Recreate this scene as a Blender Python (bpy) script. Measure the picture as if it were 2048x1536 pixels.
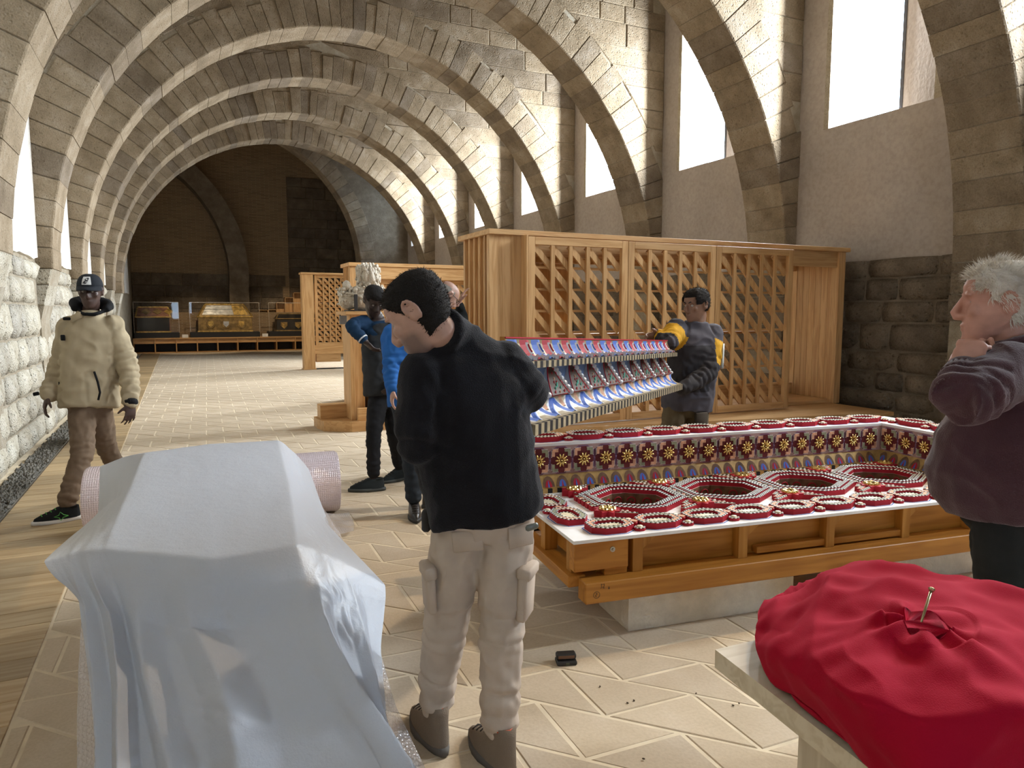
import bpy, bmesh, math, random
import numpy as np
from mathutils import Vector, Matrix, noise
from mathutils.kdtree import KDTree

scene = bpy.context.scene
for o in list(bpy.data.objects):
    bpy.data.objects.remove(o)
COL = scene.collection

# ------------------------------------------------------------------ camera
CAM_H = 1.55
PITCH = math.radians(5.75)
YAW = math.radians(25.15)
FPX = 1420.0
cam_d = bpy.data.cameras.new('camera')
cam = bpy.data.objects.new('camera', cam_d)
COL.objects.link(cam)
cam.location = (0, 0, CAM_H)
cam.rotation_euler = (math.pi / 2 - PITCH, 0, -YAW)
cam_d.sensor_fit = 'HORIZONTAL'
cam_d.sensor_width = 36.0
cam_d.lens = FPX / 2048 * 36.0
cam_d.clip_start = 0.05
cam_d.clip_end = 200
scene.camera = cam

# ------------------------------------------------------------------ view and sky
vs = scene.view_settings
vs.view_transform = 'Standard'
vs.look = 'None'
vs.gamma = 1.0
vs.use_curve_mapping = False
vs.exposure = 0.0
world = bpy.data.worlds.new('overcast_sky')
scene.world = world
world.use_nodes = True
bg = world.node_tree.nodes['Background']
bg.inputs['Color'].default_value = (0.56, 0.76, 1.0, 1)
bg.inputs['Strength'].default_value = 20.0

# ------------------------------------------------------------------ hall measures (metres)
XL, XR = -1.58, 8.0            # side walls
XC = (XL + XR) / 2
ARCH_T = 0.72                  # depth of a stone arch along the hall
BAY = 3.13
def arch_y(k): return 7.55 + BAY * (k - 1)
Y_END = 32.2
Y_BACK = -9.0
Z_TOP = 9.0
PLASTER_Z = 2.2

# daylight entering each window: a tall narrow source just outside every pane
def area(name, loc, rot, sx, sy, power, col):
    l = bpy.data.lights.new(name, 'AREA')
    l.shape = 'RECTANGLE'; l.size = sx; l.size_y = sy
    l.energy = power; l.color = col
    o = bpy.data.objects.new(name, l)
    o.location = loc; o.rotation_euler = rot
    COL.objects.link(o)
    return o
for k in range(-1, 7):
    yw = arch_y(k) - 0.88
    area('window_daylight', (XR + 0.36, yw, 5.0), (0, math.radians(90), 0), 1.9, 0.16,
         400 if k < 0 else 385, (0.90, 0.96, 1.0))
# unseen spot lamps, added to brighten the floor and the far bench
def spot(name, loc, target, power, angle, col, blend=0.6, size=0.08):
    l = bpy.data.lights.new(name, 'SPOT')
    l.energy = power; l.spot_size = math.radians(angle); l.spot_blend = blend
    l.shadow_soft_size = size; l.color = col
    o = bpy.data.objects.new(name, l)
    o.location = loc
    d = Vector(target) - Vector(loc)
    o.rotation_euler = d.to_track_quat('-Z', 'Y').to_euler()
    COL.objects.link(o)
    return o
WARM = (1.0, 0.80, 0.55)
spot('added_spot', (6.9, 3.6, 6.4), (1.7, 2.3, 0.0), 900, 60, (1.0, 0.76, 0.47))
spot('added_spot', (7.3, 9.2, 4.3), (1.0, 9.4, 0.0), 1150, 80, (0.93, 0.97, 1.0))
spot('added_spot', (7.3, 14.9, 4.3), (1.0, 14.4, 0.0), 1600, 80, (0.93, 0.97, 1.0))
spot('added_spot', (7.3, 21.4, 4.3), (1.4, 21.0, 0.0), 1600, 80, (0.95, 0.97, 1.0))
spot('added_spot', (1.0, 27.4, 5.0), (0.8, 30.9, 0.6), 450, 48, WARM)
spot('added_spot', (4.0, 27.4, 5.0), (4.2, 30.9, 1.0), 480, 48, WARM)

# ------------------------------------------------------------------ helpers
def pt(x, y, d):
    """a surveyed point: picture column and row of the 2048 x 1536 frame and its distance in metres along the view"""
    u, v = (x - 1024) / FPX * d, (y - 768) / FPX * d
    cp, sp = math.cos(PITCH), math.sin(PITCH)
    f, z = d * cp - v * sp, -d * sp - v * cp
    c, s = math.cos(YAW), math.sin(YAW)
    return Vector((u * c + f * s, -u * s + f * c, z + CAM_H))

def set_props(o, label=None, cat=None, group=None, kind=None):
    if label: o['label'] = label
    if cat: o['category'] = cat
    if group: o['group'] = group
    if kind: o['kind'] = kind
    return o

def link_mesh(name, me, parent=None, mat=None):
    o = bpy.data.objects.new(name, me)
    COL.objects.link(o)
    if mat is not None and not me.materials: me.materials.append(mat)
    if parent is not None: o.parent = parent
    return o

def mesh_of(name, verts, faces, mat=None, smooth=False, fm=None, mats=None):
    me = bpy.data.meshes.new(name)
    me.from_pydata([tuple(v) for v in verts], [], faces)
    if mats:
        for m in mats: me.materials.append(m)
    elif mat: me.materials.append(mat)
    if fm: me.polygons.foreach_set('material_index', fm)
    if smooth: me.polygons.foreach_set('use_smooth', [True] * len(me.polygons))
    me.update()
    return me

def empty(name, loc, rz=0.0, parent=None):
    o = bpy.data.objects.new(name, None)
    o.empty_display_size = 0.1
    o.location = loc; o.rotation_euler = (0, 0, rz)
    COL.objects.link(o)
    if parent: o.parent = parent
    return o

class MB:
    """collects simple solids and links them as one mesh object"""
    def __init__(s): s.v = []; s.f = []; s.m = []; s.cur = 0
    def add(s, verts, faces):
        n = len(s.v)
        s.v += [Vector(p) for p in verts]
        s.f += [tuple(i + n for i in f) for f in faces]
        s.m += [s.cur] * len(faces)
        return s
    def box(s, a, b, bev=0.0):
        x0, y0, z0 = a; x1, y1, z1 = b
        if bev <= 0:
            return s.add([(x0,y0,z0),(x1,y0,z0),(x1,y1,z0),(x0,y1,z0),(x0,y0,z1),(x1,y0,z1),(x1,y1,z1),(x0,y1,z1)],
                         [(0,3,2,1),(4,5,6,7),(0,1,5,4),(1,2,6,5),(2,3,7,6),(3,0,4,7)])
        # chamfered box
        B = bev; vs_ = []; idx = {}
        X = (x0, x1); Y = (y0, y1); Z = (z0, z1)
        for i in (0, 1):
            for j in (0, 1):
                for k in (0, 1):
                    sx, sy, sz = (1 - 2 * i), (1 - 2 * j), (1 - 2 * k)
                    p = (X[i], Y[j], Z[k])
                    for a_ in range(3):
                        q = [p[0] + sx * B, p[1] + sy * B, p[2] + sz * B]
                        q[a_] = p[a_]
                        idx[(i, j, k, a_)] = len(vs_); vs_.append(tuple(q))
        fs = []
        for a_ in range(3):
            b_, c_ = (a_ + 1) % 3, (a_ + 2) % 3
            for e in (0, 1):
                l = []
                for (p_, q_) in ((0, 0), (1, 0), (1, 1), (0, 1)):
                    t = [0, 0, 0]; t[a_] = e; t[b_] = p_; t[c_] = q_
                    l.append(idx[(t[0], t[1], t[2], a_)])
                fs.append(tuple(l if e else l[::-1]))
        for a_ in range(3):
            b_, c_ = (a_ + 1) % 3, (a_ + 2) % 3
            for p_ in (0, 1):
                for q_ in (0, 1):
                    t0 = [0, 0, 0]; t0[b_] = p_; t0[c_] = q_
                    t1 = list(t0); t1[a_] = 1
                    l = [idx[(*t0, b_)], idx[(*t1, b_)], idx[(*t1, c_)], idx[(*t0, c_)]]
                    fs.append(tuple(l if (p_ != q_) else l[::-1]))
        for i in (0, 1):
            for j in (0, 1):
                for k in (0, 1):
                    l = [idx[(i, j, k, 0)], idx[(i, j, k, 1)], idx[(i, j, k, 2)]]
                    fs.append(tuple(l if (i + j + k) % 2 else l[::-1]))
        return s.add(vs_, fs)
    def prism(s, poly, h0, h1, axis=2):
        """polygon in the two other axes, extruded along axis from h0 to h1"""
        n = len(poly)
        def mk(p, h):
            if axis == 2: return (p[0], p[1], h)
            if axis == 1: return (p[0], h, p[1])
            return (h, p[0], p[1])
        vs_ = [mk(p, h0) for p in poly] + [mk(p, h1) for p in poly]
        fs = [tuple(range(n))[::-1], tuple(range(n, 2 * n))]
        fs += [(i, (i + 1) % n, n + (i + 1) % n, n + i) for i in range(n)]
        return s.add(vs_, fs)
    def bar(s, p, q, w, h, up=(0, 0, 1)):
        p, q = Vector(p), Vector(q)
        d = (q - p).normalized(); up = Vector(up)
        sd = d.cross(up)
        if sd.length < 1e-4: sd = d.cross(Vector((1, 0, 0)))
        sd.normalize(); u = sd.cross(d)
        c = []
        for r in (p, q):
            for a_, b_ in ((-1, -1), (1, -1), (1, 1), (-1, 1)):
                c.append(r + sd * (a_ * w / 2) + u * (b_ * h / 2))
        return s.add(c, [(0,1,2,3),(7,6,5,4),(0,4,5,1),(1,5,6,2),(2,6,7,3),(3,7,4,0)])
    def tube(s, pts, rad, n=10, caps=True):
        pts = [Vector(p) for p in pts]
        if not hasattr(rad, '__len__'): rad = [rad] * len(pts)
        prev = None; rings = []
        for i, p in enumerate(pts):
            d = (pts[min(i + 1, len(pts) - 1)] - pts[max(i - 1, 0)]).normalized()
            if prev is None:
                a_ = d.orthogonal().normalized()
            else:
                a_ = (prev - d * prev.dot(d)).normalized()
            prev = a_; b_ = d.cross(a_)
            rings.append([p + (a_ * math.cos(2*math.pi*j/n) + b_ * math.sin(2*math.pi*j/n)) * rad[i] for j in range(n)])
        vs_ = [v for r in rings for v in r]; fs = []
        for i in range(len(rings) - 1):
            for j in range(n):
                fs.append((i*n+j, i*n+(j+1)%n, (i+1)*n+(j+1)%n, (i+1)*n+j))
        if caps:
            fs.append(tuple(range(n))[::-1]); fs.append(tuple(range(len(vs_) - n, len(vs_))))
        return s.add(vs_, fs)
    def lathe(s, prof, n=24, axis_o=(0, 0, 0)):
        o_ = Vector(axis_o); vs_ = []; fs = []
        for r, z in prof:
            for j in range(n):
                vs_.append(o_ + Vector((r*math.cos(2*math.pi*j/n), r*math.sin(2*math.pi*j/n), z)))
        for i in range(len(prof) - 1):
            for j in range(n):
                fs.append((i*n+j, i*n+(j+1)%n, (i+1)*n+(j+1)%n, (i+1)*n+j))
        return s.add(vs_, fs)
    def ball(s, c, r, n=10, m=6, ax=None):
        """ellipsoid: r a number or (rx, ry, rz); ax three axes"""
        c = Vector(c); r = (r, r, r) if not hasattr(r, '__len__') else r
        A = ax or (Vector((1,0,0)), Vector((0,1,0)), Vector((0,0,1)))
        vs_ = [c - A[2] * r[2]]
        for i in range(1, m):
            t = math.pi * i / m
            for j in range(n):
                a_ = 2 * math.pi * j / n
                vs_.append(c + A[0]*(r[0]*math.sin(t)*math.cos(a_)) + A[1]*(r[1]*math.sin(t)*math.sin(a_)) - A[2]*(r[2]*math.cos(t)))
        vs_.append(c + A[2] * r[2])
        fs = [(0, 1 + (j + 1) % n, 1 + j) for j in range(n)]
        for i in range(m - 2):
            for j in range(n):
                b_ = 1 + i * n
                fs.append((b_ + j, b_ + (j+1) % n, b_ + n + (j+1) % n, b_ + n + j))
        e = len(vs_) - 1; b_ = 1 + (m - 2) * n
        fs += [(b_ + j, b_ + (j + 1) % n, e) for j in range(n)]
        return s.add(vs_, fs)
    def xf(s, M):
        s.v = [M @ v for v in s.v]; return s
    def mesh(s, name, mat=None, smooth=False, mats=None):
        return mesh_of(name, s.v, s.f, mat, smooth, s.m if mats else None, mats)
    def build(s, name, mat=None, parent=None, smooth=False, mats=None):
        return link_mesh(name, s.mesh(name, mat, smooth, mats), parent)

def copy_tree(o, parent=None):
    c = o.copy(); COL.objects.link(c)
    if parent is not None: c.parent = parent
    for ch in list(o.children): copy_tree(ch, c)
    return c

# ------------------------------------------------------------------ materials
def new_mat(name):
    m = bpy.data.materials.new(name); m.use_nodes = True
    nt = m.node_tree
    return m, nt, nt.nodes['Principled BSDF']
def nd(nt, t, **kw):
    n = nt.nodes.new(t)
    for k_, v_ in kw.items():
        if k_.startswith('i_'):
            key = k_[2:]
            key = int(key) if key.isdigit() else key.replace('_', ' ')
            n.inputs[key].default_value = v_
        else: setattr(n, k_, v_)
    return n
def ramp(nt, fac, stops):
    r = nt.nodes.new('ShaderNodeValToRGB'); e = r.color_ramp.elements
    while len(e) > 1: e.remove(e[-1])
    e[0].position = stops[0][0]; e[0].color = (*stops[0][1], 1)
    for p, c in stops[1:]:
        q = e.new(p); q.color = (*c, 1)
    nt.links.new(fac, r.inputs['Fac'])
    return r.outputs['Color']
def mixc(nt, fac, a, b, mode='MIX'):
    n = nt.nodes.new('ShaderNodeMix'); n.data_type = 'RGBA'; n.blend_type = mode
    for inp, val in ((n.inputs[0], fac), (n.inputs[6], a), (n.inputs[7], b)):
        if hasattr(val, 'is_linked') or isinstance(val, bpy.types.NodeSocket): nt.links.new(val, inp)
        elif isinstance(val, tuple): inp.default_value = (*val, 1) if len(val) == 3 else val
        else: inp.default_value = val
    return n.outputs[2]
def scl(c, k): return tuple(min(1, x * k) for x in c)

def m_plain(name, col, rough=0.6, metal=0.0, bump=0.0, bscale=60, vary=0.12, nscale=8, spec=0.5, sheen=0.0, coat=0.0, randobj=0.0):
    m, nt, b = new_mat(name)
    tc = nd(nt, 'ShaderNodeTexCoord')
    n1 = nd(nt, 'ShaderNodeTexNoise', i_Scale=nscale, i_Detail=6.0)
    nt.links.new(tc.outputs['Object'], n1.inputs['Vector'])
    c = ramp(nt, n1.outputs['Fac'], [(0.3, scl(col, 1 - vary)), (0.7, scl(col, 1 + vary))])
    if randobj > 0:
        oi = nd(nt, 'ShaderNodeObjectInfo')
        c2 = ramp(nt, oi.outputs['Random'], [(0, (1 - randobj,) * 3), (1, (1.0, 1.0, 1.0))])
        c = mixc(nt, 1.0, c, c2, 'MULTIPLY')
    nt.links.new(c, b.inputs['Base Color'])
    b.inputs['Roughness'].default_value = rough
    b.inputs['Metallic'].default_value = metal
    b.inputs['Specular IOR Level'].default_value = spec
    if sheen: b.inputs['Sheen Weight'].default_value = sheen
    if coat: b.inputs['Coat Weight'].default_value = coat
    if bump > 0:
        n2 = nd(nt, 'ShaderNodeTexNoise', i_Scale=bscale, i_Detail=4.0)
        nt.links.new(tc.outputs['Object'], n2.inputs['Vector'])
        bp = nd(nt, 'ShaderNodeBump', i_Strength=bump, i_Distance=0.02)
        nt.links.new(n2.outputs['Fac'], bp.inputs['Height'])
        nt.links.new(bp.outputs['Normal'], b.inputs['Normal'])
    return m

def m_stone(name, c0, c1, c2, rnd=0.35, scale=3.0, bump=0.6, pits=True, grain=0.8):
    """sandstone: blotches, fine grain, pitted relief, a shade of its own for each block"""
    m, nt, b = new_mat(name)
    tc = nd(nt, 'ShaderNodeTexCoord'); oi = nd(nt, 'ShaderNodeObjectInfo')
    n1 = nd(nt, 'ShaderNodeTexNoise', i_Scale=scale, i_Detail=8.0, i_Roughness=0.62)
    nt.links.new(tc.outputs['Object'], n1.inputs['Vector'])
    c = ramp(nt, n1.outputs['Fac'], [(0.3, c0), (0.52, c1), (0.72, c2)])
    n3 = nd(nt, 'ShaderNodeTexNoise', i_Scale=scale * 22, i_Detail=4.0)
    nt.links.new(tc.outputs['Object'], n3.inputs['Vector'])
    g = ramp(nt, n3.outputs['Fac'], [(0.3, (0.72, 0.7, 0.68)), (0.6, (1, 1, 1))])
    c = mixc(nt, grain, c, g, 'MULTIPLY')
    r = ramp(nt, oi.outputs['Random'], [(0, (1 - rnd, 1 - rnd, 1 - rnd * 0.9)), (0.5, (1 - rnd * .4, 1 - rnd * .45, 1 - rnd * .5)), (1, (1, 1, 1))])
    c = mixc(nt, 1.0, c, r, 'MULTIPLY')
    nt.links.new(c, b.inputs['Base Color'])
    b.inputs['Roughness'].default_value = 0.92
    b.inputs['Specular IOR Level'].default_value = 0.2
    h = n3.outputs['Fac']
    if pits:
        v = nd(nt, 'ShaderNodeTexVoronoi', i_Scale=scale * 7)
        nt.links.new(tc.outputs['Object'], v.inputs['Vector'])
        pv = ramp(nt, v.outputs['Distance'], [(0.08, (0, 0, 0)), (0.3, (1, 1, 1))])
        ad = nd(nt, 'ShaderNodeMath', operation='ADD')
        nt.links.new(h, ad.inputs[0]); nt.links.new(pv, ad.inputs[1])
        h = ad.outputs[0]
    ad2 = nd(nt, 'ShaderNodeMath', operation='MULTIPLY_ADD', i_1=2.5)
    nt.links.new(n1.outputs['Fac'], ad2.inputs[0]); nt.links.new(h, ad2.inputs[2])
    bp = nd(nt, 'ShaderNodeBump', i_Strength=bump, i_Distance=0.02)
    nt.links.new(ad2.outputs[0], bp.inputs['Height'])
    nt.links.new(bp.outputs['Normal'], b.inputs['Normal'])
    return m

def m_wood(name, c0, c1, axis='X', scale=1.0, rough=0.5, rnd=0.18, coord='Object', knots=False):
    """boards with long grain along one axis"""
    m, nt, b = new_mat(name)
    tc = nd(nt, 'ShaderNodeTexCoord'); oi = nd(nt, 'ShaderNodeObjectInfo')
    mp = nd(nt, 'ShaderNodeMapping')
    s = {'X': (0.7, 9, 9), 'Y': (9, 0.7, 9), 'Z': (9, 9, 0.7)}[axis]
    mp.inputs['Scale'].default_value = tuple(x * scale for x in s)
    nt.links.new(tc.outputs[coord], mp.inputs['Vector'])
    of = nd(nt, 'ShaderNodeVectorMath', operation='ADD')
    cm = nd(nt, 'ShaderNodeCombineXYZ')
    ml = nd(nt, 'ShaderNodeMath', operation='MULTIPLY', i_1=37.0)
    nt.links.new(oi.outputs['Random'], ml.inputs[0])
    for i in range(3): nt.links.new(ml.outputs[0], cm.inputs[i])
    nt.links.new(mp.outputs['Vector'], of.inputs[0]); nt.links.new(cm.outputs[0], of.inputs[1])
    w = nd(nt, 'ShaderNodeTexNoise', i_Scale=1.3, i_Detail=3.0, i_Distortion=0.6)
    nt.links.new(of.outputs[0], w.inputs['Vector'])
    sn = nd(nt, 'ShaderNodeMath', operation='MULTIPLY', i_1=26.0)
    nt.links.new(w.outputs['Fac'], sn.inputs[0])
    si = nd(nt, 'ShaderNodeMath', operation='SINE'); nt.links.new(sn.outputs[0], si.inputs[0])
    f = nd(nt, 'ShaderNodeMath', operation='MULTIPLY_ADD', i_1=0.5, i_2=0.5); nt.links.new(si.outputs[0], f.inputs[0])
    n2 = nd(nt, 'ShaderNodeTexNoise', i_Scale=6.0, i_Detail=4.0)
    nt.links.new(of.outputs[0], n2.inputs['Vector'])
    ad = nd(nt, 'ShaderNodeMath', operation='MULTIPLY_ADD', i_1=0.6); nt.links.new(n2.outputs['Fac'], ad.inputs[0])
    hf = nd(nt, 'ShaderNodeMath', operation='MULTIPLY', i_1=0.5); nt.links.new(f.outputs[0], hf.inputs[0])
    nt.links.new(hf.outputs[0], ad.inputs[2])
    c = ramp(nt, ad.outputs[0], [(0.15, c1), (0.75, c0)])
    r = ramp(nt, oi.outputs['Random'], [(0, (1 - rnd,) * 3), (1, (1, 1, 1))])
    c = mixc(nt, 1.0, c, r, 'MULTIPLY')
    nt.links.new(c, b.inputs['Base Color'])
    b.inputs['Roughness'].default_value = rough
    b.inputs['Specular IOR Level'].default_value = 0.35
    bp = nd(nt, 'ShaderNodeBump', i_Strength=0.12, i_Distance=0.004)
    nt.links.new(ad.outputs[0], bp.inputs['Height']); nt.links.new(bp.outputs['Normal'], b.inputs['Normal'])
    return m

M = {}
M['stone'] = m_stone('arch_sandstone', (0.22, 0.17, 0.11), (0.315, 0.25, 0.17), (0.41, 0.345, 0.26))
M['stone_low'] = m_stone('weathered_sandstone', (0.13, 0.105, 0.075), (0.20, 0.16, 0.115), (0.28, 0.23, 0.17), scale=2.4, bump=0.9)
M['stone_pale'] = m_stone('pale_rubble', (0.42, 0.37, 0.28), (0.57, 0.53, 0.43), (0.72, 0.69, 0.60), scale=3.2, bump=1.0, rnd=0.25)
M['mortar'] = m_stone('lime_mortar', (0.28, 0.23, 0.16), (0.38, 0.33, 0.25), (0.46, 0.42, 0.34), scale=5, bump=0.8, pits=False, rnd=0)
M['plaster'] = m_stone('tan_plaster', (0.36, 0.305, 0.26), (0.405, 0.345, 0.295), (0.45, 0.39, 0.335), scale=0.9, bump=0.22, pits=False, rnd=0, grain=0.5)
M['plaster_pale'] = m_stone('pale_plaster', (0.64, 0.61, 0.54), (0.72, 0.69, 0.63), (0.79, 0.77, 0.72), scale=1.6, bump=0.3, pits=False, rnd=0)
M['tile'] = m_stone('terracotta_tile', (0.55, 0.45, 0.32), (0.61, 0.505, 0.37), (0.66, 0.56, 0.43), scale=3.5, bump=0.06, pits=False, rnd=0.20, grain=0.3)
M['mortar_dark'] = m_stone('dark_mortar', (0.14, 0.11, 0.08), (0.19, 0.155, 0.115), (0.23, 0.19, 0.15), scale=5, bump=0.8, pits=False, rnd=0)
M['grout'] = m_plain('tile_grout', (0.68, 0.58, 0.42), 0.9)
M['plank'] = m_wood('floor_plank', (0.55, 0.40, 0.22), (0.42, 0.28, 0.13), 'X', 1.0, 0.45, 0.38)
M['larch'] = m_wood('larch_board', (0.66, 0.40, 0.18), (0.50, 0.27, 0.10), 'Z', 1.0, 0.45)
M['larch_x'] = m_wood('larch_board_lying', (0.66, 0.40, 0.18), (0.50, 0.27, 0.10), 'X', 1.0, 0.45)
M['larch_y'] = m_wood('larch_board_cross', (0.66, 0.40, 0.18), (0.50, 0.27, 0.10), 'Y', 1.0, 0.45)
M['gravel'] = m_plain('dark_gravel', (0.13, 0.12, 0.10), 0.9, vary=0.6, nscale=30)
M['black'] = m_plain('black_paint', (0.012, 0.012, 0.013), 0.5)
M['steel'] = m_plain('steel_edge', (0.25, 0.25, 0.24), 0.35, 0.9)
# ------------------------------------------------------------------ THE HALL
rnd = random.Random(7)

def fix_normals(me):
    bm = bmesh.new(); bm.from_mesh(me)
    bmesh.ops.recalc_face_normals(bm, faces=bm.faces)
    bm.to_mesh(me); bm.free()

# ---- intrados of an arch: two arcs that meet in a blunt point
SPRING_Z = 2.1
R_IN = 4.72
OFF = 0.12
def intr(theta, r):
    """theta 0 at the right springing, pi at the left; r radius"""
    if theta <= math.pi / 2:
        cx = XC - OFF; t = theta * THM / (math.pi / 2)
        return cx + r * math.cos(t), SPRING_Z + r * math.sin(t)
    cx = XC + OFF; t = (math.pi - theta) * THM / (math.pi / 2)
    return cx - r * math.cos(t), SPRING_Z + r * math.sin(t)
THM = math.acos(OFF / R_IN)
def extr(theta, r):
    """outer ring point; near the crown both arcs stop on the centre line"""
    x, z = intr(theta, r)
    if theta <= math.pi / 2: x = max(x, XC)
    else: x = min(x, XC)
    return x, z
RING = 0.58

def stone_prism(poly, y0, y1, ch=0.012):
    """dressed block: polygon in x,z with a chamfered front arris"""
    cx = sum(p[0] for p in poly) / len(poly); cz = sum(p[1] for p in poly) / len(poly)
    n = len(poly)
    def ins(p, d):
        vx, vz = p[0] - cx, p[1] - cz
        l = math.hypot(vx, vz) or 1
        return (p[0] - vx / l * d, p[1] - vz / l * d)
    P = [(p[0], y1, p[1]) for p in poly] + [(p[0], y0 + ch, p[1]) for p in poly]
    P += [(q[0], y0, q[1]) for q in (ins(p, ch * 1.5) for p in poly)]
    fs = [tuple(range(n))]
    for a in (0, n):
        fs += [(a + i, a + n + i, a + n + (i + 1) % n, a + (i + 1) % n) for i in range(n)]
    fs.append(tuple(range(2 * n, 3 * n))[::-1])
    return P, fs

def gap(poly, g):
    cx = sum(p[0] for p in poly) / len(poly); cz = sum(p[1] for p in poly) / len(poly)
    out = []
    for x, z in poly:
        vx, vz = x - cx, z - cz
        l = math.hypot(vx, vz) or 1
        out.append((x - vx / l * g, z - vz / l * g))
    return out

def add_block(parent, name, poly, y0, y1, mat, g=0.007):
    P, F = stone_prism(gap(poly, g), y0, y1)
    me = mesh_of(name, P, F, mat)
    o = link_mesh(name, me, parent)
    return o

ORD = {0: 'that frames the large open window', 1: 'in front of the second window bay', 2: 'third along the hall', 3: 'fourth along the hall',
       4: 'fifth along the hall', 5: 'sixth along the hall', 6: 'lit arch before the dark end bay', 7: 'shaded arch of the dark end bay'}
def build_arch(k, sides='LR', rmax=2.1):
    y0 = arch_y(k); y1 = y0 + ARCH_T
    mb = MB(); N = 72
    ins = 0.014
    prof = [(intr(math.pi * i / N, R_IN + ins)) for i in range(N + 1)]
    prof = [(prof[0][0], 0.0)] + prof + [(XL + 0.02, 1.45), (XL + 0.02, 0.0)]
    outr = []
    for x, z in prof:
        dx, dz = x - XC, max(z - SPRING_Z, 0)
        if z <= SPRING_Z + 1e-6: outr.append((XR + 0.05 if dx > 0 else XL - 0.05, z)); continue
        s = min(((XR + 0.05 - XC) / abs(dx)) if abs(dx) > 1e-6 else 1e9, (Z_TOP - SPRING_Z) / dz)
        outr.append((XC + dx * s, SPRING_Z + dz * s))
    vs_, fs = [], []
    for (x, z), (ox, oz) in zip(prof, outr):
        vs_ += [(x, y0 + ins, z), (ox, y0 + ins, oz), (ox, y1, oz), (x, y1, z)]
    for i in range(len(prof) - 1):
        a, b = 4 * i, 4 * (i + 1)
        fs += [(a, b, b + 1, a + 1), (a + 2, b + 2, b + 3, a + 3), (a + 3, b + 3, b, a), (a + 1, b + 1, b + 2, a + 2)]
    # corner wedges up to the ceiling
    mb.add(vs_, fs)
    for sx in (-1, 1):
        X = XR + 0.05 if sx > 0 else XL - 0.05
        cz = SPRING_Z + (Z_TOP - SPRING_Z)
        i = max(range(len(outr)), key=lambda q: (outr[q][1] if (outr[q][0] - XC) * sx > 4.5 and outr[q][1] < Z_TOP - 1e-4 else -1))
        j = i + (1 if sx > 0 else -1)
        p, q = outr[i], outr[j]
        mb.add([(p[0], y0 + ins, p[1]), (q[0], y0 + ins, q[1]), (X, y0 + ins, Z_TOP)], [(0, 1, 2)])
    core = mb.build('stone_arch', M['mortar'])
    fix_normals(core.data)
    set_props(core, 'pointed sandstone arch spanning the hall, ' + ORD[k], 'arch', 'stone arches of the hall', 'structure')
    # voussoirs
    th = 0.0; cuts = [0.0]
    while th < math.pi / 2:
        w = rnd.uniform(0.26, 0.36) * (1.0 - 0.32 * th / (math.pi / 2))
        th += w / R_IN
        cuts.append(th)
    cuts = [c * (math.pi / 2) / cuts[-1] for c in cuts]
    halves = []
    if 'R' in sides: halves.append(0)
    if 'L' in sides: halves.append(1)
    ext = []
    for h in halves:
        for a, b in zip(cuts[:-1], cuts[1:]):
            if h: a, b = math.pi - b, math.pi - a
            rr = R_IN + RING + rnd.uniform(-0.09, 0.10)
            jr = rnd.uniform(-0.006, 0.010)
            ri = R_IN - 0.004 + rnd.uniform(-0.006, 0.006)
            poly = [intr(a, ri), intr(b, ri), extr(b, rr), extr(a, rr)]
            add_block(core, 'voussoir', poly, y0 - 0.012 + jr, y1 + 0.005, M['stone'], 0.006)
    # coursed blocks of the wall above
    z = SPRING_Z
    row = 0
    while z < Z_TOP - 0.3:
        hgt = rnd.uniform(0.28, 0.40); zt = z + hgt; row += 1
        for sx in (-1, 1):
            if (sx < 0 and 'L' not in sides) or (sx > 0 and 'R' not in sides): continue
            def xin(zz):
                t = zz - SPRING_Z; r = R_IN + RING - 0.02
                if t >= r - 0.001: return 0.0
                return max(0.0, math.sqrt(r * r - t * t) - OFF)
            def xout(zz):
                t = zz - SPRING_Z; r = R_IN + rmax
                return math.sqrt(max(r * r - t * t, 0.0)) if t < r else 0.0
            a0, a1 = xin(z), xin(zt)
            lim = min(xout(zt), (XR - XC))
            x = a0
            first = True
            while x < lim - 0.05:
                w = rnd.uniform(0.45, 0.95)
                nx = x + w
                if lim - nx < 0.3: nx = lim
                lo_b, lo_t = (x, a1 if first else x)
                lo_t = max(lo_t, 0)
                if nx > max(lo_b, lo_t) + 0.08:
                    poly = [(XC + sx * lo_b, z), (XC + sx * nx, z), (XC + sx * nx, zt), (XC + sx * lo_t, zt)]
                    add_block(core, 'wall_block', poly, y0 - 0.004 + rnd.uniform(-0.006, 0.010), y0 + 0.25, M['stone'], 0.008)
                    x = nx; first = False
                else:
                    x = nx; first = False
        z = zt
    # piers under the springing
    z = 0.0
    while z < SPRING_Z - 0.05:
        zt = min(SPRING_Z, z + rnd.uniform(0.26, 0.42))
        if SPRING_Z - zt < 0.15: zt = SPRING_Z
        for sx, X0, X1 in ((1, XC - OFF + R_IN, XR + 0.02), (-1, XL - 0.02, XC + OFF - R_IN)):
            if (sx < 0 and 'L' not in sides) or (sx > 0 and 'R' not in sides): continue
            j = rnd.uniform(-0.03, 0.02)
            if sx < 0 and z < 1.40: continue
            if sx < 0:
                f0, f1 = max(0.0, (z - 1.45) / 0.65), (zt - 1.45) / 0.65
                poly = [(X0, z), (XL + 0.03 + 0.15 * f0, z), (XL + 0.03 + 0.15 * f1, zt), (X0, zt)]
            elif sx > 0: poly = [(X0 + j, z), (X1, z), (X1, zt), (X0 + j, zt)]
            else: poly = [(X0, z), (X1 - j, z), (X1 - j, zt), (X0, zt)]
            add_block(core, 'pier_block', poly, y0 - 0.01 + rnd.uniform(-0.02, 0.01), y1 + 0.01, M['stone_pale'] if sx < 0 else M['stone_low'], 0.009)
        z = zt
    return core
build_arch(0, 'R', 1.6)
for k in range(1, 7): build_arch(k, 'LR', 2.0 if k < 4 else 1.6)

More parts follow.
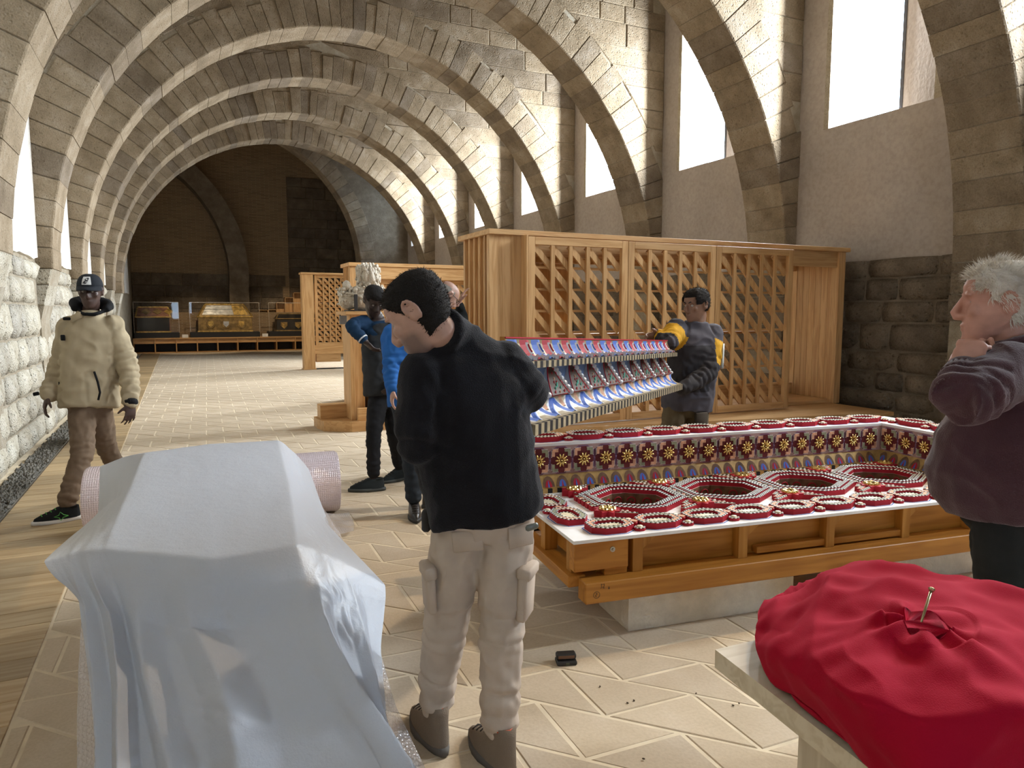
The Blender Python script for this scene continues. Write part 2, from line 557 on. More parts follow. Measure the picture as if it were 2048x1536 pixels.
# ---- the dark end bay: a lower, narrower arch in a full wall, then a half arch that dies into the end wall
def half_disc_wall(name, yk, t, cx, cz, r, xa, xb, label):
    mb = MB(); N = 40; vs_ = []; fs = []
    prof = [(cx + r, 0.0)] + [(cx + r * math.cos(math.pi * i / N), cz + r * math.sin(math.pi * i / N)) for i in range(N + 1)] + [(cx - r, 0.0)]
    for x, z in prof:
        dx, dz = x - cx, max(z - cz, 0)
        if dz <= 1e-6: o_ = (xb if dx > 0 else xa, z)
        else:
            lim = (xb - cx) if dx >= 0 else (cx - xa)
            s = min(lim / abs(dx) if abs(dx) > 1e-6 else 1e9, (Z_TOP - cz) / dz)
            o_ = (cx + dx * s, cz + dz * s)
        vs_ += [(x, yk, z), (o_[0], yk, o_[1]), (o_[0], yk + t, o_[1]), (x, yk + t, z)]
    for i in range(len(prof) - 1):
        a, b = 4 * i, 4 * (i + 1)
        fs += [(a, b, b + 1, a + 1), (a + 2, b + 2, b + 3, a + 3), (a + 3, b + 3, b, a), (a + 1, b + 1, b + 2, a + 2)]
    mb.add(vs_, fs)
    o = mb.build(name, M['stone'])
    fix_normals(o.data)
    set_props(o, label, 'arch', 'stone arches of the hall', 'structure')
    return o
a7 = half_disc_wall('stone_arch', 26.3, 0.75, 1.45, 3.2, 4.75, XL - 0.05, XR + 0.05, 'dim sandstone arch of the end bay, its right pier wide')
for i in range(26):
    a, b = math.pi * 0.5 * i / 26, math.pi * 0.5 * (i + 1) / 26
    r0, r1 = 4.74, 5.3
    poly = [(1.45 + r0 * math.cos(a), 3.2 + r0 * math.sin(a)), (1.45 + r0 * math.cos(b), 3.2 + r0 * math.sin(b)),
            (1.45 + r1 * math.cos(b), 3.2 + r1 * math.sin(b)), (1.45 + r1 * math.cos(a), 3.2 + r1 * math.sin(a))]
    add_block(a7, 'voussoir', poly, 26.285, 27.05, M['stone'], 0.008)
rib = MB()
P0 = []
for i in range(15):
    a = math.radians(-6 + 72 * i / 14)
    P0.append((-3.05 + 5.05 * math.cos(a), 3.1 + 5.05 * math.sin(a)))
q_in = [(1.98, 0.0)] + P0
q_out = [(2.75, 0.0)] + [(x + 0.62 * math.cos(math.radians(-6 + 72 * i / 14)) + 0.12, z + 0.62 * math.sin(math.radians(-6 + 72 * i / 14))) for i, (x, z) in enumerate(P0)]
vs_ = []; fs = []
for (x, z), (x2, z2) in zip(q_in, q_out):
    vs_ += [(x, 31.2, z), (x2, 31.2, z2), (x2, 32.3, z2), (x, 32.3, z)]
for i in range(len(q_in) - 1):
    a, b = 4 * i, 4 * i + 4
    fs += [(a, b, b + 1, a + 1), (a + 2, b + 2, b + 3, a + 3), (a + 3, b + 3, b, a), (a + 1, b + 1, b + 2, a + 2)]
rib.add(vs_, fs)
r_o = rib.build('stone_arch', M['stone'])
fix_normals(r_o.data)
set_props(r_o, 'half arch of sandstone rising from a pier on the dark end wall', 'arch', 'stone arches of the hall', 'structure')

# ---- side walls. right wall: plaster above, coursed stone below, a splayed window in each bay
def wall_right():
    mb = MB()
    ks = list(range(-2, 8))
    edges = [Y_BACK] + [None] + [Y_END + 0.3]
    SILL, HEAD = 4.0, 6.25
    y = Y_BACK
    core = MB()
    for k in ks:
        yf = arch_y(k)
        wa, wb = yf - 1.95, yf - 0.48
        # wall slab from y to wa (full height), then below sill and above head
        core.box((XR, y, 0), (XR + 0.62, wa, Z_TOP))
        core.box((XR, wa, 0), (XR + 0.62, wb, SILL))
        core.box((XR, wa, HEAD), (XR + 0.62, wb, Z_TOP))
        # splayed near jamb
        core.prism([(XR, wa), (XR + 0.62, wa), (XR + 0.62, yf - 1.37), (XR + 0.23, yf - 1.37)], SILL, HEAD)
        y = wb
    core.box((XR, y, 0), (XR + 0.62, Y_END + 0.3, Z_TOP))
    o = core.build('wall_right', M['plaster'])
    set_props(o, 'tan plastered side wall with a row of tall splayed windows', 'wall', None, 'structure')
    return o, ks, SILL, HEAD
wr, KS, SILL, HEAD = wall_right()
for k in range(-2, 8):
    MB().box((XR - 0.018, arch_y(k) + ARCH_T + 0.02, 0), (XR - 0.001, arch_y(k + 1) - 0.02, PLASTER_Z)).build('rubble_bed', M['mortar_dark'], wr)

# glass panes and stone surrounds
gm, gnt, gb = new_mat('window_glass')
gnt.nodes.remove(gb)
tr = nd(gnt, 'ShaderNodeBsdfTransparent'); gl = nd(gnt, 'ShaderNodeBsdfGlossy', i_Roughness=0.02)
mx = nd(gnt, 'ShaderNodeMixShader', i_0=0.012)
gnt.links.new(tr.outputs[0], mx.inputs[1]); gnt.links.new(gl.outputs[0], mx.inputs[2])
gnt.links.new(mx.outputs[0], gnt.nodes['Material Output'].inputs['Surface'])
M['glass'] = gm
M['frame_grey'] = m_plain('window_frame_paint', (0.10, 0.10, 0.11), 0.5)
M['jamb'] = m_stone('window_jamb_stone', (0.34, 0.28, 0.20), (0.42, 0.36, 0.27), (0.50, 0.44, 0.35), rnd=0.1)
for n_, k in enumerate(KS):
    yf = arch_y(k)
    w = empty('window_%d' % (n_ + 1), (XR + 0.23, yf - 0.925, SILL))
    set_props(w, 'tall bright window in the plastered wall, ' + (ORD[k] if 0 <= k < 8 else 'nearer the back wall than every arch'), 'window', 'windows of the hall', 'structure')
    lo = w.location
    def wb_(name, a, b, mat, bev=0):
        mb = MB().box((a[0] - lo.x, a[1] - lo.y, a[2] - lo.z), (b[0] - lo.x, b[1] - lo.y, b[2] - lo.z), bev)
        return mb.build(name, mat, w)
    wb_('pane', (XR + 0.235, yf - 1.37, SILL), (XR + 0.245, yf - 0.48, HEAD), M['glass'])
    wb_('window_frame', (XR + 0.215, yf - 1.385, SILL), (XR + 0.265, yf - 1.345, HEAD), M['frame_grey'])
    # stone surround on the room side
    wb_('jamb_stone', (XR - 0.004, yf - 0.479, SILL - 0.0), (XR + 0.23, yf - 0.40, HEAD), M['jamb'])
    wb_('jamb_stone', (XR - 0.004, yf - 2.08, SILL), (XR + 0.10, yf - 1.952, HEAD), M['jamb'])

# left wall
lw = MB().box((XL - 0.6, Y_BACK, 0), (XL, Y_END + 0.3, Z_TOP)).build('wall_left', M['mortar'])
set_props(lw, 'side wall of pale rubble with white plaster panels above', 'wall', None, 'structure')
# plaster panels between the arches, ragged at the foot
def ragged_panel(xp, ya, yb, zb, parent, mat, thick, name, out=1, seed=0):
    r = random.Random(seed); n = 14
    pts = []
    for i in range(n + 1):
        y = ya + (yb - ya) * i / n
        pts.append((y, zb + 0.05 * noise.noise(Vector((y * 2.1, seed, 0))) + r.uniform(-0.012, 0.012)))
    vs_ = []; fs = []
    for y, z in pts:
        vs_ += [(xp, y, z), (xp, y, Z_TOP), (xp + out * thick, y, z + 0.006), (xp + out * thick, y, Z_TOP)]
    for i in range(n):
        a, b = 4 * i, 4 * i + 4
        fs += [(a + 2, b + 2, b + 3, a + 3), (a, b, b + 2, a + 2)]
    fs += [(0, 2, 3, 1), (4 * n, 4 * n + 1, 4 * n + 3, 4 * n + 2)]
    return mesh_of(name, vs_, fs, mat), pts
for k in range(-2, 8):
    ya, yb = arch_y(k) + ARCH_T, arch_y(k + 1)
    me, _ = ragged_panel(XL, ya + 0.06, yb - 0.01, PLASTER_Z - 0.02 + 0.03 * (k % 3), lw, M['plaster_pale'], 0.035, 'plaster_panel', 1, k + 11)
    fix_normals(me); link_mesh('plaster_panel', me, lw)
for nm, w_, s_ in (('wall_back', Y_BACK, -1),):
    o = MB()
    for a, b in (((XL - 0.6, 0), (-0.4, Z_TOP)), ((1.2, 0), (XR + 0.6, Z_TOP)), ((-0.4, 3.3), (1.2, Z_TOP)), ((-0.4, 0), (1.2, 1.0))):  # gap added in the unseen wall so cool sky light reaches the foreground
        o.box((a[0], Y_BACK - 0.4, a[1]), (b[0], Y_BACK, b[1]))
    o = o.build('wall_back', M['plaster'])
    set_props(o, 'plain plastered back wall with one tall opening added to let in sky light', 'wall', None, 'structure')
we = MB().box((XL - 0.6, Y_END, 0), (XR + 0.6, Y_END + 0.4, Z_TOP)).build('wall_end')
we.data.materials.clear()
# end wall: thin courses of old brick too fine to pick apart
m, nt, b = new_mat('thin_brick_courses')
tc = nd(nt, 'ShaderNodeTexCoord'); sx_ = nd(nt, 'ShaderNodeSeparateXYZ'); cb = nd(nt, 'ShaderNodeCombineXYZ')
nt.links.new(tc.outputs['Object'], sx_.inputs[0]); nt.links.new(sx_.outputs[0], cb.inputs[0]); nt.links.new(sx_.outputs[2], cb.inputs[1])
br = nd(nt, 'ShaderNodeTexBrick', i_Scale=1.0)
br.inputs['Brick Width'].default_value = 0.34; br.inputs['Row Height'].default_value = 0.055; br.inputs['Mortar Size'].default_value = 0.009
br.inputs['Color1'].default_value = (0.20, 0.13, 0.07, 1); br.inputs['Color2'].default_value = (0.30, 0.20, 0.11, 1); br.inputs['Mortar'].default_value = (0.36, 0.28, 0.18, 1)
nt.links.new(cb.outputs[0], br.inputs['Vector']); nt.links.new(br.outputs['Color'], b.inputs['Base Color'])
b.inputs['Roughness'].default_value = 0.95
bp = nd(nt, 'ShaderNodeBump', i_Strength=0.7, i_Distance=0.02); bp.invert = True
nt.links.new(br.outputs['Fac'], bp.inputs['Height']); nt.links.new(bp.outputs['Normal'], b.inputs['Normal'])
M['thin_brick'] = m
we.data.materials.append(m)
set_props(we, 'dark end wall of thin brick courses over large stone blocks', 'wall', None, 'structure')
# big blocks low on the end wall, and the stone strip at its right
z = 0.0
while z < 3.0:
    zt = z + rnd.uniform(0.38, 0.5); x = XL
    while x < 4.3:
        w = rnd.uniform(0.6, 1.3); nx = min(x + w, 4.3)
        if nx - x > 0.2 and zt > 1.2:
            add_block(we, 'wall_block', [(x, z), (nx, z), (nx, zt), (x, zt)], Y_END - 0.05, Y_END + 0.02, M['stone_low'], 0.012)
        x = nx
    z = zt
z = 0.0
while z < 7.2:
    zt = z + rnd.uniform(0.36, 0.5); x = 4.45
    while x < 8.0:
        w = rnd.uniform(0.6, 1.2); nx = min(x + w, 8.0)
        if nx - x > 0.2 and zt > 1.2: add_block(we, 'wall_block', [(x, z), (nx, z), (nx, zt), (x, zt)], Y_END - 0.06, Y_END + 0.02, M['stone_low'], 0.012)
        x = nx
    z = zt
ce = MB().box((XL - 0.6, Y_BACK - 0.4, Z_TOP), (XR + 0.62, Y_END + 0.4, Z_TOP + 0.2)).build('ceiling', m_wood('ceiling_boards', (0.30, 0.20, 0.11), (0.2, 0.12, 0.06), 'Y'))
set_props(ce, 'dark boarded ceiling high above the arches', 'ceiling', None, 'structure')

# ---- rubble facing: every stone a rounded block of its own
def rubble_mesh(w, h, d, r, seed, flat=0.5):
    """stone w wide (local y), h high (local z), bulging d out of the wall along +x; base on x=0"""
    n = 4; vs_ = []; fs = []
    ph = Vector((seed * 3.7, seed * 1.3, 0))
    for j in range(n + 1):
        for i in range(n + 1):
            u, v = -1 + 2 * i / n, -1 + 2 * j / n
            e = (1 - abs(u) ** 5) * (1 - abs(v) ** 5)
            nz = noise.noise(ph + Vector((u * 1.3, v * 1.3, 0)))
            dd = d * (0.12 + 0.88 * (e ** 0.28) * (0.75 + 0.7 * nz))
            cu = u * (1 - 0.06 * abs(v) ** 3 + 0.05 * noise.noise(ph + Vector((0, v * 2, 5))))
            cv = v * (1 - 0.06 * abs(u) ** 3 + 0.06 * noise.noise(ph + Vector((u * 2, 0, 9))))
            vs_.append((dd, cu * w / 2, cv * h / 2))
    def id_(i, j): return j * (n + 1) + i
    for j in range(n):
        for i in range(n): fs.append((id_(i, j), id_(i + 1, j), id_(i + 1, j + 1), id_(i, j + 1)))
    ring = [id_(i, 0) for i in range(n + 1)] + [id_(n, j) for j in range(1, n + 1)] + [id_(i, n) for i in range(n - 1, -1, -1)] + [id_(0, j) for j in range(n - 1, 0, -1)]
    b0 = len(vs_)
    for q in ring: vs_.append((-0.02, vs_[q][1] , vs_[q][2]))
    for a in range(len(ring)): c = (a + 1) % len(ring); fs.append((ring[c], ring[a], b0 + a, b0 + c))
    return vs_, fs
def rubble(parent, X, out, ya, yb, za, zb, hr, wr_, d, mat, seed, maxn=300, skip=None, name='rubble_stone'):
    r = random.Random(seed); cnt = 0
    z = za; row = 0
    while z < zb - 0.06:
        h = r.uniform(*hr); zt = min(z + h, zb)
        if zb - zt < hr[0] * 0.5: zt = zb
        y = ya - r.uniform(0, 0.2)
        while y < yb:
            w = r.uniform(*wr_); ny = min(y + w, yb + 0.1)
            cy, cz = (y + ny) / 2, (z + zt) / 2
            if ny - y > 0.1 and cnt < maxn and not (skip and skip(cy, cz)):
                dd = d * r.uniform(0.6, 1.25)
                vs_, fs = rubble_mesh(ny - y - 0.02, zt - z - 0.018, dd, r, seed * 100 + cnt)
                me = mesh_of(name, vs_, fs, mat, smooth=True)
                if out < 0: fix_normals(me)
                o = link_mesh(name, me, parent)
                o.location = (X, cy, cz)
                if out < 0: o.rotation_euler = (0, 0, math.pi)
                cnt += 1
            y = ny
        z = zt
    return cnt
def in_arch(y): return any(arch_y(k) - 0.02 < y < arch_y(k) + ARCH_T + 0.02 for k in range(-2, 8))
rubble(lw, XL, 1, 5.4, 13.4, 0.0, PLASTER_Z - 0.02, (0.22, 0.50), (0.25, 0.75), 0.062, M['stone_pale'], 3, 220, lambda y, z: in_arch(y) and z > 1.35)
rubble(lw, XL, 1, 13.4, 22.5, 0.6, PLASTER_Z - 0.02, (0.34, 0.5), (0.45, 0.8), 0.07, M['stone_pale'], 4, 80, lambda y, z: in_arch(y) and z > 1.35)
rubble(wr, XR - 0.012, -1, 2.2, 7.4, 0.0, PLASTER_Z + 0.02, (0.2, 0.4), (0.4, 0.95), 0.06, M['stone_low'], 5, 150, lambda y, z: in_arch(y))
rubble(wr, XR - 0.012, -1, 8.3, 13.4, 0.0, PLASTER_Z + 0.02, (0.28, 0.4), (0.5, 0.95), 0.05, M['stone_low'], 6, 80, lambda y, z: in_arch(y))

# ---- floor: terracotta triangles laid in diagonal strips, a timber margin and a gravel drain along the left wall
fl = MB().box((XL - 0.6, Y_BACK - 0.4, -0.3), (XR + 0.6, Y_END + 0.4, -0.0045)).build('floor', M['grout'])
set_props(fl, 'floor of cream terracotta triangles with pale joints', 'floor', None, 'structure')
TL = 0.405; HYP = TL * math.sqrt(2); SH = HYP / 2
ta = math.radians(-47.0)
ex = Vector((math.cos(ta), math.sin(ta), 0)); ey = Vector((-math.sin(ta), math.cos(ta), 0))
O_T = Vector((1.432, 2.201, 0))
X_TILE = -0.635
def tri_mesh(name, pts, g=0.007):
    n_ = len(pts)
    def inset(d):
        out = []
        for i in range(n_):
            p0, p1, p2 = [Vector(pts[(i + q) % n_]) for q in (-1, 0, 1)]
            e1 = (p1 - p0).normalized(); e2 = (p2 - p1).normalized()
            n1 = Vector((-e1.y, e1.x)); n2 = Vector((-e2.y, e2.x))
            bis = (n1 + n2); k_ = d / max(0.2, bis.dot(n1))
            out.append(p1 + bis * k_)
        return out
    a = inset(g); b_ = inset(g + 0.004)
    return a, b_
near, far = [], MB()
Vt = Vector
tiles = []
for j in range(-60, 140):
    for i in range(-90, 60):
        for up in (0, 1):
            x0 = i * HYP
            if up: p = [(x0, j * SH), (x0 + HYP, j * SH), (x0 + SH, (j + 1) * SH)]
            else: p = [(x0 + HYP, j * SH), (x0 + HYP + SH, (j + 1) * SH), (x0 + SH, (j + 1) * SH)]
            w = [O_T + ex * a + ey * b_ for a, b_ in p]
            cx = sum(v.x for v in w) / 3; cy = sum(v.y for v in w) / 3
            if cx < X_TILE - 0.3 or cx > XR or cy < 0.0 or cy > 30.8: continue
            if min(v.x for v in w) < X_TILE:
                q_ = []
                for a_, b2 in zip(w, w[1:] + w[:1]):
                    if a_.x >= X_TILE: q_.append(a_)
                    if (a_.x - X_TILE) * (b2.x - X_TILE) < 0: q_.append(a_.lerp(b2, (X_TILE - a_.x) / (b2.x - a_.x)))
                w = q_
                if len(w) < 3: continue
            u_ = cx * math.cos(YAW) - cy * math.sin(YAW); f_ = cx * math.sin(YAW) + cy * math.cos(YAW)
            if f_ < 1.2 or abs(u_) > 0.8 * f_ + 0.5: vis = False
            else: vis = True
            if not vis and f_ < 0.5: continue
            tiles.append((f_ if vis else 99 + f_, [(v.x, v.y) for v in w]))
tiles.sort(key=lambda t: t[0])
rt = random.Random(21)
for q, (dist, p) in enumerate(tiles):
    n_ = len(p)
    ar = sum(p[i][0] * p[(i + 1) % n_][1] - p[(i + 1) % n_][0] * p[i][1] for i in range(n_))
    if abs(ar) < 0.012: continue
    if ar < 0: p = p[::-1]
    a, b_ = tri_mesh('t', p)
    h = -0.0015 + rt.uniform(-0.0012, 0.0012)
    vs_ = [(v.x, v.y, -0.014) for v in a] + [(v.x, v.y, h - 0.003) for v in a] + [(v.x, v.y, h) for v in b_]
    fs = [tuple(range(2 * n_, 3 * n_))] + [(s_ + i, s_ + (i + 1) % n_, s_ + n_ + (i + 1) % n_, s_ + n_ + i) for s_ in (0, n_) for i in range(n_)]
    if q < 300: link_mesh('floor_tile', mesh_of('floor_tile', vs_, fs, M['tile']), fl)
    else: far.add(vs_, fs)
fo = far.build('floor_tile_field', M['tile'], fl); fo['kind'] = 'stuff'
# timber margin
y = 0.6; rp = random.Random(3)
plank_me = [MB().box((-0.306, -0.1, 0), (0.306, 0.1, 0.016), 0.003).mesh('floor_plank', M['plank']) for _ in range(1)]
while y < 30.6:
    o = link_mesh('floor_plank', plank_me[0], fl)
    o.location = (-0.947, y, -0.0150); o.scale = (1, 0.985, 1)
    y += 0.2
MB().box((-1.264, 0.4, -0.05), (-1.256, 30.6, 0.012)).build('edge_strip', M['steel'], fl)
gv = MB(); rg = random.Random(5)
for i in range(11000):
    yy = 4.2 + 24 * rg.random() ** 1.7; xx = rg.uniform(XL + 0.10, -1.275)
    s = rg.uniform(0.010, 0.024) * (1 + 0.03 * yy)
    c = Vector((xx, yy, rg.uniform(-0.012, 0.014) + (0.05 if xx < XL + 0.12 else 0) * (XL + 0.12 - xx) / 0.12))
    pv = [c + Vector(d).normalized() * s * rg.uniform(0.7, 1.2) for d in ((1,0,.2),(-1,.1,0),(0,1,0),(.1,-1,.1),(0,.2,.8),(0,0,-.8))]
    gv.add(pv, [(0,2,4),(2,1,4),(1,3,4),(3,0,4)])
go = gv.build('gravel', M['gravel'])
set_props(go, 'strip of dark gravel along the foot of the rubble wall', 'gravel', None, 'stuff')
# ------------------------------------------------------------------ LARCH EXHIBITION FURNITURE
def add_part(parent, name, a, b, mat, bev=0.003):
    lo = parent.matrix_world.translation if False else None
    return MB().box(a, b, bev).build(name, mat, parent)

def lattice_door(parent, x0, x1, y, z0, z1, cell, t=0.042, stile=0.075, name='lattice_door', back_rails=True):
    """framed leaf: upright slats in front, diagonal slats behind them, level rails at the back"""
    d = empty(name, (x0, y, z0), 0, parent)
    W, H = x1 - x0, z1 - z0
    for a in (0, W - stile): add_part(d, 'stile', (a, 0, 0), (a + stile, 0.05, H), M['larch'])
    for b in (0, H - stile): add_part(d, 'rail', (stile, 0, b), (W - stile, 0.05, b + stile), M['larch_x'])
    iw, ih = W - 2 * stile, H - 2 * stile
    nx = max(2, round(iw / cell)); nz = max(2, round(ih / cell))
    cw, chh = iw / nx, ih / nz
    sl = MB().box((-t / 2, 0.004, 0), (t / 2, 0.030, ih), 0.002).mesh('upright_slat', M['larch'])
    for i in range(1, nx):
        o = link_mesh('upright_slat', sl, d); o.location = (stile + i * cw, 0, stile)
    rl = MB().box((0, 0.075, -0.012), (iw, 0.115, 0.012), 0.002).mesh('level_slat', M['larch_x'])
    if back_rails:
        for j in range(1, nz):
            o = link_mesh('level_slat', rl, d); o.location = (stile, 0, stile + j * chh)
    # diagonals falling to the right, clipped by the leaf
    for q in range(-nx + 1, nz):
        xa, za = 0.0, (q + 1) * chh + (nx - 1) * 0
        pts = []
        # line z = ztop - (x) * chh/cw, starting at level row q counted from the top
        k_ = chh / cw
        zt = ih - q * chh
        xs = 0.0; zs = zt
        if zs > ih: xs = (zs - ih) / k_; zs = ih
        xe = iw; ze = zt - xe * k_
        if ze < 0: xe = zt / k_; ze = 0
        if xe - xs < cw * 0.4: continue
        mb = MB().bar((stile + xs, 0.052, stile + zs), (stile + xe, 0.052, stile + ze), 0.060, 0.024, (0, 1, 0))
        mb.build('diagonal_slat', M['larch'], d)
    return d

# --- big cabinet on its platform
pf = empty('display_platform', (5.2, 6.4, 0))
set_props(pf, 'long low larch platform under the large lattice cabinet', 'platform')
def rel(poly, o): return [(x - o.location.x, y - o.location.y) for x, y in poly]
plat = [(2.62, 6.24), (7.50, 5.52), (7.56, 7.30), (2.62, 7.30)]
MB().prism(rel(plat, pf), 0.355, 0.40).build('platform_top', M['larch_x'], pf)
inn = [(2.68, 6.31), (7.42, 5.60), (7.50, 7.24), (2.68, 7.24)]
MB().prism(rel(inn, pf), 0.0, 0.355).build('platform_base', M['larch_x'], pf)

def slat_end(parent, x, y0, y1, z0, z1, n):
    w = (y1 - y0) / n
    for i in range(n):
        add_part(parent, 'end_slat', (x, y0 + i * w + 0.008, z0), (x + 0.035, y0 + i * w + 0.030, z1), M['larch'])
    add_part(parent, 'end_panel', (x + 0.035, y0, z0), (x + 0.055, y1, z1), M['larch'])

cb_ = empty('lattice_cabinet', (2.75, 6.38, 0.40))
set_props(cb_, 'large larch cabinet with three lattice doors and an open niche beside them', 'cabinet')
W, D, Hc = 4.87, 0.77, 1.95
slat_end(cb_, 0.0, 0.10, D, 0.0, Hc - 0.05, 5)
add_part(cb_, 'post', (0.0, 0.0, 0.0), (0.36, 0.06, Hc - 0.05), M['larch'])
add_part(cb_, 'post', (W - 0.11, 0.0, 0.0), (W, 0.10, Hc - 0.05), M['larch'])
add_part(cb_, 'post', (W - 0.08, D - 0.08, 0.0), (W, D, Hc - 0.05), M['larch'])
add_part(cb_, 'post', (0.06, D - 0.08, 0.0), (0.14, D, Hc - 0.05), M['larch'])
add_part(cb_, 'cabinet_top', (-0.02, -0.05, Hc - 0.05), (W + 0.02, D + 0.02, Hc), M['larch_x'])
add_part(cb_, 'header_board', (0.36, 0.03, Hc - 0.24), (W - 0.11, 0.06, Hc - 0.05), M['larch_x'])
add_part(cb_, 'back_rail', (0.14, D - 0.06, Hc - 0.25), (W - 0.08, D - 0.02, Hc - 0.05), M['larch_x'])
add_part(cb_, 'back_rail', (0.14, D - 0.06, 0.05), (W - 0.08, D - 0.02, 0.20), M['larch_x'])
add_part(cb_, 'cabinet_floor', (0.055, 0.06, 0.0), (W - 0.08, D - 0.06, 0.045), M['larch_x'])
for i in range(6):
    add_part(cb_, 'end_board', (W - 0.075, 0.10 + i * 0.098, 0.045), (W - 0.045, 0.10 + i * 0.098 + 0.096, Hc - 0.05), M['larch'], 0.002)
add_part(cb_, 'shelf', (0.06, 0.12, 0.9), (3.85, D - 0.1, 0.925), M['larch_x'])
add_part(cb_, 'back_panel', (0.14, D - 0.02, 0.2), (1.35, D, Hc - 0.25), M['larch'])
dw = 1.165
for i in range(3):
    lattice_door(cb_, 0.36 + i * dw, 0.36 + (i + 1) * dw - 0.006, -0.13, 0.015, Hc - 0.065, 0.212)
add_part(cb_, 'door_side', (0.34, -0.13, 0.0), (0.36, 0.0, Hc - 0.05), M['larch'])

# --- second, smaller lattice frame further back
mf = empty('lattice_divider', (2.66, 12.1, 0.0))
set_props(mf, 'lattice room divider with a deep header board standing behind the carved capital', 'divider')
slat_end(mf, 0.0, 0.08, 0.62, 0.0, 2.33, 4)
add_part(mf, 'post', (0.0, 0.0, 0.0), (0.30, 0.06, 2.33), M['larch'])
add_part(mf, 'post', (3.9, 0.0, 0.0), (4.1, 0.62, 2.33), M['larch'])
add_part(mf, 'frame_top', (-0.02, -0.04, 2.33), (4.12, 0.64, 2.39), M['larch_x'])
add_part(mf, 'header_board', (0.30, -0.02, 2.12), (3.9, 0.03, 2.33), M['larch_x'])
for i in range(3): lattice_door(mf, 0.30 + i * 1.2, 0.30 + (i + 1) * 1.2 - 0.01, 0.06, 0.10, 2.12, 0.2)
add_part(mf, 'plinth', (0.30, 0.0, 0.0), (3.9, 0.5, 0.10), M['larch_x'])

# --- free-standing screen further down the hall
ls = empty('lattice_screen', (3.06, 19.75, 0.0))
set_props(ls, 'tall lattice screen on a thick square post, farthest of the lattice pieces', 'screen')
add_part(ls, 'post', (0.0, 0.0, 0.0), (0.30, 0.30, 2.57), M['larch'])
add_part(ls, 'post_foot', (-0.02, -0.02, 0.0), (0.32, 0.32, 0.035), M['larch_x'])
add_part(ls, 'post', (2.6, 0.0, 0.0), (2.85, 0.30, 2.57), M['larch'])
add_part(ls, 'screen_top', (-0.03, -0.03, 2.57), (2.88, 0.33, 2.62), M['larch_x'])
lattice_door(ls, 0.34, 2.56, 0.06, 0.66, 2.56, 0.165, t=0.034)
add_part(ls, 'lower_rail', (0.30, 0.05, 0.42), (2.6, 0.15, 0.66), M['larch_x'])
add_part(ls, 'hanging_block', (0.34, 0.06, 0.20), (1.0, 0.25, 0.42), M['larch_x'])
add_part(ls, 'floor_rail', (0.30, 0.08, 0.0), (2.6, 0.16, 0.03), M['black'])

# --- stand that carries the carved capital
st = empty('sculpture_stand', (1.98, 9.35, 0.0))
set_props(st, 'tall larch stand with a broad angled foot carrying the carved capital', 'stand')
MB().prism([(-0.34, 0.30), (-0.30, 0.02), (0.02, -0.20), (0.62, -0.20), (0.66, 0.55), (-0.34, 0.55)], 0.0, 0.13).build('stand_foot', M['larch_x'], st)
MB().box((-0.30, 0.26, 0.13), (0.10, 0.50, 0.31), 0.004).build('stand_foot_block', M['larch_x'], st)
MB().box((0.05, -0.05, 0.13), (0.11, 0.40, 1.52), 0.004).build('upright_board', M['larch'], st)
MB().box((0.11, -0.02, 0.13), (0.24, 0.04, 1.52), 0.004).build('upright_board', M['larch'], st)
MB().box((0.30, -0.08, 0.13), (0.37, 0.40, 1.52), 0.004).build('upright_board', M['larch'], st)
MB().box((0.42, -0.08, 0.13), (0.48, 0.40, 1.52), 0.004).build('upright_board', M['larch'], st)
MB().box((0.11, 0.34, 0.13), (0.42, 0.40, 1.52), 0.004).build('back_board', M['larch'], st)
MB().box((0.11, -0.16, 0.13), (0.40, -0.10, 0.30), 0.004).build('stand_kerb', M['larch_x'], st)
MB().box((-0.02, -0.14, 1.52), (0.58, 0.46, 1.565), 0.004).build('stand_top', M['larch_x'], st)
MB().box((-0.10, -0.17, 1.40), (-0.01, -0.13, 1.51), 0.003).build('label_holder', M['steel'], st)

# carved capital: leaf and figure carving as one weathered block of many lobes
M['alabaster'] = m_stone('carved_alabaster', (0.52, 0.46, 0.36), (0.66, 0.60, 0.50), (0.78, 0.74, 0.66), scale=6, bump=0.6, rnd=0)
M['ebony'] = m_plain('black_mount', (0.02, 0.02, 0.02), 0.5)
cp = empty('carved_capital', (2.22, 9.45, 1.565))
set_props(cp, 'pale carved stone fragment with leaf and figure relief on its black mount', 'sculpture')
rc = random.Random(8)
mb = MB()
mb.ball((0.02, 0.0, 0.18), (0.22, 0.16, 0.17), 16, 10)
mb.ball((0.10, 0.02, 0.44), (0.15, 0.14, 0.17), 16, 10)
mb.ball((-0.16, 0.0, 0.14), (0.14, 0.12, 0.12), 14, 8)
for i in range(260):
    a = rc.uniform(0, 2 * math.pi); h = rc.uniform(0.10, 0.60)
    rr = (0.21 if h < 0.32 else 0.145) * rc.uniform(0.85, 1.08)
    cx = 0.02 if h < 0.3 else 0.10
    p = Vector((cx + rr * math.cos(a), 0.75 * rr * math.sin(a), h))
    mb.ball(p, (rc.uniform(0.010, 0.030), rc.uniform(0.010, 0.03), rc.uniform(0.014, 0.045)), 8, 5)
for i in range(9):
    a = 2 * math.pi * i / 9
    q = [Vector((0.10 + 0.14 * math.cos(a) * (1 - 0.5 * t_), 0.13 * math.sin(a) * (1 - 0.5 * t_), 0.40 + 0.24 * t_)) for t_ in (0, .35, .7, 1)]
    mb.tube(q, [0.03, 0.036, 0.028, 0.012], 8)
for i in range(70):
    mb.ball((rc.uniform(-0.30, -0.05), rc.uniform(-0.12, 0.02), rc.uniform(0.08, 0.30) ), (rc.uniform(0.012, 0.035), rc.uniform(0.012, 0.03), rc.uniform(0.012, 0.04)), 8, 5)
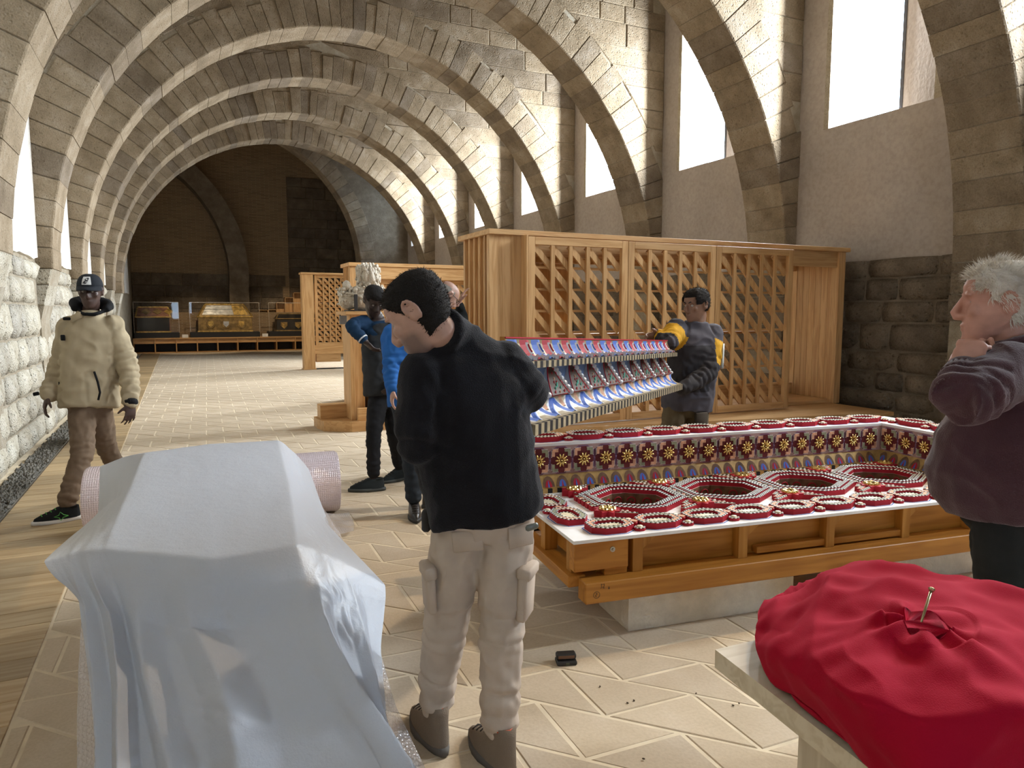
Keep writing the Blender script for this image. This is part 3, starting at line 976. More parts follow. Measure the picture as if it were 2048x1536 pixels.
mb.tube([(-0.22, -0.09, 0.24), (-0.10, -0.14, 0.22), (0.02, -0.16, 0.15), (0.12, -0.14, 0.07)], [0.012, 0.02, 0.02, 0.012], 8)
mb.ball((-0.20, -0.06, 0.34), (0.055, 0.055, 0.065), 12, 8)
mb.build('carving', M['alabaster'], cp, smooth=True)
MB().box((-0.13, -0.20, 0.0), (-0.09, -0.16, 0.22), 0.002).build('mount_bracket', M['ebony'], cp)
MB().box((-0.20, -0.14, 0.0), (0.22, 0.14, 0.02), 0.002).build('mount_plate', M['ebony'], cp)

# --- far bench with open compartments and three painted chests under glass
be = empty('display_bench', (-1.55, 30.3, 0.0))
set_props(be, 'long low larch bench with a row of open compartments against the end wall', 'bench')
BW = 7.4
add_part(be, 'bench_top', (0, 0, 0.53), (BW, 1.25, 0.575), M['larch_x'], 0.002)
add_part(be, 'bench_base', (0, 0.02, 0.0), (BW, 1.25, 0.03), M['larch_x'], 0.002)
add_part(be, 'bench_back', (0, 0.9, 0.03), (BW, 0.92, 0.53), M['black'], 0)
n = 10
for i in range(n + 1):
    x = i * BW / n
    add_part(be, 'divider', (max(0, x - 0.018), 0.0, 0.03), (min(BW, x + 0.018), 0.9, 0.53), M['larch'], 0.002)
for i in range(n):
    add_part(be, 'drawer_front', (i * BW / n + 0.018, 0.06, 0.36), ((i + 1) * BW / n - 0.018, 0.09, 0.53), M['larch_x'], 0.002)
lg = MB().box((XL + 0.01, 31.56, 0.0), (6.3, Y_END - 0.061, 1.56)).build('wall_ledge', M['thin_brick'])
set_props(lg, 'low brick ledge behind the painted chests', 'ledge', None, 'structure')
# stepped shelf
ss = empty('stepped_shelf', (3.12, 31.62, 1.56))
set_props(ss, 'stair-shaped larch shelf climbing along the ledge', 'shelf')
hs = [0.10, 0.12, 0.42, 0.63, 0.84, 1.04, 1.24, 1.44]
for i, h in enumerate(hs):
    x = i * 0.355
    u = empty('shelf_unit', (x, 0, 0), 0, ss)
    add_part(u, 'side', (0, 0, 0), (0.02, 0.42, h), M['larch'], 0.002)
    add_part(u, 'side', (0.333, 0, 0), (0.353, 0.42, h), M['larch'], 0.002)
    add_part(u, 'unit_top', (0, 0, h - 0.022), (0.353, 0.42, h), M['larch_x'], 0.002)
    add_part(u, 'unit_back', (0.02, 0.36, 0), (0.333, 0.38, h - 0.022), M['larch'], 0.0)

M['gold_leaf'] = m_plain('worn_gold_leaf', (0.55, 0.36, 0.10), 0.35, 0.6, 0.3, 30, 0.5, 9)
M['dull_gold'] = m_plain('dull_gilding', (0.26, 0.17, 0.06), 0.5, 0.4, 0.4, 30, 0.5, 7)
M['oxblood'] = m_plain('oxblood_paint', (0.22, 0.10, 0.06), 0.5, 0, 0.2, 40, 0.4, 8)
M['silver'] = m_plain('tarnished_silver', (0.5, 0.5, 0.48), 0.35, 0.5, 0.4, 12, 0.35, 5)
M['card'] = m_plain('white_card', (0.8, 0.8, 0.78), 0.7)
def chest(x0, x1, label, mats, lid_in, deco, zb=0.80, zs=1.36, zt=1.86, y0=30.62, y1=31.35):
    c = empty('painted_chest', ((x0 + x1) / 2, y0, 0.575 + 0.205))
    set_props(c, label, 'chest', 'chests under glass')
    w = (x1 - x0) / 2; d = y1 - y0; hb = zs - 0.78; ht = zt - 0.78
    add_part(c, 'chest_body', (-w, 0.02, 0.0), (w, d, hb), mats[0], 0.006)
    add_part(c, 'chest_base_trim', (-w - 0.03, 0.0, 0.0), (w + 0.03, d + 0.02, 0.05), mats[2], 0.004)
    add_part(c, 'chest_rim', (-w - 0.04, -0.01, hb), (w + 0.04, d + 0.03, hb + 0.04), mats[2], 0.004)
    a = hb + 0.04
    l0 = [(-w - 0.02, 0.0), (w + 0.02, 0.0), (w + 0.02, d), (-w - 0.02, d)]
    l1 = [(-w + lid_in, 0.30), (w - lid_in, 0.30), (w - lid_in, d - 0.12), (-w + lid_in, d - 0.12)]
    MB().add([(x, y, a) for x, y in l0] + [(x, y, ht) for x, y in l1], [(3,2,1,0),(4,5,6,7),(0,1,5,4),(1,2,6,5),(2,3,7,6),(3,0,4,7)]).build('chest_lid', mats[1], c)
    for s in (-1, 1):
        MB().bar((s * (w + 0.01), -0.005, a), (s * (w - lid_in), 0.295, ht), 0.05, 0.03).build('lid_edge', mats[2], c)
    MB().bar((-w + lid_in, 0.295, ht), (w - lid_in, 0.295, ht), 0.05, 0.04).build('lid_edge', mats[2], c)
    deco(c, w, hb, ht, a)
    return c
def medallions(c, w, hb, ht, a):
    for i in range(3):
        x = -w + 2 * w * (i * 2 + 1.5) / 7 + 0.02
        md = MB()
        md.tube([(x, 0.02, hb * 0.52), (x, -0.012, hb * 0.52)], [0.17, 0.16], 20)
        o = md.build('medallion', M['dull_gold'], c)
        sh = MB().prism([(x - 0.10, hb * 0.72), (x + 0.10, hb * 0.72), (x + 0.10, hb * 0.5), (x, hb * 0.32), (x - 0.10, hb * 0.5)], -0.03, -0.012, 1)
        sh.build('shield', M['gold_leaf'] if i != 1 else M['silver'], o)
    # silvered panel on the lid with a gilt end
    t0, t1 = 0.08, 0.92
    def lidp(u, v, off):
        x = -w - 0.02 + 0.32 * v * 0 + (2 * w + 0.04) * u
        inset = 0.28 * v
        x = (-w - 0.02 + inset) + (2 * w + 0.04 - 2 * inset) * u
        return (x, 0.30 * v - off * 0.8, a + (ht - a) * v + off * 0.6)
    for nm, ua, ub, mt in (('lid_panel', 0.07, 0.66, M['silver']), ('lid_panel', 0.67, 0.93, M['gold_leaf'])):
        q = [(ua, .12), (ub, .12), (ub, .88), (ua, .88)]
        MB().add([lidp(u, v, 0.012) for u, v in q] + [lidp(u, v, 0.0) for u, v in q], [(0,1,2,3),(7,6,5,4),(0,4,5,1),(1,5,6,2),(2,6,7,3),(3,7,4,0)]).build(nm, mt, c)
def lozenges(c, w, hb, ht, a):
    for i in range(3):
        x = -w + 2 * w * (i + 0.6) / 3.0 + 0.12
        v = 0.5; yc, zc = 0.15, (a + ht) / 2
        ty, tz = 0.30, (ht - a); l = math.hypot(ty, tz); ty, tz = ty / l, tz / l
        ny, nz = -tz, ty
        P = [(x - 0.17, yc, zc), (x, yc - ty * 0.15, zc - tz * 0.15), (x + 0.17, yc, zc), (x, yc + ty * 0.15, zc + tz * 0.15)]
        Q = [(p[0], p[1] + ny * 0.02, p[2] + nz * 0.02) for p in P]
        MB().add(P + Q, [(3,2,1,0),(4,5,6,7),(0,1,5,4),(1,2,6,5),(2,3,7,6),(3,0,4,7)]).build('lozenge', M['gold_leaf'] if i == 2 else M['dull_gold'], c)
    add_part(c, 'front_panel', (-w + 0.02, 0.0, 0.07), (w - 0.02, 0.02, hb - 0.02), M['black'], 0.002)
def shields3(c, w, hb, ht, a):
    for i in range(3):
        x = -w + 2 * w * (i + 0.5) / 3
        s = MB().prism([(x - 0.13, hb * 0.75), (x + 0.13, hb * 0.75), (x + 0.13, hb * 0.45), (x, hb * 0.2), (x - 0.13, hb * 0.45)], -0.005, 0.02, 1).build('shield', M['dull_gold'], c)
        for j in range(3):
            MB().bar((x - 0.09, -0.012, hb * (0.66 - 0.12 * j)), (x + 0.02, -0.012, hb * (0.5 - 0.12 * j)), 0.03, 0.012, (0, 1, 0)).build('bar', M['gold_leaf'], s)
def glass_case(x0, x1, label):
    g = empty('glass_case', ((x0 + x1) / 2, 30.52, 0.575))
    set_props(g, label, 'display case', 'glass cases over the chests')
    w = (x1 - x0) / 2
    add_part(g, 'black_plinth', (-w, 0.0, 0.0), (w, 0.92, 0.20), M['black'], 0.004)
    for nm, a, b in (('glass_front', (-w, 0.0, 0.2), (w, 0.008, 1.36)), ('glass_side', (-w, 0.008, 0.2), (-w + 0.008, 0.92, 1.36)),
                     ('glass_side', (w - 0.008, 0.008, 0.2), (w, 0.92, 1.36)), ('glass_top', (-w, 0.0, 1.36), (w, 0.92, 1.375))):
        add_part(g, nm, a, b, M['glass'], 0)
    M.setdefault('glass_edge', m_plain('polished_glass_edge', (0.55, 0.50, 0.42), 0.2))
    for a, b in (((-w, -0.004, 1.36), (w, 0.006, 1.376)), ((-w, -0.004, 0.2), (-w + 0.012, 0.006, 1.36)), ((w - 0.012, -0.004, 0.2), (w, 0.006, 1.36))):
        add_part(g, 'glass_edge', a, b, M['glass_edge'], 0)
glass_case(-1.50, 0.06, 'glass case on a black plinth over the chest with lozenges')
glass_case(0.44, 3.02, 'glass case on a black plinth over the gilt chest with medallions')
glass_case(3.38, 5.8, 'glass case on a black plinth over the dark chest with shields')
chest(-1.42, -0.26, 'painted chest with gilt lozenges on its lid and a black front', (M['oxblood'], M['oxblood'], M['gold_leaf']), 0.06, lozenges, zt=1.76)
chest(0.74, 2.74, 'gilded chest with sloping silvered lid and three round medallions', (M['dull_gold'], M['dull_gold'], M['gold_leaf']), 0.28, medallions, zt=1.88)
chest(3.7, 5.4, 'dark chest with small gilt shields on its front', (M['black'], M['black'], M['dull_gold']), 0.10, shields3, zs=1.28, zt=1.5)
for x, lb in ((0.25, 'small white label card between the lozenge chest and the gilt chest'), (3.20, 'small white label card between the gilt chest and the dark chest')):
    o = MB().box((x - 0.11, 30.36, 0.575), (x + 0.11, 30.44, 0.70), 0.002).build('label_card', M['card'])
    set_props(o, lb, 'label')
# loose stone by the gravel
o = link_mesh('loose_stone', mesh_of('loose_stone', *(lambda m_: (m_.v, m_.f))(MB().ball((0, 0, 0.13), (0.17, 0.30, 0.14), 14, 9)), M['stone_pale'], True))
for v in o.data.vertices: v.co *= 1 + 0.18 * noise.noise(v.co * 6)
for v in o.data.vertices: v.co.z = max(v.co.z, 0.0)
o.location = (-1.02, 9.75, 0.002)
set_props(o, 'pale loose boulder lying by the gravel strip', 'stone')
# ------------------------------------------------------------------ PAINTED CEILING SECTION ON ITS TIMBER CRATE
M['pine_old'] = m_wood('varnished_pine', (0.52, 0.22, 0.035), (0.37, 0.135, 0.015), 'X', 0.8, 0.45)
M['pine_old_y'] = m_wood('varnished_pine_cross', (0.52, 0.22, 0.035), (0.37, 0.135, 0.015), 'Y', 0.8, 0.45)
M['pine_old_z'] = m_wood('varnished_pine_upright', (0.54, 0.25, 0.05), (0.40, 0.16, 0.02), 'Z', 0.8, 0.45)
M['p_white'] = m_plain('chalk_white_paint', (0.78, 0.77, 0.76), 0.45, vary=0.05)
M['p_cream'] = m_plain('cream_paint', (0.72, 0.64, 0.45), 0.4, vary=0.2, nscale=30)
M['p_red'] = m_plain('crimson_paint', (0.36, 0.012, 0.025), 0.35, vary=0.15)
M['p_darkred'] = m_plain('dark_red_paint', (0.13, 0.02, 0.022), 0.35, vary=0.3)
M['p_blue'] = m_plain('cobalt_paint', (0.06, 0.13, 0.45), 0.35, vary=0.2)
M['p_skyblue'] = m_plain('grey_blue_paint', (0.16, 0.24, 0.42), 0.35, vary=0.3)
M['p_green'] = m_plain('sage_paint', (0.27, 0.27, 0.17), 0.45, vary=0.3, nscale=40)
M['p_teal'] = m_plain('teal_paint', (0.05, 0.27, 0.20), 0.4)
M['p_peach'] = m_plain('peach_paint', (0.62, 0.33, 0.20), 0.45, vary=0.25, nscale=40)
M['p_brown'] = m_plain('umber_paint', (0.16, 0.085, 0.045), 0.4, vary=0.4, nscale=25)
M['p_mauve'] = m_plain('mauve_paint', (0.20, 0.10, 0.17), 0.35, vary=0.3)
M['p_rose'] = m_plain('faded_rose_paint', (0.40, 0.25, 0.22), 0.45, vary=0.2)
M['p_black'] = m_plain('lamp_black_paint', (0.014, 0.012, 0.012), 0.4)
M['gilt'] = m_plain('bright_gilding', (0.80, 0.60, 0.24), 0.22, 1.0, 0.2, 40, 0.15, 20)
M['ochre'] = m_plain('ochre_gilding', (0.42, 0.26, 0.08), 0.4, 0.2, vary=0.3, nscale=20)
for k_ in ('p_red','p_blue','p_skyblue','p_brown','p_black','p_peach','p_teal','p_green','p_darkred','p_mauve'):
    M[k_].node_tree.nodes['Principled BSDF'].inputs['Roughness'].default_value = 0.6
    M[k_].node_tree.nodes['Principled BSDF'].inputs['Specular IOR Level'].default_value = 0.25
PM = [M['p_red'], M['p_cream'], M['p_white'], M['p_black'], M['p_green'], M['p_peach'], M['p_blue'], M['gilt'], M['p_darkred'], M['p_brown'], M['p_mauve'], M['ochre']]
RED, CRM, WHT, BLK, GRN, PCH, BLU, GLT, DRD, BRN, MAU, OCH = range(12)

def stretched_oct(l, w, c):
    """octagon l long, w wide, corners cut by c"""
    a, b = l / 2, w / 2
    return [(-a, -b + c), (-a + c * 1.5, -b), (a - c * 1.5, -b), (a, -b + c), (a, b - c), (a - c * 1.5, b), (-a + c * 1.5, b), (-a, b - c)]
def ring(mb, po, pi, z0, z1, top, side):
    n = len(po)
    vs_ = [(x, y, z0) for x, y in po] + [(x, y, z1) for x, y in po] + [(x, y, z1) for x, y in pi] + [(x, y, z0) for x, y in pi]
    mb.cur = side
    mb.add(vs_, [(i, (i + 1) % n, n + (i + 1) % n, n + i) for i in range(n)] + [(2*n + i, 2*n + (i+1) % n, 3*n + (i+1) % n, 3*n + i) for i in range(n)])
    mb.cur = top
    mb.add(vs_[n:3*n], [(i, (i + 1) % n, n + (i + 1) % n, n + i) for i in range(n)])
def bead_line(mb, pts, closed, z, step, r, up=0.7, ca=WHT, cb=BLK):
    P = [Vector((x, y, 0)) for x, y in pts]
    if closed: P.append(P[0])
    k = 0
    for a, b in zip(P[:-1], P[1:]):
        L = (b - a).length; n = max(1, round(L / step))
        d = (b - a).normalized(); s = Vector((-d.y, d.x, 0))
        for i in range(n):
            c = a + (b - a) * ((i + 0.5) / n)
            if k % 2 == 0:
                mb.cur = ca
                t = c + Vector((0, 0, z + r * up))
                q = [c + d * r + s * r, c - d * r + s * r, c - d * r - s * r, c + d * r - s * r]
                q = [v + Vector((0, 0, z)) for v in q]
                t4 = [t + d * r * .5 + s * r * .5, t - d * r * .5 + s * r * .5, t - d * r * .5 - s * r * .5, t + d * r * .5 - s * r * .5]
                mb.add(q + t4, [(4,5,6,7),(0,1,5,4),(1,2,6,5),(2,3,7,6),(3,0,4,7)])
            else:
                mb.cur = cb
                q = [c + d * r * .9 + s * r, c - d * r * .9 + s * r, c - d * r * .9 - s * r, c + d * r * .9 - s * r]
                q = [v + Vector((0, 0, z)) for v in q]; t4 = [v + Vector((0, 0, r * up * 0.5)) for v in q]
                mb.add(q + t4, [(4,5,6,7),(0,1,5,4),(1,2,6,5),(2,3,7,6),(3,0,4,7)])
            k += 1
def sc(poly, k): return [(x * k, y * k) for x, y in poly]
def shrink(poly, d):
    cx = 0; out = []
    n = len(poly)
    for i in range(n):
        p0, p1, p2 = [Vector(poly[(i + q) % n]) for q in (-1, 0, 1)]
        e1 = (p1 - p0).normalized(); e2 = (p2 - p1).normalized()
        n1 = Vector((-e1.y, e1.x)); n2 = Vector((-e2.y, e2.x)); bs = n1 + n2
        out.append(tuple(p1 + bs * (d / max(0.25, bs.dot(n1)))))
    return out

def oval_mesh():
    mb = MB()
    P = stretched_oct(0.225, 0.165, 0.04)
    # painted outline on the ground: blue, then red
    o1 = shrink(P, -0.012); 
    ring(mb, o1, shrink(P, -0.007), 0.0, 0.0012, BLU, BLU)
    ring(mb, P, shrink(P, 0.038), 0.0, 0.030, CRM, RED)
    q = shrink(P, 0.019)
    n = 8
    # alternate green and peach quarters inlaid in the top
    for i in range(n):
        a, b = shrink(P, 0.010), shrink(P, 0.028)
        mb.cur = GRN if i in (0, 1, 4, 5) else PCH
        mb.add([(a[i][0], a[i][1], 0.0312), (a[(i+1) % n][0], a[(i+1) % n][1], 0.0312), (b[(i+1) % n][0], b[(i+1) % n][1], 0.0312), (b[i][0], b[i][1], 0.0312)], [(0, 1, 2, 3)])
    bead_line(mb, shrink(P, 0.006), True, 0.030, 0.0115, 0.0056)
    bead_line(mb, shrink(P, 0.033), True, 0.030, 0.0115, 0.0046)
    I = shrink(P, 0.046)
    mb.cur = CRM
    mb.add([(x, y, 0.018) for x, y in I], [tuple(range(8))])
    ring(mb, I, shrink(I, 0.008), 0.0, 0.018, GRN, RED)
    bead_line(mb, shrink(I, 0.004), True, 0.018, 0.011, 0.0046)
    return mb.mesh('oval_moulding', mats=PM)
def boss_mesh():
    mb = MB()
    pl = []
    for i in range(8):
        r = 0.034 if i % 2 == 0 else 0.020
        a = math.pi * i / 4; pl.append((r * math.cos(a), r * math.sin(a)))
    mb.cur = RED; mb.prism(pl, 0.0, 0.026)
    mb.cur = PCH; mb.prism(sc(pl, 0.7), 0.026, 0.030)
    for s in (-1, 1):
        c = (0, s * 0.062)
        mb.cur = RED
        q = [(c[0] + 0.03 * math.cos(math.pi * i / 4 + .4), c[1] + 0.026 * math.sin(math.pi * i / 4 + .4)) for i in range(8)]
        mb.prism(q, 0.0, 0.014)
        bead_line(mb, [(c[0] + (x - c[0]) * .86, c[1] + (y - c[1]) * .86) for x, y in q], True, 0.014, 0.0085, 0.0042)
        mb.cur = CRM; mb.ball((c[0], c[1], 0.014), (0.02, 0.017, 0.012), 8, 4)
    return mb.mesh('boss', mats=PM)
def tile_mesh():
    """wall tile 0.14 wide, 0.16 high, standing in the xz plane and facing -y"""
    mb = MB()
    def up(poly, y0, y1, c):
        mb.cur = c; mb.prism(poly, y1, y0, 1)
    P = stretched_oct(0.134, 0.150, 0.028)
    up(P, 0.0, -0.006, MAU)
    up(shrink(P, 0.006), -0.006, -0.010, DRD)
    for sx in (-1, 1):
        for sz in (-1, 1):
            c = BRN if sx * sz > 0 else PCH
            q = [(sx * 0.020, sz * 0.062), (sx * 0.050, sz * 0.062), (sx * 0.056, sz * 0.052), (sx * 0.056, sz * 0.022), (sx * 0.040, sz * 0.022), (sx * 0.040, sz * 0.046), (sx * 0.020, sz * 0.046)]
            if sx * sz < 0: q = q[::-1]
            up(q, -0.010, -0.015, GRN if sx * sz > 0 else PCH)
            for t in range(5):
                x = sx * (0.020 + 0.008 * t); z = sz * 0.064
                mb.cur = WHT; mb.ball((x, -0.0125, z), 0.0026, 5, 3)
                mb.ball((sx * 0.0585, -0.0125, sz * (0.020 + 0.008 * t)), 0.0026, 5, 3)
    st8 = [((0.046 if i % 2 == 0 else 0.034) * math.cos(math.pi * i / 8 + .2), (0.046 if i % 2 == 0 else 0.034) * math.sin(math.pi * i / 8 + .2)) for i in range(16)]
    up(st8, -0.010, -0.014, DRD)
    return mb.mesh('rosette_tile', mats=PM)
def flower_mesh():
    mb = MB(); mb.cur = 0
    for i in range(10):
        a = 2 * math.pi * i / 10
        ax = (Vector((math.cos(a), 0, math.sin(a))), Vector((0, 1, 0)), Vector((-math.sin(a), 0, math.cos(a))))
        c = ax[0] * 0.024 + Vector((0, -0.018, 0))
        mb.ball(c, (0.017, 0.008, 0.006), 8, 5, ax)
    mb.ball((0, -0.020, 0), (0.006, 0.008, 0.006), 8, 5)
    return mb.mesh('gilt_flower', M['gilt'], smooth=True)

cpn = empty('ceiling_section', (1.61, 2.76, 0.0), math.radians(-7.0))
set_props(cpn, 'painted coffered ceiling section with red ovals and gilt rosettes lying on a pine crate', 'ceiling panel')
FL, FD, FZ = 2.72, 0.90, 0.50
# crate
crate = empty('pine_crate', (0, 0, 0), 0, cpn)
add_part(crate, 'front_board', (0.16, 0.10, 0.30), (FL + 0.2, 0.125, FZ - 0.016), M['pine_old'], 0.002)
add_part(crate, 'corner_block', (0.02, 0.035, 0.335), (0.30, 0.10, FZ - 0.016), M['pine_old'], 0.003)
add_part(crate, 'corner_block', (0.18, 0.045, 0.30), (0.30, 0.10, 0.335), M['pine_old'], 0.003)
add_part(crate, 'side_board', (0.10, 0.15, 0.33), (0.125, FD, FZ - 0.016), M['pine_old_y'], 0.002)
add_part(crate, 'side_batten', (0.03, 0.10, 0.31), (0.10, 0.16, FZ - 0.016), M['pine_old_z'], 0.002)
add_part(crate, 'side_batten', (0.03, 0.45, 0.31), (0.10, 0.51, FZ - 0.016), M['pine_old_z'], 0.002)
add_part(crate, 'bottom_beam', (0.05, -0.03, 0.20), (FL + 0.2, 0.06, 0.30), M['pine_old'], 0.004)
add_part(crate, 'bottom_beam', (0.05, 0.80, 0.20), (FL + 0.2, 0.90, 0.30), M['pine_old'], 0.004)
add_part(crate, 'side_beam', (0.0, 0.06, 0.255), (0.09, 1.0, 0.31), M['pine_old_y'], 0.004)
add_part(crate, 'crate_floor', (0.09, 0.06, 0.285), (FL + 0.1, FD, 0.30), M['pine_old'], 0.0)
for i, x in enumerate((0.33, 0.93, 1.48, 2.0, 2.5)):
    add_part(crate, 'batten', (x, 0.045, 0.30), (x + 0.055, 0.10, FZ - 0.016), M['pine_old_z'], 0.002)
    mb = MB().prism([(x + 0.055, FZ - 0.10), (x + 0.055, FZ - 0.016), (x + 0.16, FZ - 0.016)], 0.06, 0.085, 1)
    mb.build('corner_brace', M['pine_old_z'], crate)
add_part(crate, 'low_rail', (1.05, 0.055, 0.31), (1.48, 0.10, 0.345), M['pine_old'], 0.002)
add_part(crate, 'low_rail', (1.54, 0.055, 0.31), (2.0, 0.10, 0.345), M['pine_old'], 0.002)
M['zinc'] = m_plain('zinc_bolt', (0.45, 0.45, 0.43), 0.3, 0.9)
bl = MB().tube([(0.215, 0.036, 0.43), (0.215, 0.030, 0.43)], 0.013, 14); bl.ball((0.215, 0.030, 0.43), (0.007, 0.006, 0.007), 8, 5)
bl.build('bolt', M['zinc'], crate)
# pencil numbers on the beam end
M['pencil'] = m_plain('pencil_mark', (0.05, 0.035, 0.02), 0.8)
mk = MB()
cyl = [(0.105 + 0.016 * math.cos(t * math.pi / 6), 0.243 + 0.016 * math.sin(t * math.pi / 6)) for t in range(12)]
for a, b in zip(cyl, cyl[1:] + cyl[:1]): mk.bar((a[0], -0.0305, a[1]), (b[0], -0.0305, b[1]), 0.002, 0.001, (0, 1, 0))
def stroke(pl, ox, oz, s):
    for a, b in zip(pl[:-1], pl[1:]): mk.bar((ox + a[0] * s, -0.0305, oz + a[1] * s), (ox + b[0] * s, -0.0305, oz + b[1] * s), 0.002, 0.001, (0, 1, 0))
stroke([(0.3, 0), (0, 0), (0, .5), (.4, .5), (.4, 1), (0, 1)], 0.100, 0.235, 0.017)
stroke([(0, 1), (.4, 1), (.1, .6), (.4, .3), (0, 0)], 0.125, 0.272, 0.02)
stroke([(0, 0.8), (.3, 1), (.4, .7), (0, 0), (.45, 0)], 0.137, 0.272, 0.02)
stroke([(0, 0), (.4, 0), (.2, .8), (0, 0)], 0.165, 0.265, 0.014)
mk.build('pencil_mark', M['pencil'], crate)
# white ground board with coffer wells
NC = 4; CW = (FL - 0.30 - 0.08) / NC; CX0 = 0.30
Y0c, Y1c = 0.235, FD - 0.02
gb_ = MB(); gb_.cur = 0
def slab(x0, x1, y0, y1): gb_.box((x0, y0, FZ - 0.016), (x1, y1, FZ))
slab(0, FL, 0, Y0c); slab(0, CX0, Y0c, FD + 0.05); slab(CX0, FL, Y1c, FD + 0.05); slab(CX0 + NC * CW, FL, Y0c, Y1c)
ground = gb_.build('ground_board', M['p_white'], cpn)
def oct8(cx, cy, a, b, c): return [(cx + x, cy + y) for x, y in stretched_oct(2 * a, 2 * b, c)]
for i in range(NC):
    cx, cy = CX0 + (i + 0.5) * CW, (Y0c + Y1c) / 2
    co = empty('coffer', (cx, cy, FZ), 0, cpn)
    hole = stretched_oct(0.38, 0.34, 0.10)
    a, b = CW / 2, (Y1c - Y0c) / 2
    outer = [(-a, -b * .5), (-a * .5, -b), (a * .5, -b), (a, -b * .5), (a, b * .5), (a * .5, b), (-a * .5, b), (-a, b * .5)]
    mb = MB()
    mb.add([(x, y, 0) for x, y in outer] + [(x, y, 0) for x, y in hole], [(q, (q + 1) % 8, 8 + (q + 1) % 8, 8 + q) for q in range(8)])
    for sx, sy in ((-1, -1), (1, -1), (1, 1), (-1, 1)):
        mb.add([(sx * a, sy * b * .5, 0), (sx * a * .5, sy * b, 0), (sx * a, sy * b, 0)], [(0, 1, 2)])
    mb.build('coffer_ground', M['p_white'], co)
    mb = MB()
    mb.add([(x, y, 0) for x, y in hole] + [(x, y, -0.13) for x, y in hole], [(q, (q + 1) % 8, 8 + (q + 1) % 8, 8 + q) for q in range(8)] + [tuple(range(8, 16))])
    mb.build('coffer_well', M['p_brown'], co)
    # scrolls on the well sides
    scm = MB(); scm.cur = 0
    for q in range(8):
        p0, p1 = Vector((*hole[q], 0)), Vector((*hole[(q + 1) % 8], 0))
        L = (p1 - p0).length; nn = max(1, round(L / 0.075)); d = (p1 - p0).normalized(); nrm = Vector((-d.y, d.x, 0))
        for s_ in range(nn):
            c = p0 + d * (L * (s_ + .5) / nn) + nrm * 0.003
            pts = [c + d * (0.030 * (1 - t / 14) * math.cos(t * .55)) + Vector((0, 0, -0.045 + 0.030 * (1 - t / 14) * math.sin(t * .55))) for t in range(13)]
            scm.tube(pts, 0.004, 5)
    scm.build('coffer_scroll', M['p_red'], co)
    rb = MB()
    for s0, s1, h in ((-0.003, -0.024, 0.024), (-0.034, -0.056, 0.034), (-0.066, -0.090, 0.030)):
        ring(rb, shrink(hole, s1), shrink(hole, s0), 0, h, CRM if s0 > -0.02 else GRN, RED)
        bead_line(rb, shrink(hole, s0 - 0.005), True, h, 0.012, 0.0055)
        bead_line(rb, shrink(hole, s1 + 0.005), True, h, 0.012, 0.0055)
    ring(rb, shrink(hole, -0.033), shrink(hole, -0.026), 0, 0.0015, BLU, BLU); ring(rb, shrink(hole, -0.065), shrink(hole, -0.058), 0, 0.0015, BLU, BLU)
    for sx in (-1, 1):
        for sy in (-1, 1):
            for t in range(3):
                c0, c1 = (sx * (CW / 2 - 0.012), sy * (0.155 + 0.045 * t)), (sx * (CW / 2 - 0.10 - 0.03 * t), sy * (0.225 + 0.045 * t))
                if abs(c1[1]) > (Y1c - Y0c) / 2 - 0.005: continue
                rb.cur = RED; rb.bar((*c0, 0.014), (*c1, 0.014), 0.03, 0.028)
                rb.cur = PCH if t % 2 else GRN; rb.bar((*c0, 0.0286), (*c1, 0.0286), 0.022, 0.0015)
                bead_line(rb, [c0, c1], False, 0.029, 0.012, 0.0055)
    rb.build('coffer_ribs', None, co, mats=PM)
# short rib pieces and gilt star bosses between the coffers
for i in range(NC + 1):
    x = CX0 + i * CW
    if i in (0,): x += 0.03
    if i == NC: x -= 0.03
    for yy in (0.33, 0.77):
        bo = MB()
        pl = [((0.075 if q % 2 == 0 else 0.050) * math.cos(math.pi * q / 8), (0.075 if q % 2 == 0 else 0.050) * math.sin(math.pi * q / 8)) for q in range(16)]
        bo.cur = RED; bo.prism(pl, 0.0, 0.036)
        bo.cur = GLT
        for q in range(8):
            t = 2 * math.pi * q / 8
            bo.ball((0.032 * math.cos(t), 0.032 * math.sin(t), 0.038), (0.017, 0.017, 0.013), 8, 5)
        bo.ball((0, 0, 0.04), (0.016, 0.016, 0.02), 8, 5)
        o = bo.build('gilt_star', None, cpn, mats=PM); o.location = (x, yy, FZ)
    rb = MB()
    for yy in (0.45, 0.50, 0.55, 0.60, 0.65):
        rb.cur = RED; rb.box((-0.045, yy - 0.018, 0), (0.045, yy + 0.018, 0.026))
        rb.cur = GRN if int(yy * 100) % 10 else PCH; rb.box((-0.042, yy - 0.014, 0.026), (0.042, yy + 0.014, 0.028))
        bead_line(rb, [(-0.045, yy - 0.016), (0.045, yy - 0.016)], False, 0.027, 0.009, 0.004)
    o = rb.build('rib_blocks', None, cpn, mats=PM); o.location = (x, 0, FZ)
ov, bs = oval_mesh(), boss_mesh()
STEP = 0.268
def border(n, x0, y, z, rot=0):
    for i in range(n):
        o = link_mesh('oval_moulding', ov, cpn)
        b = link_mesh('boss', bs, cpn)
        if rot == 0:
            o.location = (x0 + i * STEP, y, z); b.location = (x0 + (i + 0.5) * STEP, y, z)
        else:
            o.location = (x0, y + i * STEP, z); b.location = (x0, y + (i + 0.5) * STEP, z); o.rotation_euler = b.rotation_euler = (0, 0, math.pi / 2)
border(10, 0.24, 0.125, FZ)
border(2, 0.115, 0.34, FZ, 1)
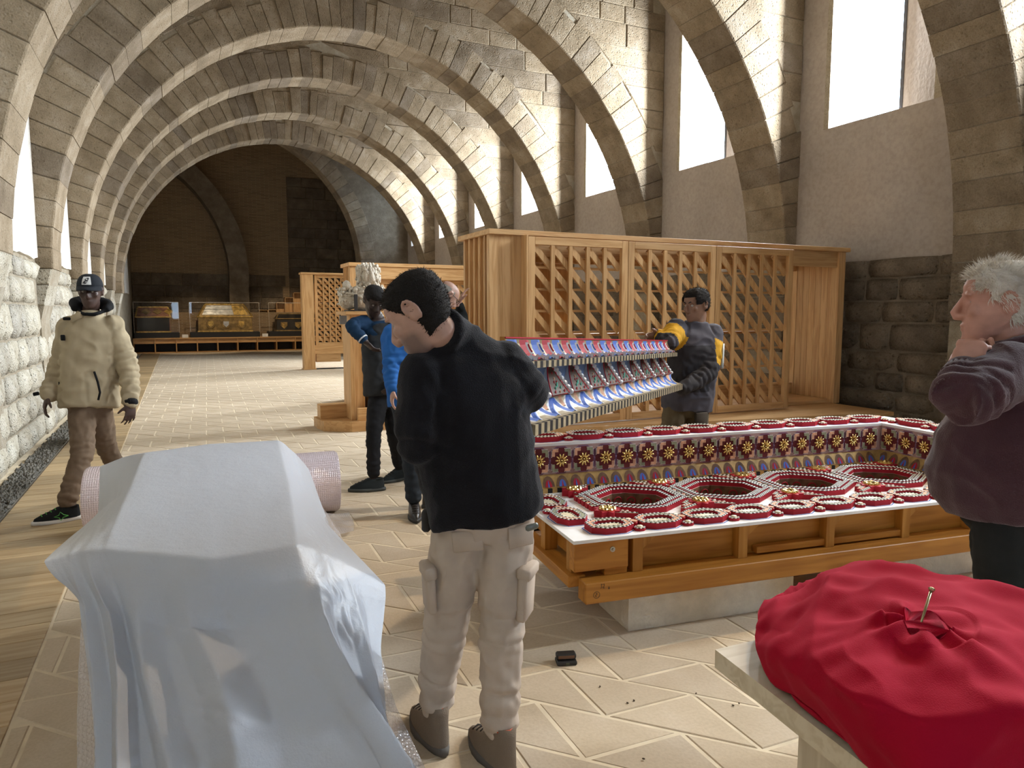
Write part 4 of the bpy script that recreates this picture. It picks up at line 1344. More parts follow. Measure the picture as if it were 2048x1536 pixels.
# upright wall along the back and the right, with rosette tiles, painted band and dentils
tm, fm_ = tile_mesh(), flower_mesh()
WH = 0.27
def wall_run(length, M4, n0, backx0):
    g = empty('cornice_wall', (0, 0, 0), 0, cpn); g.matrix_local = M4
    add_part(g, 'wall_board', (backx0, 0.0, 0.0), (length, 0.03, WH), M['p_rose'], 0.0)
    n = int(length / 0.143)
    for i in range(n):
        o = link_mesh('rosette_tile', tm, g); o.location = (0.075 + i * 0.143, 0.0, WH - 0.086); o.scale = (1.05, 1.0, 1.08)
        f = link_mesh('gilt_flower', fm_, o)
        b = MB().ball((0, 0, 0), (0.008, 0.006, 0.008), 8, 5) if i == 0 else None
        if i == 0: sm = b.mesh('stud', M['p_mauve'], True)
        if i < n - 1:
            s_ = link_mesh('stud', sm, g); s_.location = (0.075 + (i + 0.5) * 0.143, -0.006, WH - 0.087)
    # painted band of arches that leans out over the field
    bd = MB(); bd.cur = OCH
    bd.add([(backx0, 0, 0.10), (length, 0, 0.10), (length, -0.035, 0.03), (backx0, -0.035, 0.03), (backx0, -0.035, 0.0), (length, -0.035, 0.0)], [(0, 1, 2, 3), (3, 2, 5, 4)])
    m = int(length / 0.088)
    def on(u, v): return (u, -0.035 * v - 0.0018, 0.10 - 0.07 * v)
    for i in range(m):
        x = 0.045 + i * 0.088
        bd.cur = BRN
        arc = [on(x + 0.038 * math.cos(math.pi * t / 8), 0.95 - 0.85 * math.sin(math.pi * t / 8)) for t in range(9)]
        bd.add(arc, [tuple(range(9))])
        bd.cur = RED if i % 2 else BLU
        arc = [on(x + 0.022 * math.cos(math.pi * t / 8), 0.95 - 0.55 * math.sin(math.pi * t / 8)) for t in range(9)]
        bd.add([(p[0], p[1] - 0.0012, p[2] - 0.0006) for p in arc], [tuple(range(9))])
        bd.cur = BLU if i % 2 else RED
        bd.add([(p[0], p[1] - 0.0024, p[2] - 0.0012) for p in (on(x - 0.006, 0.95), on(x + 0.006, 0.95), on(x, 0.4))], [(0, 1, 2)])
    bd.build('painted_band', None, g, mats=PM)
    dn = MB(); q = 0; x = backx0
    while x < length - 0.04:
        dn.cur = BLK if q % 2 == 0 else OCH
        dn.box((x, -0.047, 0.0), (x + 0.03, -0.0352, 0.026)); x += 0.03; q += 1
    dn.build('dentils', None, g, mats=PM)
    return g
wall_run(2.62, Matrix.Translation((0.08, FD, FZ)), 18, 0.0)
wall_run(0.86, Matrix.Translation((2.70, FD, FZ)) @ Matrix.Rotation(math.radians(-90), 4, 'Z'), 6, 0.0)
add_part(cpn, 'cornice_flange', (0.05, FD + 0.0, FZ + WH), (2.98, FD + 0.25, FZ + WH + 0.016), M['p_white'], 0.0)
add_part(cpn, 'cornice_flange', (2.70, 0.05, FZ + WH), (2.98, FD, FZ + WH + 0.016), M['p_white'], 0.0)
border(10, 0.24, FD + 0.125, FZ + WH + 0.016)
border(3, 2.84, 0.22, FZ + WH + 0.016, 1)
for x in (0.10, 1.0, 1.9, 2.7):
    add_part(crate, 'rear_post', (x, FD + 0.03, 0.20), (x + 0.06, FD + 0.09, FZ + WH), M['pine_old_z'], 0.002)
# blocks under the crate
M['plasterblock'] = m_plain('rough_white_block', (0.66, 0.58, 0.46), 0.9, 0, 0.5, 40, 0.10, 12)
def rough_block(w, d, h, seed):
    mb = MB(); n = 8; bm = bmesh.new()
    bmesh.ops.create_cube(bm, size=1.0)
    bmesh.ops.subdivide_edges(bm, edges=bm.edges, cuts=5, use_grid_fill=True)
    me = bpy.data.meshes.new('support_block')
    for v in bm.verts:
        p = Vector((v.co.x * w, v.co.y * d, (v.co.z + 0.5) * h))
        nz = noise.noise(p * 9 + Vector((seed, 0, 0))) * 0.010
        if v.co.z < -0.49: nz = 0
        if abs(v.co.z - .5) < .01: nz = 0
        edge = sum(abs(abs(c) - 0.5) < 0.01 for c in v.co)
        k = 1 - (0.012 if edge >= 2 else 0)
        v.co = Vector((p.x * k + (nz if abs(v.co.x) > .49 else 0), p.y * k + (nz if abs(v.co.y) > .49 else 0), p.z))
    bm.to_mesh(me); bm.free(); me.materials.append(M['plasterblock'])
    return me
for (lx, ly, w, sd, lb) in ((0.80, 0.22, 0.98, 1, 'rough white block carrying the corner of the crate'), (2.25, 0.30, 0.9, 2, 'rough white block carrying the crate behind the red velvet')):
    o = link_mesh('support_block', rough_block(w, 0.34, 0.199, sd))
    R7 = Matrix.Rotation(math.radians(-7), 4, 'Z')
    o.location = cpn.location + R7 @ Vector((lx, ly, 0.0)); o.rotation_euler = (0, 0, math.radians(-7))
    set_props(o, lb, 'block')
M['redstrap'] = m_plain('red_webbing', (0.45, 0.02, 0.02), 0.6)
o = MB().box((-0.75, -0.025, 0.0), (0.75, 0.025, 0.006), 0.001).build('lifting_strap', M['redstrap'])
o.location = cpn.location + Matrix.Rotation(math.radians(-7), 4, 'Z') @ Vector((1.0, 0.44, 0.001)); o.rotation_euler = (0, 0, math.radians(-7))
set_props(o, 'red webbing strap lying flat on the floor behind the white block', 'strap')

# ------------------------------------------------------------------ CARVED FRIEZE HELD BY TWO MEN
FA, FB = pt(1008, 769, 2.62), pt(1333, 728, 5.26)
dv = (FB - FA); FLN = dv.length
fx = dv.normalized(); fy = Vector((-fx.y, fx.x, 0)).normalized()   # away from the viewer
fz = fx.cross(fy)
FM4 = Matrix((( fx.x, fy.x, fz.x, FA.x), (fx.y, fy.y, fz.y, FA.y), (fx.z, fy.z, fz.z, FA.z), (0, 0, 0, 1)))
fr = empty('carved_frieze', (0, 0, 0)); fr.matrix_world = FM4
set_props(fr, 'long carved and painted frieze with dentils and brackets carried by two men', 'frieze')
HF = 0.352
def fz_(z): return z - HF / 2
add_part(fr, 'back_board', (0, 0.0, fz_(0)), (FLN, 0.02, fz_(HF)), M['pine_old'], 0)
# top cove profile: t 0 top .. 1 bottom
def cove_t(t): return (-0.075 * (1 - math.cos(t * math.pi / 2)), fz_(0.350 - 0.088 * math.sin(t * math.pi / 2)))
def cove_b(t): return (-0.030 - 0.085 * (1 - math.cos(t * math.pi / 2)), fz_(0.112 - 0.076 * math.sin(t * math.pi / 2)))
M['cove_ground'] = m_plain('gold_green_ground', (0.20, 0.15, 0.06), 0.5, 0.2, vary=0.4, nscale=20)
M['shiny_white'] = m_plain('burnished_white', (0.50, 0.50, 0.51), 0.42, 0.0, vary=0.06)
M['silver_blue'] = m_plain('burnished_pale_gold', (0.38, 0.31, 0.19), 0.45, 0.2, vary=0.3, nscale=30)
FMs = [M['p_red'], M['p_blue'], M['cove_ground'], M['shiny_white'], M['p_black'], m_plain('bracket_umber', (0.055, 0.032, 0.02), 0.6, vary=0.3, spec=0.2), M['silver_blue'], M['p_teal'], M['p_skyblue'], M['gilt'], M['p_peach']]
def strip(mb, prof, x0, x1, t0, t1, lift, c, n=6, x0b=None, x1b=None):
    """patch lying on a cove between two lengths"""
    vs_ = []; fs = []
    x0b = x0 if x0b is None else x0b; x1b = x1 if x1b is None else x1b
    for i in range(n + 1):
        t = t0 + (t1 - t0) * i / n
        y, z = prof(t); k = i / n
        y1_, z1_ = prof(min(1, t + 0.05)); y0_, z0_ = prof(max(0, t - 0.05))
        ty, tz = y1_ - y0_, z1_ - z0_; l = math.hypot(ty, tz) or 1
        ny, nz = tz / l, -ty / l
        if ny > 0: ny, nz = -ny, -nz
        a, b = x0 + (x0b - x0) * k, x1 + (x1b - x1) * k
        m_ = (a + b) / 2
        vs_ += [(a, y, z), (m_, y + ny * lift, z + nz * lift), (b, y, z)]
    for i in range(n):
        q = 3 * i
        fs += [(q, q + 1, q + 4, q + 3), (q + 1, q + 2, q + 5, q + 4)]
    mb.cur = c; mb.add(vs_, fs)
cv = MB(); strip(cv, cove_t, 0, FLN, 0, 1, 0.0, 2); strip(cv, cove_b, 0, FLN, 0, 1, 0.0, 6)
cv.cur = 0
cv.box((0, -0.004, fz_(0.346)), (FLN, 0.0, fz_(0.352)))
cv.build('cove_ground', None, fr, mats=FMs)
PP = 0.118
def petal(c):
    mb = MB(); w = PP * 0.40
    strip(mb, cove_t, -w, w, 0.06, 1.0, 0.012, c)
    strip(mb, cove_t, -w * .5, w * .5, 0.15, 0.62, 0.017, 3)
    strip(mb, cove_t, -w * .28, w * .28, 0.22, 0.55, 0.020, c)
    strip(mb, cove_t, -w * .9, -w * .5, 0.66, 1.0, 0.016, 3)
    strip(mb, cove_t, w * .5, w * .9, 0.66, 1.0, 0.016, 3)
    return mb.mesh('petal', mats=FMs)
pr, pb = petal(0), petal(1)
for i in range(int(FLN / PP)):
    o = link_mesh('petal', pr if i % 2 else pb, fr); o.location = ((i + 0.5) * PP, 0, 0)
dn = MB(); x = 0; q = 0
while x < FLN - 0.030:
    dn.cur = 4 if q % 2 else 6
    dn.box((x, -0.083, fz_(0.236)), (x + 0.030, -0.072, fz_(0.262)))
    dn.cur = 4 if q % 2 else 6
    dn.box((x, -0.128, fz_(-0.006)), (x + 0.030, -0.112, fz_(0.034)))
    x += 0.030; q += 1
dn.cur = 4; dn.box((0, -0.072, fz_(0.240)), (FLN, 0.0, fz_(0.262))); dn.box((0, -0.112, fz_(0.0)), (FLN, 0.0, fz_(0.034)))
dn.cur = 0; dn.box((0, -0.040, fz_(0.106)), (FLN, 0.0, fz_(0.116)))
dn.build('dentils', None, fr, mats=FMs)
BP = 0.272
def bracket():
    mb = MB(); z0, z1 = fz_(0.116), fz_(0.240)
    wt, wb = 0.016, 0.105
    # brown painted face, leaning out at the foot
    def F(u, v, off=0.0):       # u -1..1, v 0 top..1 foot
        w = wt + (wb - wt) * v ** 0.85
        return (u * w, -0.012 - 0.055 * v ** 1.5 - off, z1 + (z0 - z1) * v)
    N = 6
    vs_ = []; fs = []
    for i in range(N + 1):
        v = i / N
        a, b = F(-1, v), F(1, v)
        vs_ += [a, b, (b[0], 0, b[2]), (a[0], 0, a[2])]
    for i in range(N):
        q = 4 * i; mb.cur = 5; mb.add(vs_[q:q + 8], [(0, 1, 5, 4)])
        mb.cur = 3; mb.add(vs_[q:q + 8], [(1, 2, 6, 5), (3, 0, 4, 7)])
    mb.cur = 5; mb.add(vs_[-4:], [(0, 1, 2, 3)])
    for s in (-1, 1):           # red edge
        for i in range(N):
            a, b = F(s, i / N, 0.001), F(s, (i + 1) / N, 0.001)
            mb.cur = 0; mb.bar(a, b, 0.007, 0.004, (0, 1, 0))
    for (u, v, r, c) in ((0, .72, .016, 7), (-.35, .80, .011, 7), (.35, .80, .011, 7), (0, .5, .008, 10), (0, .3, .006, 0), (-.2, .6, .007, 0), (.2, .6, .007, 0), (-.55, .92, .010, 0), (.55, .92, .010, 0), (0, .93, .008, 10)):
        p = F(u, v, 0.002); mb.cur = c
        mb.ball(p, (r * .55, 0.003, r), 8, 4)
    return mb.mesh('bracket', mats=FMs)
def scallops():
    mb = MB(); z0, z1 = fz_(0.116), fz_(0.240)
    # white stepped edge beside the blue panel
    for i in range(7):
        v = i / 6; w = 0.016 + 0.089 * v ** 0.85
        mb.cur = 3; mb.ball((w + 0.016, -0.015 - 0.050 * v ** 1.5, z1 + (z0 - z1) * (v * .92 + .04)), (0.017, 0.018, 0.013), 8, 5)
    return mb.mesh('scroll_edge', mats=FMs)
bm_, se_ = bracket(), scallops()
bpn = MB().prism([(-BP / 2 + 0.024, fz_(0.238)), (BP / 2 - 0.024, fz_(0.238)), (BP / 2 - 0.05, fz_(0.19)), (0.0, fz_(0.125)), (-BP / 2 + 0.05, fz_(0.19))][::-1], -0.006, 0.0, 1).mesh('blue_panel', M['p_skyblue'])
for i in range(int(FLN / BP)):
    x = (i + 0.6) * BP
    o = link_mesh('bracket', bm_, fr); o.location = (x, 0, 0)
    s_ = link_mesh('scroll_edge', se_, fr); s_.location = (x, 0, 0)
    if i < int(FLN / BP) - 1:
        p_ = link_mesh('blue_panel', bpn, fr); p_.location = (x + BP / 2, 0, 0)
def wave():
    mb = MB(); w = 0.205
    def zig(off, wd, lift, c):
        strip(mb, cove_b, -w / 2 - wd / 2, -w / 2 + wd / 2, 0.1, 0.9, lift, c, 6, -wd / 2, wd / 2)
        strip(mb, cove_b, w / 2 - wd / 2, w / 2 + wd / 2, 0.1, 0.9, lift, c, 6, -wd / 2, wd / 2)
    zig(0, 0.088, 0.004, 3); zig(0, 0.064, 0.008, 1)
    strip(mb, cove_b, -0.02, 0.02, 0.05, 0.5, 0.008, 10)
    return mb.mesh('wave_leaf', mats=FMs)
wm = wave()
for i in range(int(FLN / 0.205)):
    o = link_mesh('wave_leaf', wm, fr); o.location = ((i + .5) * 0.205, 0, 0)

# ------------------------------------------------------------------ SHEETS: paper, bubble wrap, velvet
def net_surface(net, nu, nv, lin=0.0):
    """Catmull-Rom surface through a net of points"""
    A = np.array([[tuple(p) for p in r] for r in net], float)
    def cr(A, n):
        m = A.shape[0]
        B = np.concatenate([2 * A[:1] - A[1:2], A, 2 * A[-1:] - A[-2:-1]])
        out = []
        for s in np.linspace(0, m - 1, n):
            i = min(int(s), m - 2); t = s - i
            p0, p1, p2, p3 = B[i], B[i + 1], B[i + 2], B[i + 3]
            L_ = p1 * (1 - t) + p2 * t
            out.append(lin * L_ + (1 - lin) * 0.5 * ((2 * p1) + (-p0 + p2) * t + (2 * p0 - 5 * p1 + 4 * p2 - p3) * t ** 2 + (-p0 + 3 * p1 - 3 * p2 + p3) * t ** 3))
        return np.array(out)
    A = cr(A, nv)
    A = np.swapaxes(cr(np.swapaxes(A, 0, 1), nu), 0, 1)
    return A
def sheet(name, G, mat, disp=None, parent=None):
    nv, nu, _ = G.shape
    du = np.gradient(G, axis=1); dvv = np.gradient(G, axis=0)
    N = np.cross(du, dvv); N /= (np.linalg.norm(N, axis=2, keepdims=True) + 1e-9)
    if N[:, :, 2].mean() < 0: N = -N
    V = []
    for j in range(nv):
        for i in range(nu):
            p = Vector(G[j, i]); n_ = Vector(N[j, i])
            d = disp(i / (nu - 1), j / (nv - 1), p) if disp else 0
            V.append(p + n_ * d)
    F = [(j * nu + i, j * nu + i + 1, (j + 1) * nu + i + 1, (j + 1) * nu + i) for j in range(nv - 1) for i in range(nu - 1)]
    return link_mesh(name, mesh_of(name, V, F, mat, True), parent)
def ground_pt(x, y, z):
    a, b = pt(x, y, 1.0), Vector((0, 0, CAM_H))
    d = a - b
    return b + d * ((z - CAM_H) / d.z)

m, nt, b = new_mat('tissue_paper')
tc = nd(nt, 'ShaderNodeTexCoord')
n1 = nd(nt, 'ShaderNodeTexNoise', i_Scale=26.0, i_Detail=8.0, i_Roughness=0.65); nt.links.new(tc.outputs['Object'], n1.inputs['Vector'])
n2 = nd(nt, 'ShaderNodeTexNoise', i_Scale=160.0, i_Detail=2.0); nt.links.new(tc.outputs['Object'], n2.inputs['Vector'])
b.inputs['Base Color'].default_value = (0.58, 0.62, 0.69, 1); b.inputs['Roughness'].default_value = 0.32
b.inputs['Specular IOR Level'].default_value = 0.6
ad = nd(nt, 'ShaderNodeMath', operation='MULTIPLY_ADD', i_1=0.25); nt.links.new(n2.outputs['Fac'], ad.inputs[0]); nt.links.new(n1.outputs['Fac'], ad.inputs[2])
bp = nd(nt, 'ShaderNodeBump', i_Strength=0.35, i_Distance=0.012); nt.links.new(ad.outputs[0], bp.inputs['Height']); nt.links.new(bp.outputs['Normal'], b.inputs['Normal'])
tl = nd(nt, 'ShaderNodeBsdfTranslucent'); tl.inputs['Color'].default_value = (0.55, 0.58, 0.63, 1)
ms = nd(nt, 'ShaderNodeMixShader', i_0=0.25)
nt.links.new(b.outputs[0], ms.inputs[1]); nt.links.new(tl.outputs[0], ms.inputs[2]); nt.links.new(ms.outputs[0], nt.nodes['Material Output'].inputs['Surface'])
M['paper'] = m
m, nt, b = new_mat('bubble_film')
tc = nd(nt, 'ShaderNodeTexCoord'); v = nd(nt, 'ShaderNodeTexVoronoi', i_Scale=70.0); v.inputs['Randomness'].default_value = 0.15
nt.links.new(tc.outputs['Object'], v.inputs['Vector'])
b.inputs['Base Color'].default_value = (0.82, 0.70, 0.74, 1); b.inputs['Roughness'].default_value = 0.15; b.inputs['Specular IOR Level'].default_value = 0.8
rr_ = ramp(nt, v.outputs['Distance'], [(0.0, (1, 1, 1)), (0.45, (0.75, 0.75, 0.75)), (0.6, (0, 0, 0))])
bp = nd(nt, 'ShaderNodeBump', i_Strength=0.9, i_Distance=0.006); nt.links.new(rr_, bp.inputs['Height']); nt.links.new(bp.outputs['Normal'], b.inputs['Normal'])
M['bubble_roll'] = m
m2 = m.copy(); m2.name = 'bubble_film_sheet'; nt = m2.node_tree; b = nt.nodes['Principled BSDF']
b.inputs['Base Color'].default_value = (0.72, 0.70, 0.72, 1)
tr = nd(nt, 'ShaderNodeBsdfTransparent'); ms = nd(nt, 'ShaderNodeMixShader', i_0=0.5)
nt.links.new(tr.outputs[0], ms.inputs[1]); nt.links.new(b.outputs[0], ms.inputs[2]); nt.links.new(ms.outputs[0], nt.nodes['Material Output'].inputs['Surface'])
M['bubble_sheet'] = m2

g_ = ground_pt
TOPN = [
 [g_(200,932,.60), g_(245,915,.74), g_(290,905,.82), g_(420,888,.83), g_(555,880,.82), g_(590,905,.75), g_(616,936,.62)],
 [g_(196,1025,.50), g_(228,1000,.66), g_(255,985,.775), g_(420,975,.785), g_(578,968,.775), g_(620,1008,.65), g_(662,1056,.50)],
 [g_(88,1122,.665), g_(150,1105,.69), g_(212,1098,.715), g_(420,1116,.712), g_(594,1090,.715), g_(680,1120,.60), g_(770,1170,.47)],
]
far_row = [p + Vector((0.0, 0.10, -0.30)) for p in TOPN[0]]
D4, D5, D6 = 2.42, 2.26, 2.12
FRONT = [
 [pt(152,1205,D4+.05), pt(196,1225,D4), pt(262,1240,D4), pt(430,1262,D4-.02), pt(622,1235,D4), pt(700,1262,D4+.05), pt(766,1290,D4+.13)],
 [pt(172,1370,D5+.06), pt(222,1390,D5), pt(300,1400,D5), pt(478,1410,D5-.02), pt(690,1400,D5), pt(740,1420,D5+.05), pt(780,1440,D5+.10)],
 [pt(192,1570,D6+.08), pt(240,1575,D6), pt(330,1580,D6), pt(520,1590,D6-.02), pt(790,1580,D6), pt(805,1590,D6+.04), pt(806,1600,D6+.08)],
]
NET = [far_row] + TOPN + FRONT
rw = [(0.13, 0.06, 0.022), (0.24, 0.075, 0.034), (0.36, 0.06, 0.024), (0.47, 0.07, 0.030), (0.69, 0.09, 0.036), (0.86, 0.06, 0.020)]
def paper_disp(u, v, p):
    d = 0.004 * noise.noise(Vector((u * 7, v * 9, 1))) + 0.002 * noise.noise(Vector((u * 24, v * 22, 4)))
    k = max(0.0, min(1.0, (v - 0.50) / 0.18))          # the hanging front
    for c, w, a in rw:
        uu = u - (c + (c - 0.42) * 0.35 * (v - 0.5) + 0.012 * math.sin(v * 13 + c * 20))
        d += k * a * (0.45 + 0.9 * (v - 0.5)) * 2.6 * max(0.0, 1 - abs(uu) / (w * 0.8))
    d -= k * 0.012
    # crumple near the right shoulder and low on the front
    for (cu, cv_, r, a) in ((0.78, 0.60, 0.08, 0.020), (0.45, 0.86, 0.07, 0.022), (0.84, 0.66, 0.06, 0.016)):
        q = math.hypot((u - cu), (v - cv_)) / r
        if q < 1: d += a * (1 - q) * (0.5 + abs(noise.noise(Vector((u * 26, v * 26, 7)))) * 1.8)
    return d
pp = sheet('packing_paper', net_surface(NET, 170, 190, 0.72), M['paper'], paper_disp)
set_props(pp, 'sheet of white tissue paper draped over the packed piece on a table', 'paper')
# bubble wrap showing below the paper
def mod(r, l, rr, down, dd):
    q = list(r); return [q[0] + Vector((-l, dd, -down)), q[1] + Vector((-l * .5, dd, -down)), q[2] + Vector((0, dd, -down)), q[3] + Vector((0, dd, -down)), q[4] + Vector((0, dd, -down)), q[5] + Vector((rr * .5, dd, -down)), q[6] + Vector((rr, dd, -down))]
BN = [mod(TOPN[0], -0.03, -0.03, 0.05, 0.0), mod(TOPN[1], 0.0, 0.05, 0.05, 0.0), mod(TOPN[2], -0.14, -0.06, 0.06, 0.10), mod(FRONT[0], -0.01, 0.0, 0.0, 0.11), mod(FRONT[1], 0.03, 0.04, 0.0, 0.07), mod(FRONT[2], 0.06, 0.11, 0.0, 0.07)]
bw = sheet('bubble_wrap_sheet', net_surface(BN, 50, 60, 0.85), M['bubble_sheet'], lambda u, v, p: 0.004 * noise.noise(p * 9))
set_props(bw, 'clear bubble wrap sheet hanging out below the tissue paper', 'bubble wrap')
# table that carries it
tb = empty('packing_table', (0.09, 3.35, 0))
set_props(tb, 'plain narrow table hidden under the tissue paper', 'table')
MB().add([(-0.24, -0.46, 0.60), (0.24, -0.46, 0.60), (0.26, 0.76, 0.70), (-0.24, 0.76, 0.70), (-0.24, -0.46, 0.56), (0.24, -0.46, 0.56), (0.26, 0.76, 0.66), (-0.24, 0.76, 0.66)],
         [(0,1,2,3),(7,6,5,4),(0,4,5,1),(1,5,6,2),(2,6,7,3),(3,7,4,0)]).build('table_top', M['pine_old_y'], tb)
for sx in (-0.2, 0.2):
    for yy, zt in ((-0.40, 0.565), (0.68, 0.655)):
        add_part(tb, 'leg', (sx - 0.025, yy - 0.025, 0), (sx + 0.025, yy + 0.025, zt), M['pine_old_z'], 0.002)
# big roll of bubble wrap behind the table
ro = empty('bubble_wrap_roll', (0.21, 5.62, 0.0), math.radians(-4))
set_props(ro, 'thick pinkish roll of bubble wrap lying behind the covered table', 'bubble wrap')
rb = MB(); RR = 0.235
n = 40
prof = []
vs_ = []; fs = []
for xi, x in enumerate((-0.84, -0.82, 0.0, 0.86, 0.88)):
    r = RR - (0.012 if xi in (0, 4) else 0)
    for j in range(n):
        a = 2 * math.pi * j / n
        w = 1 + 0.02 * math.sin(a * 3 + x * 2)
        vs_.append((x, r * w * math.cos(a), RR + r * w * math.sin(a)))
for i in range(4):
    for j in range(n): fs.append((i*n+j, i*n+(j+1)%n, (i+1)*n+(j+1)%n, (i+1)*n+j))
rb.add(vs_, fs)
rb.build('wrap_layers', M['bubble_roll'], ro, smooth=True)
for s, x in ((-1, -0.835), (1, 0.875)):
    q = MB()
    for i in range(6):
        r0, r1 = RR * (0.95 - i * 0.14), RR * (0.95 - (i + 1) * 0.14) + 0.006
        vs_ = []
        for r, dx in ((r0, 0.0), (r1, -0.008 * s)):
            vs_ += [(x + dx, r * math.cos(2*math.pi*j/n), RR + r * math.sin(2*math.pi*j/n)) for j in range(n)]
        q.add(vs_, [(j, (j+1) % n, n + (j+1) % n, n + j) for j in range(n)])
    q.build('roll_end', M['bubble_roll'], ro, smooth=True)
# loose tail of the roll on the floor
tail = [[Vector((0.60 + 0.0, 5.35 - 0.0, 0.03)), Vector((0.9, 5.33, 0.03)), Vector((1.12, 5.30, 0.02))], [Vector((0.62, 5.1, 0.012)), Vector((0.9, 5.08, 0.03)), Vector((1.10, 5.05, 0.012))], [Vector((0.62, 4.85, 0.05)), Vector((0.88, 4.85, 0.012)), Vector((1.05, 4.83, 0.02))]]
o = sheet('bubble_wrap_tail', net_surface(tail, 24, 24), M['bubble_sheet'], lambda u, v, p: 0.012 * noise.noise(p * 9) + 0.012)
set_props(o, 'loose bubble wrap end spread on the tiles beside the roll', 'bubble wrap')
off = [[g_(238,868,.02), g_(262,864,.10), g_(300,878,.05), g_(330,892,.0)], [g_(232,900,.12), g_(262,900,.22), g_(300,905,.14), g_(330,912,.05)], [g_(225,935,.05), g_(258,940,.10), g_(296,945,.05), g_(330,950,.02)]]
off = [[Vector((-0.30, 7.6, 0.02)), Vector((-0.20, 7.7, 0.16)), Vector((-0.1, 7.55, 0.12)), Vector((0.25, 7.4, 0.012))], [Vector((-0.28, 7.0, 0.012)), Vector((-0.18, 7.0, 0.20)), Vector((-0.05, 6.95, 0.10)), Vector((0.25, 6.9, 0.012))], [Vector((-0.25, 6.5, 0.012)), Vector((-0.15, 6.45, 0.10)), Vector((0.0, 6.4, 0.05)), Vector((0.25, 6.35, 0.012))]]
o = sheet('loose_paper', net_surface(off, 30, 24), M['paper'], lambda u, v, p: 0.01 * noise.noise(p * 6))
set_props(o, 'curled white paper sheet lying on the tiles behind the roll', 'paper')

# pine bench with the velvet bundle
M['pine_raw'] = m_wood('raw_pine', (0.66, 0.58, 0.44), (0.55, 0.46, 0.32), 'X', 1.2, 0.55, 0.05)
M['pine_raw_z'] = m_wood('raw_pine_upright', (0.62, 0.54, 0.42), (0.50, 0.42, 0.31), 'Z', 1.2, 0.55, 0.05)
pb_ = empty('pine_bench', (1.5, 0.75, 0.0))
set_props(pb_, 'raw pine bench with a thick top under the red velvet bundle', 'bench')
top = [(1.128, 1.262), (2.15, 1.235), (2.10, 0.10), (0.985, 0.10)]
MB().prism([(x - 1.5, y - 0.75) for x, y in top][::-1], 0.705, 0.75).build('bench_top', M['pine_raw'], pb_)
MB().prism([(x - 1.5, y - 0.75) for x, y in [(1.155, 1.03), (1.20, 1.03), (1.13, 0.2), (1.085, 0.2)]], 0.0, 0.705).build('side_panel', M['pine_raw_z'], pb_)
MB().prism([(x - 1.5, y - 0.75) for x, y in [(1.95, 1.03), (2.0, 1.03), (1.98, 0.2), (1.93, 0.2)]], 0.0, 0.705).build('side_panel', M['pine_raw_z'], pb_)
m, nt, b = new_mat('red_velvet')
b.inputs['Base Color'].default_value = (0.34, 0.004, 0.022, 1); b.inputs['Roughness'].default_value = 0.85; b.inputs['Specular IOR Level'].default_value = 0.08
b.inputs['Sheen Weight'].default_value = 0.18; b.inputs['Sheen Roughness'].default_value = 0.35; b.inputs['Sheen Tint'].default_value = (0.9, 0.08, 0.16, 1)
tc = nd(nt, 'ShaderNodeTexCoord'); n1 = nd(nt, 'ShaderNodeTexNoise', i_Scale=420.0, i_Detail=2.0); nt.links.new(tc.outputs['Object'], n1.inputs['Vector'])
bp = nd(nt, 'ShaderNodeBump', i_Strength=0.3, i_Distance=0.002); nt.links.new(n1.outputs['Fac'], bp.inputs['Height']); nt.links.new(bp.outputs['Normal'], b.inputs['Normal'])
M['velvet'] = m
UPZ = Vector((0, 0, 1))
NAIL = ground_pt(1840, 1252, 0.968)
def velvet_disp(u, v, p):
    d = 0.016 * noise.noise(p * 7 + Vector((3, 1, 0))) + 0.008 * noise.noise(p * 17)
    q = p - NAIL; r = q.length
    ang = math.atan2(q.y, q.x)
    f = math.exp(-(r / 0.12) ** 2)
    d += f * 0.012 * math.sin(ang * 7 + 4 * noise.noise(p * 8)) * min(1, r / 0.03) - 0.012 * math.exp(-(r / 0.02) ** 2)
    # soft curling ridges
    d += 0.010 * (1 - abs(noise.noise(p * 6 + Vector((9, 2, 4)))) * 3.0) * (1 if 0.1 < v < 0.9 else 0)
    return d
EDGE = [(1625,1270,.92),(1640,1190,.93),(1700,1128,.945),(1850,1140,.945),(2000,1162,.945),(2150,1230,.94),(2150,1400,.93),(2000,1425,.93),(1860,1440,.92),(1770,1415,.92),(1690,1385,.92),(1635,1330,.92)]
FOOT = [(1516,1262,.79),(1535,1200,.80),(1690,1150,.76),(1850,1165,.76),(2000,1190,.76),(2250,1250,.76),(2250,1500,.76),(2010,1600,.78),(1880,1640,.78),(1770,1550,.78),(1650,1455,.77),(1560,1370,.77)]
ctr = ground_pt(1850, 1275, .955)
E3 = [ground_pt(*e) for e in EDGE]; F3 = [ground_pt(*f) for f in FOOT]
rings_ = []
for t in np.linspace(0, 1, 7)[1:]: rings_.append([ctr.lerp(e, t) + UPZ * 0.02 * (1 - t * t) for e in E3])
rings_.append([e.lerp(f, 0.28) - UPZ * 0.012 for e, f in zip(E3, F3)])
rings_.append([e.lerp(f, 0.65) for e, f in zip(E3, F3)])
rings_.append(F3)
rings_.append([f + (f - ctr).normalized() * -0.03 - UPZ * 0.012 for f in F3])
NA, NR = 180, 90
P_ = np.array([[tuple(v) for v in (r[-1:] + r + r[:2])] for r in rings_])
def velvet_pt(a, s):
    i = min(int(s), len(rings_) - 2); t = s - i
    j = int(a) % 12; q = a - int(a)
    def row(i):
        p0, p1, p2, p3 = P_[i][j], P_[i][j + 1], P_[i][j + 2], P_[i][(j + 3) if j < 11 else 3]
        return 0.5 * ((2*p1) + (-p0+p2)*q + (2*p0-5*p1+4*p2-p3)*q*q + (-p0+3*p1-3*p2+p3)*q**3)
    return row(i) * (1 - t) + row(i + 1) * t
